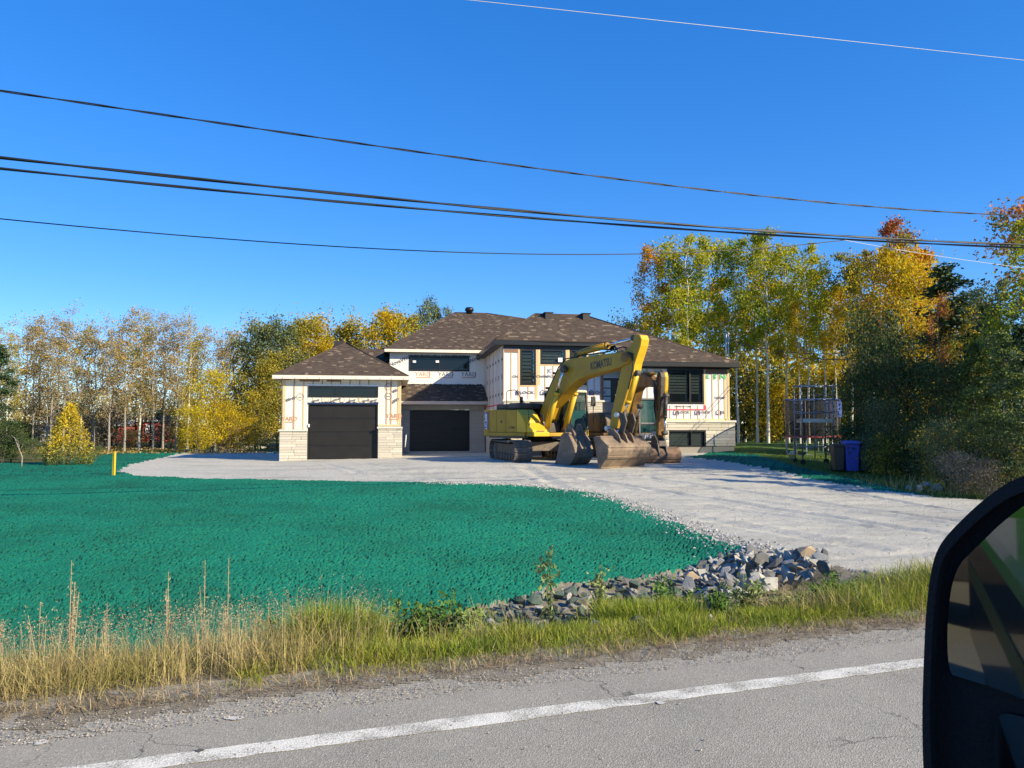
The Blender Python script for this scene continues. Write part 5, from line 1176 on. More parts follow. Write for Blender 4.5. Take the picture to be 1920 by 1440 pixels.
for i, (px, t, Y, key, lf, lab, wd) in enumerate([
    (1688, 408, 40, 'poplar', 'rust', 'tall tree with rust red top, tallest beyond the bins', .95), (1660, 470, 38, 'round', 'gold', 'broad golden tree below the red-topped tree', .8), (1715, 500, 37, 'round', 'gold', 'golden yellow tree right of the red-topped tree', .85), (1745, 480, 42, 'poplar', 'orange', 'orange red tree crown beside the spruce', .8),
    (1786, 482, 34, 'spruce', 'needle', 'pointed dark spruce with red leaves before it', 1.9), (1764, 560, 33, 'round', 'rust', 'reddish brown tree in front of the spruce', .34), (1806, 600, 33, 'round', 'olive', 'olive yellow tree right of the spruce', .8), (1842, 590, 33, 'round', 'gold', 'dull golden tree behind the pine', .7),
    (1958, 366, 24, 'poplar', 'rust', 'tall rust-leaved tree at the right border', 1.0), (1728, 462, 39.5, 'poplar', 'orange', 'orange-red tree right beside the red-topped tree', 1.1), (1940, 420, 22, 'poplar', 'green', 'tall green tree at the right border, behind the wing mirror', 1.1), (1885, 520, 23, 'poplar', 'sage', 'grey-green tall tree left of the rust-leaved border tree', .9), (1872, 600, 26, 'round', 'green', 'green tree under the grey-green border tree', .8),
    (1828, 630, 24, 'spruce', 'pine', 'bushy green pine right of the dark bush', 1.35), (1884, 610, 21, 'spruce', 'pine', 'full pine nearest the mirror', 1.3), (1930, 590, 19.5, 'spruce', 'needle', 'dark conifer at the right border', 1.3), (1852, 560, 27, 'spruce', 'needle', 'tall dark spruce between the pine and the border trees', 1.7)]):
    plant_tree('autumn_tree' if key != 'spruce' else 'conifer_tree', key, i, px, t, Y, lf, lab, bark=M_BIRCH if lf in ('gold', 'rust') else M_BARK, wide=wd)
G5 = 'dark bushes beside the yard on the right'
for i, (px, t, Y, lf, lab, wd) in enumerate([(1640, 610, 28, 'dark', 'tall dark green bush behind the bins', .55), (1618, 700, 27.5, 'dark', 'dark green bush left of the tall one, above the blue bin', .6), (1690, 650, 26.5, 'dark', 'dark green bush right of the tall one', .75), (1655, 760, 26.0, 'sage', 'low bush with pale leaf glints right of the green bin', .7), (1730, 690, 26, 'dark', 'dense dark bush in the middle of the right thicket', .8), (1780, 700, 25, 'dark', 'dark thicket bush beside the pine', .8), (1770, 800, 22.0, 'sage', 'grey-green sparse bush above the boulders', .8), (1830, 790, 21, 'dark', 'dark bush above the dry brush', .8), (1890, 800, 19.5, 'dark', 'dark bush behind the mirror', .8), (1720, 800, 24.5, 'dark', 'low dark bush in the shade right of the bins', .9), (1800, 855, 20.4, 'twig', 'tan dry brush at the edge of the gravel', 1.2), (1850, 868, 19.6, 'twig', 'second clump of tan dry brush, nearer the mirror', 1.1)]):
    plant_tree('thicket_bush', 'bush', i, px, t, Y, lf, lab, cat='bush', wide=wd)
for i in range(12):
    px = 1585 + i * 27 + RT.uniform(-6, 6); Y = 27.5 - i * .62
    plant_tree('thicket_shrub', 'shrub', i, px, 825 + RT.uniform(-25, 18), Y, ('dark', 'dark', 'sage', 'olive')[i % 4], 'low shrub closing the foot of the dark thicket on the right', cat='shrub', group='low shrubs at the foot of the right thicket', wide=1.1)
# trees just beyond the right border, whose shade lies on the side yard
for i, (x, y, h, lf, lab) in enumerate([(18.5, 22.0, 7.0, 'green', 'green tree just beyond the right border, the nearer one'), (21.5, 24.5, 7.5, 'olive', 'olive tree just beyond the right border, the farther one')]):
    px = CX + x / y / CP * FPX; plant_tree('poplar_tree', 'round', i, px, at_py(h + .4, y), y, lf, lab, wide=1.25)
# the far wood, one mass
def far_wood(x0, x1, Y, hfun, n, m, seed):
    rg = np.random.default_rng(seed); x = rg.uniform(x0, x1, n); h = hfun(x) * (.55 + .9 * vnoise(x * .22, x * 0, seed)); z = ground(x, x * 0 + Y) + h * rg.beta(1.3, 1.5, n); y = Y + rg.normal(size=n) * 2.5
    V, F = leaf_quads(np.column_stack([x, y, z]), .42, rg); o = link(bpy.data.objects.new('far_wood', np_mesh('far_wood', V, F, [m]))); o['kind'] = 'stuff'
far_wood(-150, -18, 88, lambda x: 6.5 + 0 * x, 13000, LF['twig'], 3); far_wood(-150, -5, 84, lambda x: 4.0 + 0 * x, 10000, LF['brown'], 4)
far_wood(-25, 22, 82, lambda x: 9 + 0 * x, 9000, LF['olive'], 5); far_wood(10, 62, 68, lambda x: 10 + 0 * x, 9000, LF['olive'], 6); far_wood(10, 62, 66, lambda x: 9 + 0 * x, 8000, LF['gold'], 8); far_wood(10, 62, 62, lambda x: 3.5 + 0 * x, 8000, LF['olive'], 7)
# --- single plants on the left
plant_tree('spruce_tree', 'spruce', 0, -4, 640, 33, 'needle', 'dark green spruce cut by the left border', wide=1.3)
for i, (px, t, Y, lf, lab) in enumerate([(22, 822, 34, 'cedarg', 'low green juniper below the spruce at the left border'), (66, 826, 36, 'cedarg', 'low green juniper left of the golden cedar'), (182, 838, 37, 'cedarg', 'small bright green bush right of the golden cedar'), (8, 800, 33, 'dark', 'dark green bush under the left spruce')]):
    plant_tree('juniper_bush', 'bush', i, px, t, Y, lf, lab, cat='bush', wide=1.35)
# golden cedar: a cone of upright sprays
def cedar():
    rng = np.random.default_rng(77); Y = 31.5; x = (131 - CX) / FPX * Y; z0 = gz(x, Y); h = at_y(131, 760, Y).z - z0; w0 = 41 / FPX * Y
    o = thing('cedar_tree', 'cone-shaped golden cedar standing alone at the left end of the lawn', 'tree', (x, Y, z0), 0)
    n = 620; u = rng.uniform(0, 1, n) ** 1.25; az = rng.uniform(0, 6.283, n)
    rad = w0 * np.clip(np.interp(u, [0, .08, .25, .6, .9, 1], [.80, 1.0, .97, .60, .22, .03]), 0, 2) * rng.uniform(.72, 1.08, n)
    C = np.stack([np.cos(az) * rad, np.sin(az) * rad, u * h + .03], 1)
    cl = np.repeat(C, 16, 0) + rng.normal(size=(n * 16, 3)) * np.array([.055, .055, .075])
    V, F = leaf_quads(cl, .075, rng, aspect=.5)
    zz = V[F[:, 0], 2] / h; lum = rng.uniform(0, 1, len(F)); mi = (zz + (lum - .5) * .35 < .22).astype(int)
    me = np_mesh('crown', V, F, [LF['cedar'], LF['cedarg']], mi); link(bpy.data.objects.new('crown', me), o)
    MB().tube([(0, 0, -.1), (0, 0, h * .5), (0, 0, h * .9)], [.07, .05, .015], 7).build('trunk', M_BARK, o)
cedar()
# bare staked saplings
for i, (px, pt, pb, lean, lab) in enumerate([(40, 820, 877, -13, 'bare leaning sapling on a pale mulch ring at the left border'), (86, 762, 871, 3, 'bare upright sapling just left of the golden cedar'), (205, 812, 849, 2, 'thin pale sapling stake right of the golden cedar')]):
    g = on_ground(px, pb); o = thing('sapling', lab, 'sapling', tuple(g)); t = at_y(px + lean, pt, g.y) - g; h = t.z
    b = MB(); b.tube([(0, 0, -.05), (.02, 0, h * .35), (t.x * .5, 0, h * .7), (t.x, 0, h)], [.03, .025, .02, .01], 6).build('trunk', M_BARKG, o)
    for k in range(3):
        a = k * 2.1 + i; zb = h * (.55 + .14 * k); MB().tube([(t.x * .5 * zb / h, 0, zb), (t.x * .6 + .22 * math.cos(a), .22 * math.sin(a), zb + .28)], [.012, .004], 4).build('branch', M_BARKG, o)
# ------------------------------------------------------------------ things on the left
M_STAKE = mat('yellow painted wood', (0.72, 0.50, 0.02), 0.6, c2=(0.62, 0.42, 0.02), scale=12)
g = on_ground(213, 893); o = thing('survey_stake', 'yellow wooden survey stake at the rounded tip of the gravel drive', 'stake', tuple(g)); h = at_y(213, 848, g.y).z - g.z
b = MB(); b.box(-.045, .010, -.02, .02, 0, h, Matrix.Rotation(R(1), 4, 'Y')); b.build('stake_board', M_STAKE, o, bevel=.004)
b = MB(); b.prism([(.013, -.1), (.042, -.02), (.048, h * 1.0), (.016, h * 1.01)], -.045, .03); b.build('stake_board', M_STAKE, o, bevel=.004)
# gravel mound behind
g = on_ground(466, 842); W = 31 / FPX * g.y; n1, n2 = 14, 40; V = [(0, 0, at_y(466, 832, g.y).z - g.z)]; F = []
V = []
for i in range(n1):
    r = i / (n1 - 1)
    for j in range(n2):
        a = 2 * math.pi * j / n2; hh = (at_y(466, 832, g.y).z - g.z) * (1 - r) ** .9; q = W * r * (1 + .18 * math.sin(3 * a + 1))
        V.append((g.x + q * math.cos(a), g.y + 1 + q * math.sin(a) * .8, g.z - .04 + hh + float(fbm(np.array(q * 5 * math.cos(a)), np.array(q * 5 * math.sin(a)), 9)) * .12))
F = [(i * n2 + j, (i + 1) * n2 + j, (i + 1) * n2 + (j + 1) % n2, i * n2 + (j + 1) % n2) for i in range(n1 - 1) for j in range(n2)]
o = link(bpy.data.objects.new('gravel_mound', np_mesh('gravel_mound', V, F, [M_GRAV], smooth=True))); tag(o, 'pale gravel mound at the wood edge left of the garage', 'gravel pile')
def shed(name, label, px0, px1, pyt, pyb, Y, mwall, mroof, roofh=.6, depth=4, gable=False, win=2):
    x0, x1 = (px0 - CX) / FPX * Y, (px1 - CX) / FPX * Y; zb = gz((x0 + x1) / 2, Y) - .1; zt = at_y(px0, pyt, Y).z
    o = thing(name, label, 'shed', ((x0 + x1) / 2, Y, zb)); w_ = (x1 - x0) / 2; h = zt - zb
    k = max(4, int(w_ * 2 / .5))
    BOX('wall', M_DARK, o, -w_ + .03, w_ - .03, .03, depth, 0, h)
    for i in range(k): BOX('wall_board', mwall, o, -w_ + 2 * w_ * i / k + .01, -w_ + 2 * w_ * (i + 1) / k - .01, 0, .028, 0, h - .02)
    BOX('side_wall', mwall, o, -w_, -w_ + .028, .03, depth, 0, h - .02); BOX('side_wall', mwall, o, w_ - .028, w_, .03, depth, 0, h - .02)
    BOX('roof_edge', M_WHITE, o, -w_ - .2, w_ + .2, -.18, -.12, h - .02, h + .12)
    MB().add([(-w_ - .2, -.12, h), (w_ + .2, -.12, h), (w_ + .2, depth * .55, h + roofh), (-w_ - .2, depth * .55, h + roofh)], [(0, 1, 2, 3)])
    r = MB(); r.add([(-w_ - .2, -.12, h), (w_ + .2, -.12, h), (w_ + .2, depth * .5, h + roofh), (-w_ - .2, depth * .5, h + roofh), (-w_ - .2, depth + .2, h), (w_ + .2, depth + .2, h)], [(0, 1, 2, 3), (3, 2, 5, 4), (0, 4, 5, 1), (0, 3, 4), (1, 5, 2)]); r.build('roof', mroof, o)
    for i in range(win):
        x = -w_ + 2 * w_ * (i + .5) / win; BOX('window', M_WHITE, o, x - .45, x + .45, -.05, -.001, h * .45, h * .85); 
    return o
M_REDW = mat('faded red boards', (0.42, 0.075, 0.06), 0.8, c2=(0.33, 0.06, 0.05), scale=4)
shed('red_shed', 'low red shed with white roof edge seen between the trunks of the left wood', 206, 236, 798, 850, 78, M_REDW, M_GALV, .5, win=0)
shed('red_shed', 'taller red shed half hidden by trunks, right of the low red one', 258, 306, 790, 850, 80, M_REDW, M_GALV, .6, win=1)
shed('grey_house', 'grey building with white gable edge behind the golden cedar', 70, 160, 810, 850, 80, mat('grey siding', (.30, .29, .28), .8), M_GALV, 2.2, depth=7, win=3)

# ------------------------------------------------------------------ things on the right: scaffold, trampoline, bins
M_ALU = mat('scaffold aluminium', (0.26, 0.27, 0.28), 0.45, metal=0.4)
YS = 29.5
def SX(px, dy=0): return (px - CX) / FPX * (YS + dy) * 1.0
g = on_ground(1505, 872); YS = 29.0; zs = gz(SX(1530), YS)
def SZ(py): return at_y(1530, py, YS).z - zs
sc = thing('scaffold', 'aluminium scaffold tower with deck plank and castors on the side lawn', 'scaffold', (SX(1530), YS, zs)); xs0, xs1 = SX(1503) - SX(1530), SX(1562) - SX(1530); zt = SZ(720)
for x in (xs0, xs1):
    for y in (0, .75): MB().tube([(x, y, .18), (x, y, zt)], .026, 8).build('post', M_ALU, sc)
    for k in range(9):
        z = .35 + (zt - .4) * k / 8; MB().tube([(x, 0, z), (x, .75, z)], .017, 6).build('rung', M_ALU, sc)
    for y in (0, .75):
        MB().lathe([(.10, -.03), (.10, .03)], 12, Matrix.Translation((x, y, .10)) @ Matrix.Rotation(math.pi / 2, 4, 'X')).build('castor', M_RUB, sc)
for py in (723, 749, 774, 838):
    for y in (0, .75): MB().tube([(xs0 - .05, y, SZ(py)), (xs1 + (.3 if py == 723 else .05), y, SZ(py))], .022, 6).build('rail', M_ALU, sc)
BOX('deck_plank', M_ALU, sc, xs0 + .03, xs1 - .03, .05, .70, SZ(792), SZ(786)); BOX('toe_board', M_FASW, sc, xs0 + .05, xs1 - .03, .02, .045, SZ(792), SZ(785))
lx0, lx1 = SX(1532) - SX(1530), SX(1552) - SX(1530)
for x in (lx0, lx1): MB().tube([(x, .30, .2), (x, .30, zt - .15)], .02, 6).build('ladder_rail', M_ALU, sc)
for k in range(9):
    z = .45 + k * .31; MB().tube([(lx0, .30, z), (lx1, .30, z)], .015, 6).build('ladder_rung', M_ALU, sc)
MB().tube([(xs0, 0, .3), (xs1, 0, SZ(800))], .015, 6).build('brace', M_ALU, sc)
# trampoline
YT = 33.5; xt = (1522 - CX) / FPX * YT; zt0 = gz(xt, YT); rt = 48 / FPX * YT
M_NET = mat('black net', (0.02, 0.02, 0.022), 0.9)
mN = MATS['black net']; nn = mN.node_tree; tr_ = nn.nodes.new('ShaderNodeBsdfTransparent'); mxn = nn.nodes.new('ShaderNodeMixShader'); mxn.inputs[0].default_value = .35
nn.links.new(nn.nodes['Principled BSDF'].outputs[0], mxn.inputs[1]); nn.links.new(tr_.outputs[0], mxn.inputs[2]); nn.links.new(mxn.outputs[0], nn.nodes['Material Output'].inputs[0])
tp = thing('trampoline', 'round trampoline with black safety net and red pad behind the scaffold', 'trampoline', (xt, YT, zt0)); zr, zn = at_y(1500, 818, YT).z - zt0, at_y(1500, 750, YT).z - zt0
circ = [(rt * math.cos(2 * math.pi * k / 32), rt * math.sin(2 * math.pi * k / 32)) for k in range(32)]
b = MB()
for k in range(32):
    (x0, y0), (x1, y1) = circ[k], circ[(k + 1) % 32]; b.add([(x0, y0, zr), (x1, y1, zr), (x1 * .97, y1 * .97, zn), (x0 * .97, y0 * .97, zn)], [(0, 1, 2, 3)])
b.build('safety_net', M_NET, tp)
b = MB()
for k in range(32):
    (x0, y0), (x1, y1) = circ[k], circ[(k + 1) % 32]
    b.add([(x0 * 1.06, y0 * 1.06, zr - .05), (x1 * 1.06, y1 * 1.06, zr - .05), (x1 * 1.06, y1 * 1.06, zr + .03), (x0 * 1.06, y0 * 1.06, zr + .03), (x1 * .85, y1 * .85, zr + .03), (x0 * .85, y0 * .85, zr + .03)], [(0, 1, 2, 3), (3, 2, 4, 5)])
b.build('pad', mat('red vinyl pad', (.32, .05, .05), .5), tp)
b = MB(); b.face  # jumping mat
b.add([(x * .85, y * .85, zr + .0) for x, y in circ], [tuple(range(32))]); b.build('jumping_mat', M_RUB, tp)
for k in range(6):
    x, y = circ[k * 32 // 6]; MB().tube([(x * 1.08, y * 1.08, zr), (x * 1.10, y * 1.10, zn + .03)], .025, 6).build('net_pole', M_DKS, tp)
    MB().tube([(x, y, zr), (x, y, .03), (circ[(k * 32 // 6 + 3) % 32][0], circ[(k * 32 // 6 + 3) % 32][1], .03), (circ[(k * 32 // 6 + 3) % 32][0], circ[(k * 32 // 6 + 3) % 32][1], zr)], .025, 6).build('leg', M_GALV, tp)
MB().tube([(x * 1.0, y * 1.0, zn) for x, y in circ + circ[:1]], .03, 6).build('net_rim', mat('blue foam sleeve', (.03, .06, .25), .5), tp)
BOX('blue_tarp', mat('blue tarp', (.03, .08, .32), .5, bump=.05, bscale=4), tp, rt * .25, rt * .9, -rt * .65, -rt * .60, zn - .75, zn - .05)
# wheeled bins
def wheelie(px, pyt, pyb, wd_px, Y, m, mlid, label, mark=None):
    x = (px - CX) / FPX * Y; z = gz(x, Y); h = at_y(px, pyt, Y).z - z; hw = wd_px / 2 / FPX * Y
    o = thing('wheeled_bin', label, 'bin', (x, Y, z), R(-12))
    b = MB(); b.add([(-hw * .80, -.26, .05), (hw * .80, -.26, .05), (hw * .80, .28, .05), (-hw * .80, .28, .05), (-hw, -.36, h * .9), (hw, -.36, h * .9), (hw, .36, h * .9), (-hw, .36, h * .9)], [(3, 2, 1, 0), (4, 5, 6, 7), (0, 1, 5, 4), (1, 2, 6, 5), (2, 3, 7, 6), (3, 0, 4, 7)]); b.build('bin_body', m, o, bevel=.03)
    MB().prism([(-hw - .03, h * .9 + .002), (hw + .03, h * .9 + .002), (hw + .01, h * .96), (hw * .6, h), (-hw * .6, h), (-hw - .01, h * .96)], -.42, .40).build('lid', mlid, o, bevel=.015)
    for sx in (-1, 1): MB().lathe([(.10, -.03), (.10, .03)], 14, Matrix.Translation((sx * hw * .8, .28, .10)) @ Matrix.Rotation(math.pi / 2, 4, 'Y')).build('wheel', M_RUB, o)
    MB().tube([(-hw * .8, .44, h * .88), (hw * .8, .44, h * .88)], .02, 6).build('handle', mlid, o)
    if mark:
        b = MB()
        for k in range(3):
            a = k * 2.094 + .3; c = (math.cos(a) * .10, math.sin(a) * .10); b.prism([(c[0] + math.cos(a + 2.2) * .09, c[1] + math.sin(a + 2.2) * .09), (c[0] + math.cos(a - .3) * .08, c[1] + math.sin(a - .3) * .08), (c[0] + math.cos(a - 2) * .06, c[1] + math.sin(a - 2) * .06)], 0, .006, Matrix.Translation((-.08, -.365, h * .72)))
        b.build('printed_mark', mark, o)
    return o
wheelie(1568, 832, 884, 20, 26.6, mat('brown plastic', (.075, .05, .035), .5), mat('brown lid', (.05, .035, .025), .5), 'brown wheeled bin standing left of the blue one')
wheelie(1593, 826, 887, 25, 26.4, mat('blue plastic', (.035, .06, .36), .45), mat('blue lid', (.05, .09, .42), .45), 'blue wheeled recycling bin with arrow mark, between brown and green bins', mark=mat('navy print', (.01, .015, .08), .5))
wheelie(1617, 836, 887, 22, 26.5, mat('grey green plastic', (.07, .10, .07), .5), mat('dark green lid', (.03, .06, .035), .5), 'grey-green wheeled bin standing right of the blue one')
g = on_ground(1486, 861); o = thing('marker_buoy', 'small pale yellow rounded marker lying on the side lawn', 'marker', tuple(g))
MB().lathe([(.02, 0), (.11, .05), (.14, .16), (.12, .27), (.05, .33), (.01, .335)], 14).build('shell', M_CREAM, o); MB().lathe([(.142, .13), (.146, .16), (.142, .19)], 14).build('band', M_YELB, o)
# stones at the right edge of the gravel
ROCK_ME = []
def rock_mesh(seed, m, el=(1, .8, .7)):
    r = random.Random(seed); bm = bmesh.new()
    for i in range(11):
        v = Vector((r.gauss(0, 1), r.gauss(0, 1), r.gauss(0, 1))).normalized(); q = r.uniform(.84, 1.08); bm.verts.new((v.x * el[0] * .5 * q, v.y * el[1] * .5 * q, v.z * el[2] * .5 * q))
    res = bmesh.ops.convex_hull(bm, input=bm.verts[:]); bmesh.ops.delete(bm, geom=[v for v in bm.verts if not v.link_faces], context='VERTS')
    bmesh.ops.dissolve_limit(bm, angle_limit=R(10), verts=bm.verts[:], edges=bm.edges[:])
    bmesh.ops.bevel(bm, geom=bm.edges[:], offset=.008, segments=1, affect='EDGES')
    me = bpy.data.meshes.new('rock'); bm.to_mesh(me); bm.free(); me.materials.append(m); return me
M_RK = [mat('blasted granite ' + k, c, .9, c2=c2, scale=5, detail=9, bump=.012, bscale=16, c3=c3, s3=2.2, r3=(.52, .66), spec=.25) for k, c, c2, c3 in (
    ('grey', (.33, .325, .30), (.25, .245, .23), (.40, .39, .35)), ('pale', (.46, .44, .39), (.36, .35, .31), (.31, .30, .275)), ('dark', (.14, .14, .14), (.095, .10, .105), (.20, .195, .19)), ('tan', (.38, .28, .18), (.28, .235, .18), (.22, .215, .20)), ('green', (.07, .115, .09), (.12, .13, .115), (.03, .095, .065)))]
for i in range(5):
    for s_ in range(4): ROCK_ME.append((i, rock_mesh(40 + i * 7 + s_, M_RK[i], ((1, .8, .75), (1, .6, .5), (1, .9, .55), (.8, .6, 1))[s_])))
def rock(x, y, z, size, kind, label, group=None, sq_=(1, 1, 1), rot=None):
    me = random.choice([m for k, m in ROCK_ME if k == kind]); o = link(bpy.data.objects.new('rock', me)); o.location = (x, y, z); o.scale = (size * sq_[0], size * sq_[1], size * sq_[2])
    o.rotation_euler = rot or (random.uniform(-.7, .7), random.uniform(-.7, .7), random.uniform(0, 6.28)); return tag(o, label, 'rock', group)
for i, (px, py, s_) in enumerate([(1738, 913, .42), (1722, 917, .30), (1756, 917, .34), (1705, 914, .22)]):
    g = on_ground(px, py + 4); rock(g.x, g.y, g.z + s_ * .25, s_, 0, ('largest grey boulder at the foot of the right thicket', 'middle grey boulder left of the largest one at the thicket', 'grey boulder right of the largest one at the thicket', 'smallest grey stone left of the thicket boulders')[i])
# riprap at the culvert
RK = random.Random(11); placed = []
def in_poly(P, x, y): return bool(inside(P, np.array([x]), np.array([y]))[0])
HEAP = [(1268, 1080), (1330, 1052), (1395, 1034), (1470, 1036), (1548, 1042), (1552, 1092), (1500, 1112), (1440, 1128), (1380, 1138), (1330, 1132), (1290, 1112)]
DITCH = [(890, 1158), (970, 1126), (1080, 1098), (1200, 1082), (1268, 1078), (1300, 1125), (1200, 1168), (1050, 1185), (905, 1196)]
def lift_at(px, py): return .16 * float(sstep(1290, 1400, np.array(px))) * float(sstep(1030, 1075, np.array(py))) * float(sstep(1175, 1120, np.array(py)))
def set_rock(px, py, sz, kd, lab, grp=None, sqz=(1, 1, 1), rot=None, lift=None):
    g = on_ground(px, py + sz * 30); rock(g.x, g.y, gz(g.x, g.y) + sz * .26 + (lift_at(px, py) if lift is None else lift), sz, kd, lab, grp, sqz, rot)
for (px, py, sz, kd, lab, sqz, rot) in [(1522, 1056, .42, 3, 'tan-faced angular boulder at the top right of the riprap heap', (1, .8, .9), (.5, .4, .3)), (1545, 1050, .32, 2, 'dark bluish boulder at the right end of the riprap heap', (.9, .9, 1), (.2, .3, 1)), (1430, 1074, .46, 2, 'tall dark slab standing in the middle of the riprap heap', (.8, .5, 1.05), (.15, .2, .4)), (1445, 1104, .42, 2, 'broad dark block low in the riprap heap above the grass', (1.1, .8, .7), (.1, .1, .6)), (1492, 1090, .40, 3, 'brownish pale block low at the right of the riprap heap', (1.1, .8, .7), (.2, .3, 2)), (1403, 1078, .42, 1, 'large pale rounded boulder left of the tall dark slab', (.8, .8, .95), (.3, .6, 1)), (1300, 1086, .34, 3, 'brown-tinged pale boulder at the left side of the heap', (.9, .8, .9), (.2, .4, .2)), (1320, 1116, .36, 1, 'long pale wedge lying flat at the lower left of the heap', (1.25, .6, .5), (.1, .5, 2.4)), (1376, 1052, .38, 0, 'flat grey slab at the upper edge of the heap by the green lawn', (1.3, .8, .5), (.1, .2, .5)), (1333, 1164, .17, 1, 'single pale stone lying in the roadside grass', (.7, .7, 1.2), (.2, .3, 1))]:
    placed.append((px, py, sz)); set_rock(px, py, sz, kd, lab, None, sqz, rot)
def put(n, P, szr, kinds, lab, grp, pack):
    x0, x1, y0, y1 = min(p[0] for p in P), max(p[0] for p in P), min(p[1] for p in P), max(p[1] for p in P); k = 0
    for _ in range(n * 60):
        if k >= n: break
        px, py, sz = RK.uniform(x0, x1), RK.uniform(y0, y1), RK.uniform(*szr)
        if not in_poly(P, px, py) or any(((px - a) / 130) ** 2 + ((py - b) / 62) ** 2 < (pack * (sz + c)) ** 2 for a, b, c in placed): continue
        placed.append((px, py, sz)); kd = RK.choice(kinds); set_rock(px, py, sz, kd, lab[kd], grp[kd], (1, RK.uniform(.6, 1), RK.uniform(.6, 1))); k += 1
labs = {0: 'grey angular rock of the riprap heap by the driveway', 1: 'pale angular rock of the riprap heap by the driveway', 2: 'dark angular rock of the riprap heap by the driveway', 3: 'tan angular rock of the riprap heap by the driveway', 4: 'green-tinted rock'}
grps = {k: 'riprap heap ' + v for k, v in {0: 'grey', 1: 'pale', 2: 'dark', 3: 'tan', 4: 'green'}.items()}
put(80, HEAP, (.20, .36), (0, 0, 1, 1, 2, 2, 0, 0), labs, grps, .25)
put(60, HEAP, (.10, .20), (0, 1, 1, 2), labs, grps, .26)
labs2 = {k: v.replace('of the riprap heap by the driveway', 'in the ditch left of the heap') for k, v in labs.items()}; labs2[4] = 'green-tinted rock in the ditch below the lawn'
g2 = {k: 'ditch rocks ' + str(v.split()[0]) for k, v in labs2.items()}
put(90, DITCH, (.15, .28), (4, 4, 4, 2, 4, 0, 2), labs2, g2, .27); put(60, DITCH, (.08, .15), (0, 4, 2, 4, 1), labs2, g2, .3)
# loose gravel edge between lawn and drive, joined
rng = np.random.default_rng(31)
def pebbles(name, pts, szr, m, kindm=None):
    n = len(pts); base = np.array([(1, 0, 0), (-1, 0, 0), (0, 1, 0), (0, -1, 0), (0, 0, 1), (0, 0, -.6)]) * .5
    tf = np.array([(0, 2, 4), (2, 1, 4), (1, 3, 4), (3, 0, 4), (2, 0, 5), (1, 2, 5), (3, 1, 5), (0, 3, 5)])
    sz = rng.uniform(*szr, n) ; V = base[None] * sz[:, None, None] * rng.uniform(.6, 1.3, (n, 6, 1)) * np.array([1, 1, .7]); a = rng.uniform(0, 6.28, n)
    X = V[..., 0] * np.cos(a)[:, None] - V[..., 1] * np.sin(a)[:, None]; Y = V[..., 0] * np.sin(a)[:, None] + V[..., 1] * np.cos(a)[:, None]
    V = np.stack([X, Y, V[..., 2]], -1) + pts[:, None, :]; F = (tf[None] + (np.arange(n) * 6)[:, None, None]).reshape(-1, 3)
    o = link(bpy.data.objects.new(name, np_mesh(name, V.reshape(-1, 3), F, [m]))); o['kind'] = 'stuff'; return o
M_PEB = mat('loose crushed stones', (0.42, 0.41, 0.38), .9, c2=(.30, .29, .27), scale=9, island=.4, spec=.2)
M_PEBB = mat('loose shoulder stones', (0.38, 0.34, 0.28), .9, c2=(.26, .23, .19), scale=9, island=.45, spec=.2)
E = [np.array(p) for p in GRAVEL[4:12]]; pts = []
for a, b_ in zip(E[:-1], E[1:]):
    L = np.linalg.norm(b_ - a); k = int(L * 160)
    t = rng.uniform(0, 1, k); p = a + (b_ - a) * t[:, None] + rng.normal(size=(k, 2)) * .22; pts.append(p)
pts = np.concatenate(pts); pts = np.column_stack([pts, ground(pts[:, 0], pts[:, 1]) + .03]); pebbles('gravel_edge', pts, (.02, .075), M_PEB)
k = 11000; x = rng.uniform(-9, 14, k); t = rng.uniform(0, 1, k); y = 9 + 20 * t; s_, q_ = sq(x, y); ok = inside(GRAVEL, x, y)
pts = np.column_stack([x, y, ground(x, y) + .025])[ok]; pebbles('driveway_stones', pts, (.012, .035), M_PEB)
k = 8000; s_ = rng.uniform(-3, 9, k); q_ = 5.55 + np.abs(rng.normal(size=k)) * .30 - .15; x, y = sqw(s_, q_); pebbles('shoulder_stones', np.column_stack([x, y, np.maximum(ground(x, y), 0) * 1 + np.where(q_ > 5.9, ground(x, y), 0) + .008]), (.005, .017), M_PEBB)
k = 500; s_ = rng.uniform(-8, 10, k); q_ = rng.uniform(4.0, 5.8, k); x, y = sqw(s_, q_); pebbles('road_grit', np.column_stack([x, y, np.full(k, .003)]), (.006, .018), M_PEBB)

# small marks on the road: a tar spot on the line, chips of worn paint
def blotch(name, px, py, rx, ry, m, seed):
    d = ray(px, py); t = -CAM_H / d.z; x, y = d.x * t, d.y * t; r_ = random.Random(seed); V = []
    for k in range(22):
        a = 2 * math.pi * k / 22; q = r_.uniform(.7, 1.15); V.append((x + rx * q * math.cos(a), y + ry * q * math.sin(a), .004))
    o = link(bpy.data.objects.new(name, np_mesh(name, V, [tuple(range(22))], [m]))); o['kind'] = 'structure'
M_TAR = mat('dark tar', (.09, .088, .085), .8); M_CHIP = mat('pale dust', (.60, .58, .52), .9, c2=(.45, .43, .39), scale=60)
blotch('tar_spot', 374, 1408, .030, .022, M_TAR, 1); blotch('paint_chip', 1239, 1318, .035, .028, M_CHIP, 2); blotch('dust_patch', 440, 1347, .07, .035, M_CHIP, 3); blotch('dust_patch', 78, 1392, .05, .04, M_CHIP, 4); blotch('tar_spot', 1150, 1222, .05, .012, M_TAR, 5)
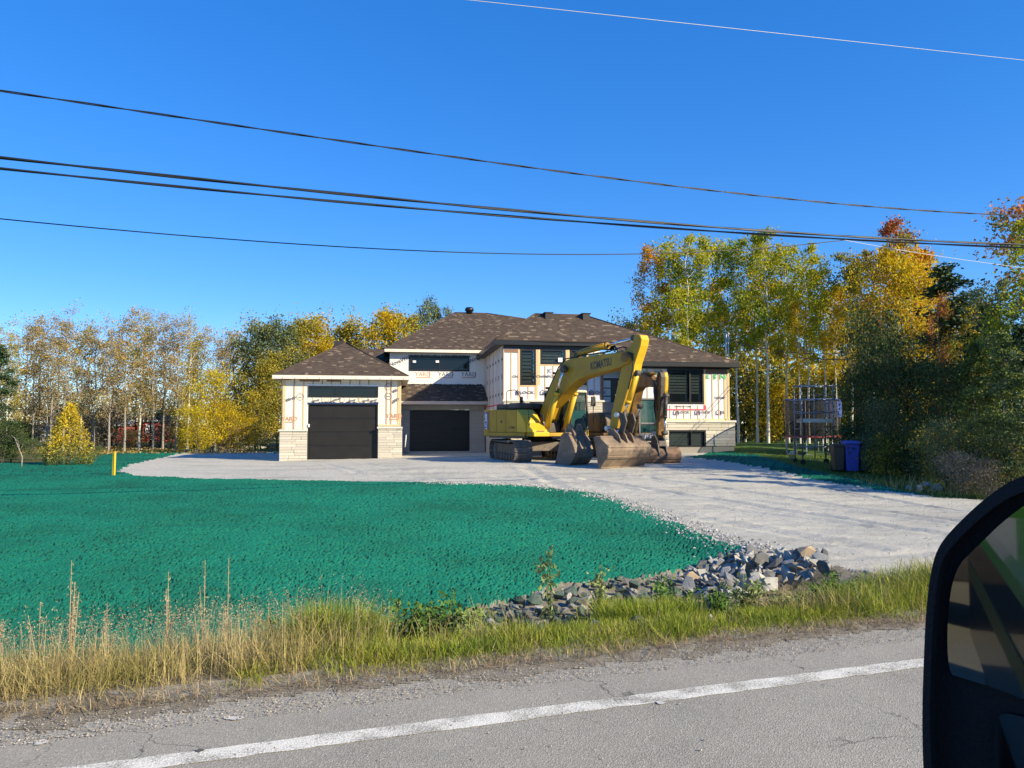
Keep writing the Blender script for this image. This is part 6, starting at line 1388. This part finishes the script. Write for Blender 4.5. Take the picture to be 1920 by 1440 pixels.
# ------------------------------------------------------------------ verge: dry grass on the left, green on the right
M_DRY = mat('dry grass blades', (0.46, 0.37, 0.17), .7, c2=(0.30, 0.26, 0.075), scale=1.5, island=.4, trans=.3, spec=.2)
M_GRN = mat('green grass blades', (0.19, 0.26, 0.022), .6, c2=(0.32, 0.33, 0.04), scale=1.3, island=.35, trans=.35, spec=.25)
M_SEED = mat('pale seed heads', (0.50, 0.40, 0.24), .8, c2=(.40, .31, .19), scale=2, island=.3, trans=.3, spec=.2)
M_THAT = mat('brown thatch', (0.24, 0.17, 0.10), .9, c2=(.34, .27, .15), scale=3, island=.45, trans=.1, spec=.1)
def blades(name, x, y, h, wd, m, lean=.35, curl=.5, dirs=None, z=None):
    n = len(x); a = rng.uniform(0, 6.283, n) if dirs is None else dirs; l = np.abs(rng.normal(size=n)) * lean
    z0 = ground(x, y) - .02 if z is None else z
    d = np.stack([np.cos(a), np.sin(a)], 1); side = np.stack([-np.sin(a + rng.normal(size=n) * .8), np.cos(a + rng.normal(size=n) * .8)], 1)
    L = []
    for t, wk in ((0, 1.0), (.45, .9), (.8, .55), (1, .0)):
        r = h * (l * t + curl * l * t * t * 1.2); zz = z0 + h * t * np.sqrt(np.clip(1 - (l * t * .75) ** 2, .15, 1))
        c = np.stack([x + d[:, 0] * r, y + d[:, 1] * r, zz], 1)
        if wk > 0:
            o_ = np.concatenate([side * (wd * wk * .5)[:, None], np.zeros((n, 1))], 1); L += [c - o_, c + o_]
        else: L.append(c)
    V = np.stack(L, 1); F4 = np.array([(0, 1, 3, 2), (2, 3, 5, 4), (4, 5, 6, 6)]); tri = np.array([(0, 1, 3), (0, 3, 2), (2, 3, 5), (2, 5, 4), (4, 5, 6)])
    F = (tri[None] + (np.arange(n) * 7)[:, None, None]).reshape(-1, 3)
    o = link(bpy.data.objects.new(name, np_mesh(name, V.reshape(-1, 3), F, [m]))); o['kind'] = 'stuff'; return o
def clumps(n, s0, s1, q0, q1, per, sd, dens=None):
    s = rng.uniform(s0, s1, n); q = q0 + (q1 - q0) * rng.beta(1.6, 1.6, n)
    if dens is not None:
        k = rng.uniform(0, 1, n) < dens(s, q); s, q = s[k], q[k]
    s = np.repeat(s, per) + rng.normal(size=len(s) * per) * sd; q = np.repeat(q, per) + rng.normal(size=len(q) * per) * sd
    return s, q
def field(name, n, s0, s1, q0, q1, per, sd, hr, wr, m, lean=.35, dens=None, qmin=6.0, curl=.5):
    s, q = clumps(n, s0, s1, q0, q1, per, sd, dens); k = q > qmin + fbm(s * 3, s * 0, 5) * .25; s, q = s[k], q[k]; x, y = sqw(s, q); n2 = len(x)
    hh = rng.uniform(*hr, n2) * (.6 + .8 * vnoise(s * 1.3, q * 1.3, 8)) * (0.45 + .55 * sstep(5.85, 6.4, q)); return blades(name, x, y, hh, rng.uniform(*wr, n2), m, lean, curl)
def d_left(s, q): return (sstep(1.3, -.3, s) * .95 + .03) * (.55 + .6 * vnoise(s * 1.6, q * 1.6, 31))
def d_green(s, q): return sstep(.2, 1.3, s) * (0.5 + .6 * vnoise(s * 1.1, q * 1.1, 77)) + .06
def d_seed(s, q): return sstep(1.6, .2, s)
field('dry_grass', 1150, -6.5, 4.5, 6.2, 7.7, 28, .07, (.12, .44), (.003, .006), M_DRY, lean=.55, dens=d_left)
field('dry_grass', 500, -6.5, 1.5, 6.3, 7.5, 22, .16, (.12, .36), (.0025, .006), M_DRY, lean=1.0, dens=d_left)
field('green_grass', 1350, -3.0, 5.8, 5.9, 7.25, 28, .07, (.07, .18), (.004, .008), M_GRN, lean=.6, dens=d_green, qmin=6.0)
field('green_grass', 46, .55, 1.15, 7.1, 8.0, 60, .09, (.30, .50), (.005, .010), M_GRN, lean=.42)
field('green_grass', 130, 3.7, 4.6, 6.9, 8.2, 30, .08, (.14, .34), (.005, .010), M_GRN, lean=.5)
field('green_grass', 190, 4.8, 6.1, 6.2, 7.0, 22, .08, (.06, .20), (.005, .009), M_GRN, lean=.6, qmin=6.05)
field('green_grass', 460, 5.9, 10.2, 6.0, 7.7, 26, .075, (.10, .36), (.004, .008), M_GRN, lean=.65, qmin=5.95, dens=lambda s, q: .35 + .65 * vnoise(s * 1.5, q * 1.5, 9))
field('dry_grass', 200, 5.2, 10.2, 6.2, 7.5, 20, .08, (.12, .36), (.004, .008), M_DRY, lean=.7, qmin=6.05)
field('dry_grass', 200, 1.0, 5.5, 6.1, 7.0, 18, .08, (.05, .16), (.004, .008), M_DRY, lean=.8, qmin=6.0)
field('green_grass', 200, -4, 2.5, 6.6, 8.4, 22, .08, (.10, .26), (.005, .010), M_GRN, lean=.6)
# thatch and litter hugging the asphalt
s, q = rng.uniform(-5, 10, 7000), 5.84 + np.abs(rng.normal(size=7000)) * .22; x, y = sqw(s, q)
blades('thatch_litter', x, y, rng.uniform(.03, .10, len(s)), rng.uniform(.003, .006, len(s)), M_THAT, lean=2.2, curl=.3, z=np.minimum(ground(x, y), 0) + .012)
# feathery seed heads above the dry grass
s, q = clumps(330, -6.5, 2.0, 6.5, 7.8, 7, .14, d_seed); x, y = sqw(s, q); hh = rng.uniform(.30, .62, len(s)) * (.7 + .5 * vnoise(s * 1.3, q * 1.3, 8))
blades('seed_stalks', x, y, hh, np.full(len(s), .0035), M_SEED, lean=.18, curl=.25)
C = np.column_stack([x, y, ground(x, y) + hh * .93]); C = np.repeat(C, 12, 0) + rng.normal(size=(len(x) * 12, 3)) * np.array([.013, .013, .06])
V, F = leaf_quads(C, .016, rng, aspect=.35); o = link(bpy.data.objects.new('seed_heads', np_mesh('seed_heads', V, F, [M_SEED]))); o['kind'] = 'stuff'
# single tall stalks and broad-leaved weeds
M_WEED = leafm('weed leaves', (0.085, 0.17, 0.030), (0.16, 0.24, 0.045), sc=3, tr=.3, isl=.4)
M_WEEDP = leafm('pale weed leaves', (0.32, 0.34, 0.13), (0.18, 0.26, 0.08), sc=3, tr=.3, isl=.4)
def weed(px, pyt, q, m, label, spread=.22, leaves=120, ls=.06, stems=3, seedtop=False, group=None):
    d = ray(px, 1000); # point on the line of constant q straight below the pixel column
    t = q / (d.x * NV[0] + d.y * NV[1]); x, y = d.x * t, d.y * t; z0 = gz(x, y); h = max(.25, at_y(px, pyt, y).z - z0)
    o = thing('weed_plant' if not seedtop else 'grass_stalk', label, 'plant' if not seedtop else 'grass stalk', (x, y, z0), 0, group); rg = np.random.default_rng(int(px)); C = []; b = MB()
    for k in range(stems):
        a = rg.uniform(0, 6.28); sp = spread * (k > 0) * rg.uniform(.5, 1); hk = h * (1 if k == 0 else rg.uniform(.55, .92)); tip = np.array([math.cos(a) * sp, math.sin(a) * sp, hk])
        b.tube([(0, 0, -.03), tuple(tip * np.array([.35, .35, .5])), tuple(tip)], [.007, .005, .002] if not seedtop else [.005, .004, .002], 5)
        if not seedtop:
            for j in range(leaves // stems):
                u = rg.uniform(.15, 1); p = tip * np.array([.35 * u * 2 if u < .5 else .35 + (u - .5) * 1.3, .35 * u * 2 if u < .5 else .35 + (u - .5) * 1.3, u]); C.append(p + rg.normal(size=3) * np.array([.05, .05, .02]))
        else:
            for j in range(leaves // stems): u = 1 - .32 * rg.uniform(0, 1); C.append(tip * np.array([.35 + (u - .5) * 1.3] * 2 + [u]) + rg.normal(size=3) * np.array([.012, .012, .02]))
    b.build('stem', M_SEED if seedtop else M_WEED, o)
    V, F = leaf_quads(np.array(C), ls, rg, aspect=.42 if not seedtop else .25); lo = link(bpy.data.objects.new('leaves' if not seedtop else 'seed_head', np_mesh('leaves', V, F, [m])), o); lo['kind'] = 'stuff'
for px, t, q, m, lab, sp, lv, ls, st in [(1032, 1036, 8.3, M_WEEDP, 'tall leafy weed with pale top standing before the green lawn', .10, 60, .075, 2), (1128, 1068, 8.2, M_WEEDP, 'leafy weed right of the tall pale-topped one', .16, 90, .07, 3), (845, 1118, 7.9, M_WEED, 'bushy leafy weed at the left end of the ditch rocks', .36, 260, .075, 7), (790, 1140, 7.9, M_WEED, 'low dark leafy weed left of the bushy one', .34, 220, .07, 6), (745, 1132, 8.0, M_WEED, 'dark weed beside the tall green grass tuft', .26, 150, .07, 5), (1395, 1085, 7.4, M_WEEDP, 'grey-green leafy weed at the foot of the riprap heap', .30, 200, .06, 6), (1350, 1120, 7.0, M_WEED, 'low leafy weed left of the grey-green one at the heap', .28, 160, .06, 5), (1560, 1080, 7.6, M_WEED, 'bushy weed at the right end of the riprap heap', .34, 220, .055, 6), (1530, 1130, 7.0, M_WEED, 'dark leafy weed in the grass below the riprap heap', .30, 180, .055, 5), (1610, 1085, 7.4, M_WEEDP, 'pale weed between the riprap heap and the mirror', .26, 130, .05, 5), (1250, 1085, 8.0, M_WEED, 'green weed over the ditch rocks left of the heap', .32, 200, .06, 6), (520, 1165, 7.8, M_WEED, 'green weed at the lawn edge among dry grass', .34, 200, .06, 6), (700, 1158, 7.5, M_WEED, 'leafy weed just right of the tall green grass tuft', .30, 200, .06, 6), (880, 1150, 7.4, M_WEEDP, 'pale leafy weed in front of the left ditch rocks', .26, 160, .055, 5), (1590, 1112, 7.0, M_WEED, 'low weed carpet right of the heap above the shoulder', .40, 240, .05, 7), (1650, 1090, 7.2, M_WEED, 'leafy weed in the right grass next to the mirror', .32, 200, .05, 6), (1460, 1120, 7.1, M_WEEDP, 'pale weed in the grass under the dark blocks of the heap', .26, 160, .05, 5)]:
    weed(px, t - 8, q, m, lab, sp * 1.1, int(lv * 2.8), ls * 1.0, st)
for px, t, q, lab, sp, st, lv in [(136, 1050, 7.3, 'tallest dry stalk pair bent over at the top, on the left', .05, 3, 90), (143, 1092, 7.35, 'dry brown stalk right beside the tallest bent pair', .04, 3, 150), (318, 1072, 7.3, 'dry plumed stalk standing above the left grass', .10, 4, 150), (386, 1050, 7.4, 'thin dry stalk left of the upright pair', .05, 2, 50), (430, 1046, 7.4, 'upright dry stalk right of the thin one', .05, 3, 70), (205, 1130, 7.2, 'short dry stalk between the tall ones', .12, 4, 90), (80, 1128, 7.2, 'short dry stalk near the left border', .12, 3, 70), (8, 1165, 7.1, 'pale plumed stalk at the left border', .10, 3, 90)]:
    weed(px, t, q, M_SEED, lab, sp, lv, .03, st, seedtop=True)
# sparse tufts in the thicket foot on the right
k = 5000; x = rng.uniform(8.5, 16, k); y = rng.uniform(18.5, 34, k); s_, q_ = sq(x, y); ok = ~inside(GRAVEL, x, y) & ~inside(TEAL2, x, y) & (x > 8 + (34 - y) * .0) & (rng.uniform(0, 1, k) < .9)
blades('yard_grass_tufts', x[ok], y[ok], rng.uniform(.05, .14, ok.sum()), np.full(ok.sum(), .015), M_GRN, lean=.6)
k = 3000; x = rng.uniform(8.0, 16, k); y = rng.uniform(17.5, 23, k); ok = ~inside(GRAVEL, x - .2, y - .2) & ~inside(GRAVEL, x, y)
blades('dry_brush', x[ok], y[ok], rng.uniform(.15, .55, ok.sum()), np.full(ok.sum(), .010), M_DRY, lean=.5)
# fallen yellow leaves under the woods on the left
k = 6000; x = rng.uniform(-46, -8, k); y = 44 + rng.uniform(0, 14, k); C = np.column_stack([x, y, ground(x, y) + .05]); V, F = leaf_quads(C, .16, rng, flat=0); o = link(bpy.data.objects.new('fallen_leaves', np_mesh('fallen_leaves', V, F, [LF['brown']]))); o['kind'] = 'stuff'

# ------------------------------------------------------------------ overhead lines in a vertical plane parallel to the road
M_CABLE = mat('black cable', (0.012, 0.012, 0.013), .45); M_WIRE = mat('bare aluminium wire', (0.42, 0.43, 0.45), .5, metal=.2)
def plane_pt(px, py, q):
    d = ray(px, py); t = q / (d.x * NV[0] + d.y * NV[1]); return Vector((0, 0, CAM_H)) + d * t
def cable(name, label, ctrl, q, rad, m, twist=0, sep=0.0, tw=None, ext=(4, 9)):
    P = [plane_pt(px, py, q) for px, py in ctrl]
    S_ = np.array([p.x * RV[0] + p.y * RV[1] for p in P]); Z = np.array([p.z for p in P])
    co = np.polyfit(S_, Z, 3 if len(P) > 4 else 2)
    ss = np.linspace(S_[0] - ext[0], S_[-1] + ext[1], 260 if not twist else 900)
    zz = np.polyval(co, np.clip(ss, S_[0], S_[-1])) + np.where(ss > S_[-1], np.polyval(np.polyder(co), S_[-1]) * (ss - S_[-1]), 0) + np.where(ss < S_[0], np.polyval(np.polyder(co), S_[0]) * (ss - S_[0]), 0)
    base = [Vector((*sqw(s, q), z)) for s, z in zip(ss, zz)]
    o = thing(name, label, 'cable', tuple(base[len(base) // 2]))
    c = base[len(base) // 2]; nv = Vector((NV[0], NV[1], 0))
    for k in range(max(1, twist)):
        pts = []
        for s, p in zip(ss, base):
            a = s * (tw or 5) + k * 2 * math.pi / max(1, twist); pts.append(p - c + (nv * math.cos(a) + Vector((0, 0, 1)) * math.sin(a)) * (sep if twist else 0))
        MB().tube(pts, rad, 5).build('strand', m, o)
    return o
cable('service_cable', 'uppermost twisted dark cable sloping down across the sky to the right border', [(0, 170), (200, 200), (400, 229), (600, 258), (800, 287), (960, 310), (1200, 341), (1500, 375), (1920, 404)], 13.0, .010, M_CABLE, 2, .010, 3.2)
cable('trunk_cable', 'upper one of the two thick parallel black cables', [(0, 296), (300, 328), (480, 347), (720, 371), (960, 395), (1160, 412), (1440, 433), (1920, 459)], 13.0, .018, M_CABLE, 2, .010, 1.1)
cable('trunk_cable', 'lower one of the two thick parallel black cables', [(0, 317), (300, 346), (480, 363), (720, 386), (960, 406), (1160, 423), (1522, 444), (1920, 465)], 13.1, .016, M_CABLE, 2, .008, 1.1)
cable('thin_cable', 'thin sagging cable under the thick pair ending near the poplars', [(0, 411), (300, 437), (600, 460), (800, 471), (1000, 478), (1200, 476), (1400, 466), (1580, 451)], 14.0, .010, M_CABLE, ext=(4, 0))
cable('drop_wire', 'short pale wire running right from the thick cables over the red-topped tree', [(1580, 450), (1660, 463), (1740, 478), (1850, 493)], 14.0, .007, M_WIRE, ext=(0, 5))
cable('bare_wire', 'thin pale wire at the very top of the sky on the right', [(880, 0), (1100, 24), (1300, 45), (1600, 78), (1920, 113)], 12.0, .006, M_WIRE)
w0_, w1_ = at_y(1372, 638, 37.5), at_y(1960, 566, 24)
for k, (dz, lab) in enumerate(((0, 'dark service wire from the house mast into the right wood, upper one'), (-.25, 'dark service wire from the house mast into the right wood, lower one'))):
    o = thing('service_wire', lab, 'wire', tuple(w0_)); pts = []
    for i in range(41):
        t = i / 40; p = w0_.lerp(w1_, t) - w0_; p.z += -1.1 * 4 * t * (1 - t) + dz * math.sin(math.pi * t) ; pts.append(p)
    MB().tube(pts, .014, 5).build('strand', M_CABLE, o)

# ------------------------------------------------------------------ the pickup the picture is taken from, with its wing mirror
TR = Frame(0, 0, PSI)
M_TRK = mat('dark grey car paint', (0.05, 0.052, 0.055), .25, metal=.3, coat=.6); M_PLAS = mat('black grained plastic', (0.010, 0.010, 0.011), .55, bump=.002, bscale=300, spec=.3)
truck = thing('pickup_truck', 'dark pickup truck with big black tow mirror, only the mirror in view', 'truck', (0, 0, 0), PSI)
BOX('body', M_TRK, truck, -4.4, 1.5, -1.75, .16, .55, 1.34, .06); BOX('hood', M_TRK, truck, 1.5, 2.7, -1.72, .12, .55, 1.30, .08)
BOX('cab_rear', M_TRK, truck, -2.2, -.75, -1.6, .05, 1.34, 2.12, .08); BOX('rear_side_window', M_GLASSD, truck, -1.9, -.85, .051, .056, 1.42, 2.0)
BOX('door_stripe', mat('green and ochre stripe', (.16, .20, .04), .4, c2=(.30, .20, .04), scale=2), truck, -4.3, 1.4, .161, .165, .98, 1.08); BOX('door_handle', M_STEEL, truck, -.6, -.35, .17, .21, 1.14, 1.18, .01)
for x in (-3.3, 2.0):
    wl = MB().lathe([(.28, -.13), (.40, -.12), (.40, .12), (.28, .13)], 24, Matrix.Translation((x, .02, .40)) @ Matrix.Rotation(math.pi / 2, 4, 'X')).build('wheel', M_RUB, truck)
    MB().lathe([(.05, -.135), (.27, -.12), (.27, .12), (.05, .135)], 16, Matrix.Translation((x, .02, .40)) @ Matrix.Rotation(math.pi / 2, 4, 'X')).build('rim', M_STEEL, wl)
P0 = ray(1850, 1200) * .62 + Vector((0, 0, CAM_H)); back = Vector((-RV[0], -RV[1], .0)); toward = -ray(1850, 1200).normalized(); toward.z = 0; toward.normalize()
nM = (toward * 1.25 + back).normalized(); ex_ = Vector((0, 0, 1)).cross(nM).normalized()       # in-plane axis: to the right in the picture
def mp(px, py):
    d = ray(px, py); o_ = Vector((0, 0, CAM_H)); t = (P0 - o_).dot(nM) / d.dot(nM); p = o_ + d * t - P0; return (p.dot(ex_), p.z)
Mm = Matrix((( ex_.x, -nM.x, 0, P0.x), (ex_.y, -nM.y, 0, P0.y), (0, 0, 1, P0.z), (0, 0, 0, 1)))       # local x = right, local y = away from the viewer, z = up
Ml = Matrix.Rotation(-PSI, 4, 'Z') @ Mm
def smooth_poly(pts, it=3):
    for _ in range(it):
        q = []
        for i in range(len(pts)):
            a, b = pts[i], pts[(i + 1) % len(pts)]; q += [(a[0] * .75 + b[0] * .25, a[1] * .75 + b[1] * .25), (a[0] * .25 + b[0] * .75, a[1] * .25 + b[1] * .75)]
        pts = q
    return pts
outer = [(1738, 1480), (1733, 1400), (1732, 1310), (1735, 1220), (1739, 1130), (1749, 1050), (1764, 1008), (1800, 968), (1850, 922), (1905, 885), (1980, 865), (2120, 862), (2190, 900), (2200, 1200), (2190, 1500), (2150, 1580), (1800, 1580), (1752, 1540)]
hous = smooth_poly([mp(p[0] + 13, p[1] + 8) for p in outer], 2)
hm = MB(); hm.prism(hous, 0, .03, Ml)
cxh = sum(p[0] for p in hous) / len(hous); czh = sum(p[1] for p in hous) / len(hous)
hm.prism([(cxh + (x - cxh) * .96, czh + (z - czh) * .97) for x, z in hous], .03, .09, Ml)
mir = hm.build('wing_mirror', M_PLAS, truck, bevel=.006)
def ringy(name, outl, inl, y0, y1, m, parent):
    n = len(outl); b = MB(); vs = [Ml @ Vector((x, y, z)) for y in (y0, y1) for x, z in outl] + [Ml @ Vector((x, y, z)) for y in (y0, y1) for x, z in inl]
    fs = []
    for i in range(n):
        j = (i + 1) % n; fs += [(i, j, 2 * n + j, 2 * n + i), (n + i, n + j, j, i), (2 * n + i, 2 * n + j, 3 * n + j, 3 * n + i)]
    b.add(vs, fs); return b.build(name, m, parent)
inn = [(1776, 1300), (1774, 1260), (1772, 1200), (1774, 1130), (1782, 1062), (1800, 1030), (1840, 990), (1880, 960), (1930, 925), (1990, 905), (2100, 905), (2150, 930), (2155, 1100), (2155, 1300), (2150, 1345), (1960, 1315), (1840, 1275), (1790, 1262)]
# raised rim, main glass, divider and small convex glass
M_MIR = mat('mirror glass', (0.20, 0.21, 0.215), .02, metal=1.0)
def scaled(pts, k): return [(cxh + (x - cxh) * k, czh + (z - czh) * k) for x, z in pts]
ringy('mirror_rim', hous, scaled(hous, .90), -.018, .0, M_PLAS, mir)
gl1 = smooth_poly([mp(p[0] + 13, p[1] + 6) for p in [(1768, 1255), (1766, 1150), (1780, 1060), (1820, 1020), (1880, 962), (1950, 915), (2100, 900), (2150, 930), (2150, 1370), (1930, 1312), (1850, 1280), (1790, 1262)]], 2)
MB().prism(gl1, -.004, .001, Ml).build('mirror_glass', M_MIR, mir)
gl2 = [mp(*p) for p in [(1874, 1345), (1885, 1332), (1930, 1342), (2150, 1400), (2150, 1540), (1880, 1540), (1868, 1500), (1868, 1380)]]
MB().prism(smooth_poly(gl2, 2), -.006, .001, Ml).build('convex_glass', M_MIR, mir)
MB().box(-.02, .22, -.03, .03, -.12, .06, Ml @ Matrix.Translation((.12, .05, 0))).build('mirror_arm', M_PLAS, mir, bevel=.01)
# green tank truck standing on the shoulder behind, seen in the mirror
hx, hy = sqw(-8.2, .35)
ht = thing('tank_truck', 'green tank truck on the road behind, seen only in the wing mirror', 'truck', (hx, hy, 0), PSI)
M_TNK = mat('green tank paint', (.06, .22, .04), .4)
MB().prism([(-3, .9), (1.6, .9), (1.6, 2.4), (-3, 2.4)], -1.1, 1.1).build('tank', M_TNK, ht, bevel=.3)
BOX('name_panel', mat('pale grey panel', (.45, .47, .50), .4), ht, 1.601, 1.62, -.7, .7, 1.5, 2.0); BOX('chassis', M_DKS, ht, -3.2, 1.7, -.9, .9, .55, .88, .03)
MB().tube([(1.4, -1, 2.4), (1.4, -1, 2.75), (1.4, 1, 2.75), (1.4, 1, 2.4)], .05, 8).build('guard_rail', M_YELB, ht)
for x in (-2.2, .9):
    for y in (-1, 1): MB().lathe([(.2, -.15), (.48, -.14), (.48, .14), (.2, .15)], 20, Matrix.Translation((x, y, .48)) @ Matrix.Rotation(math.pi / 2, 4, 'X')).build('wheel', M_RUB, ht)
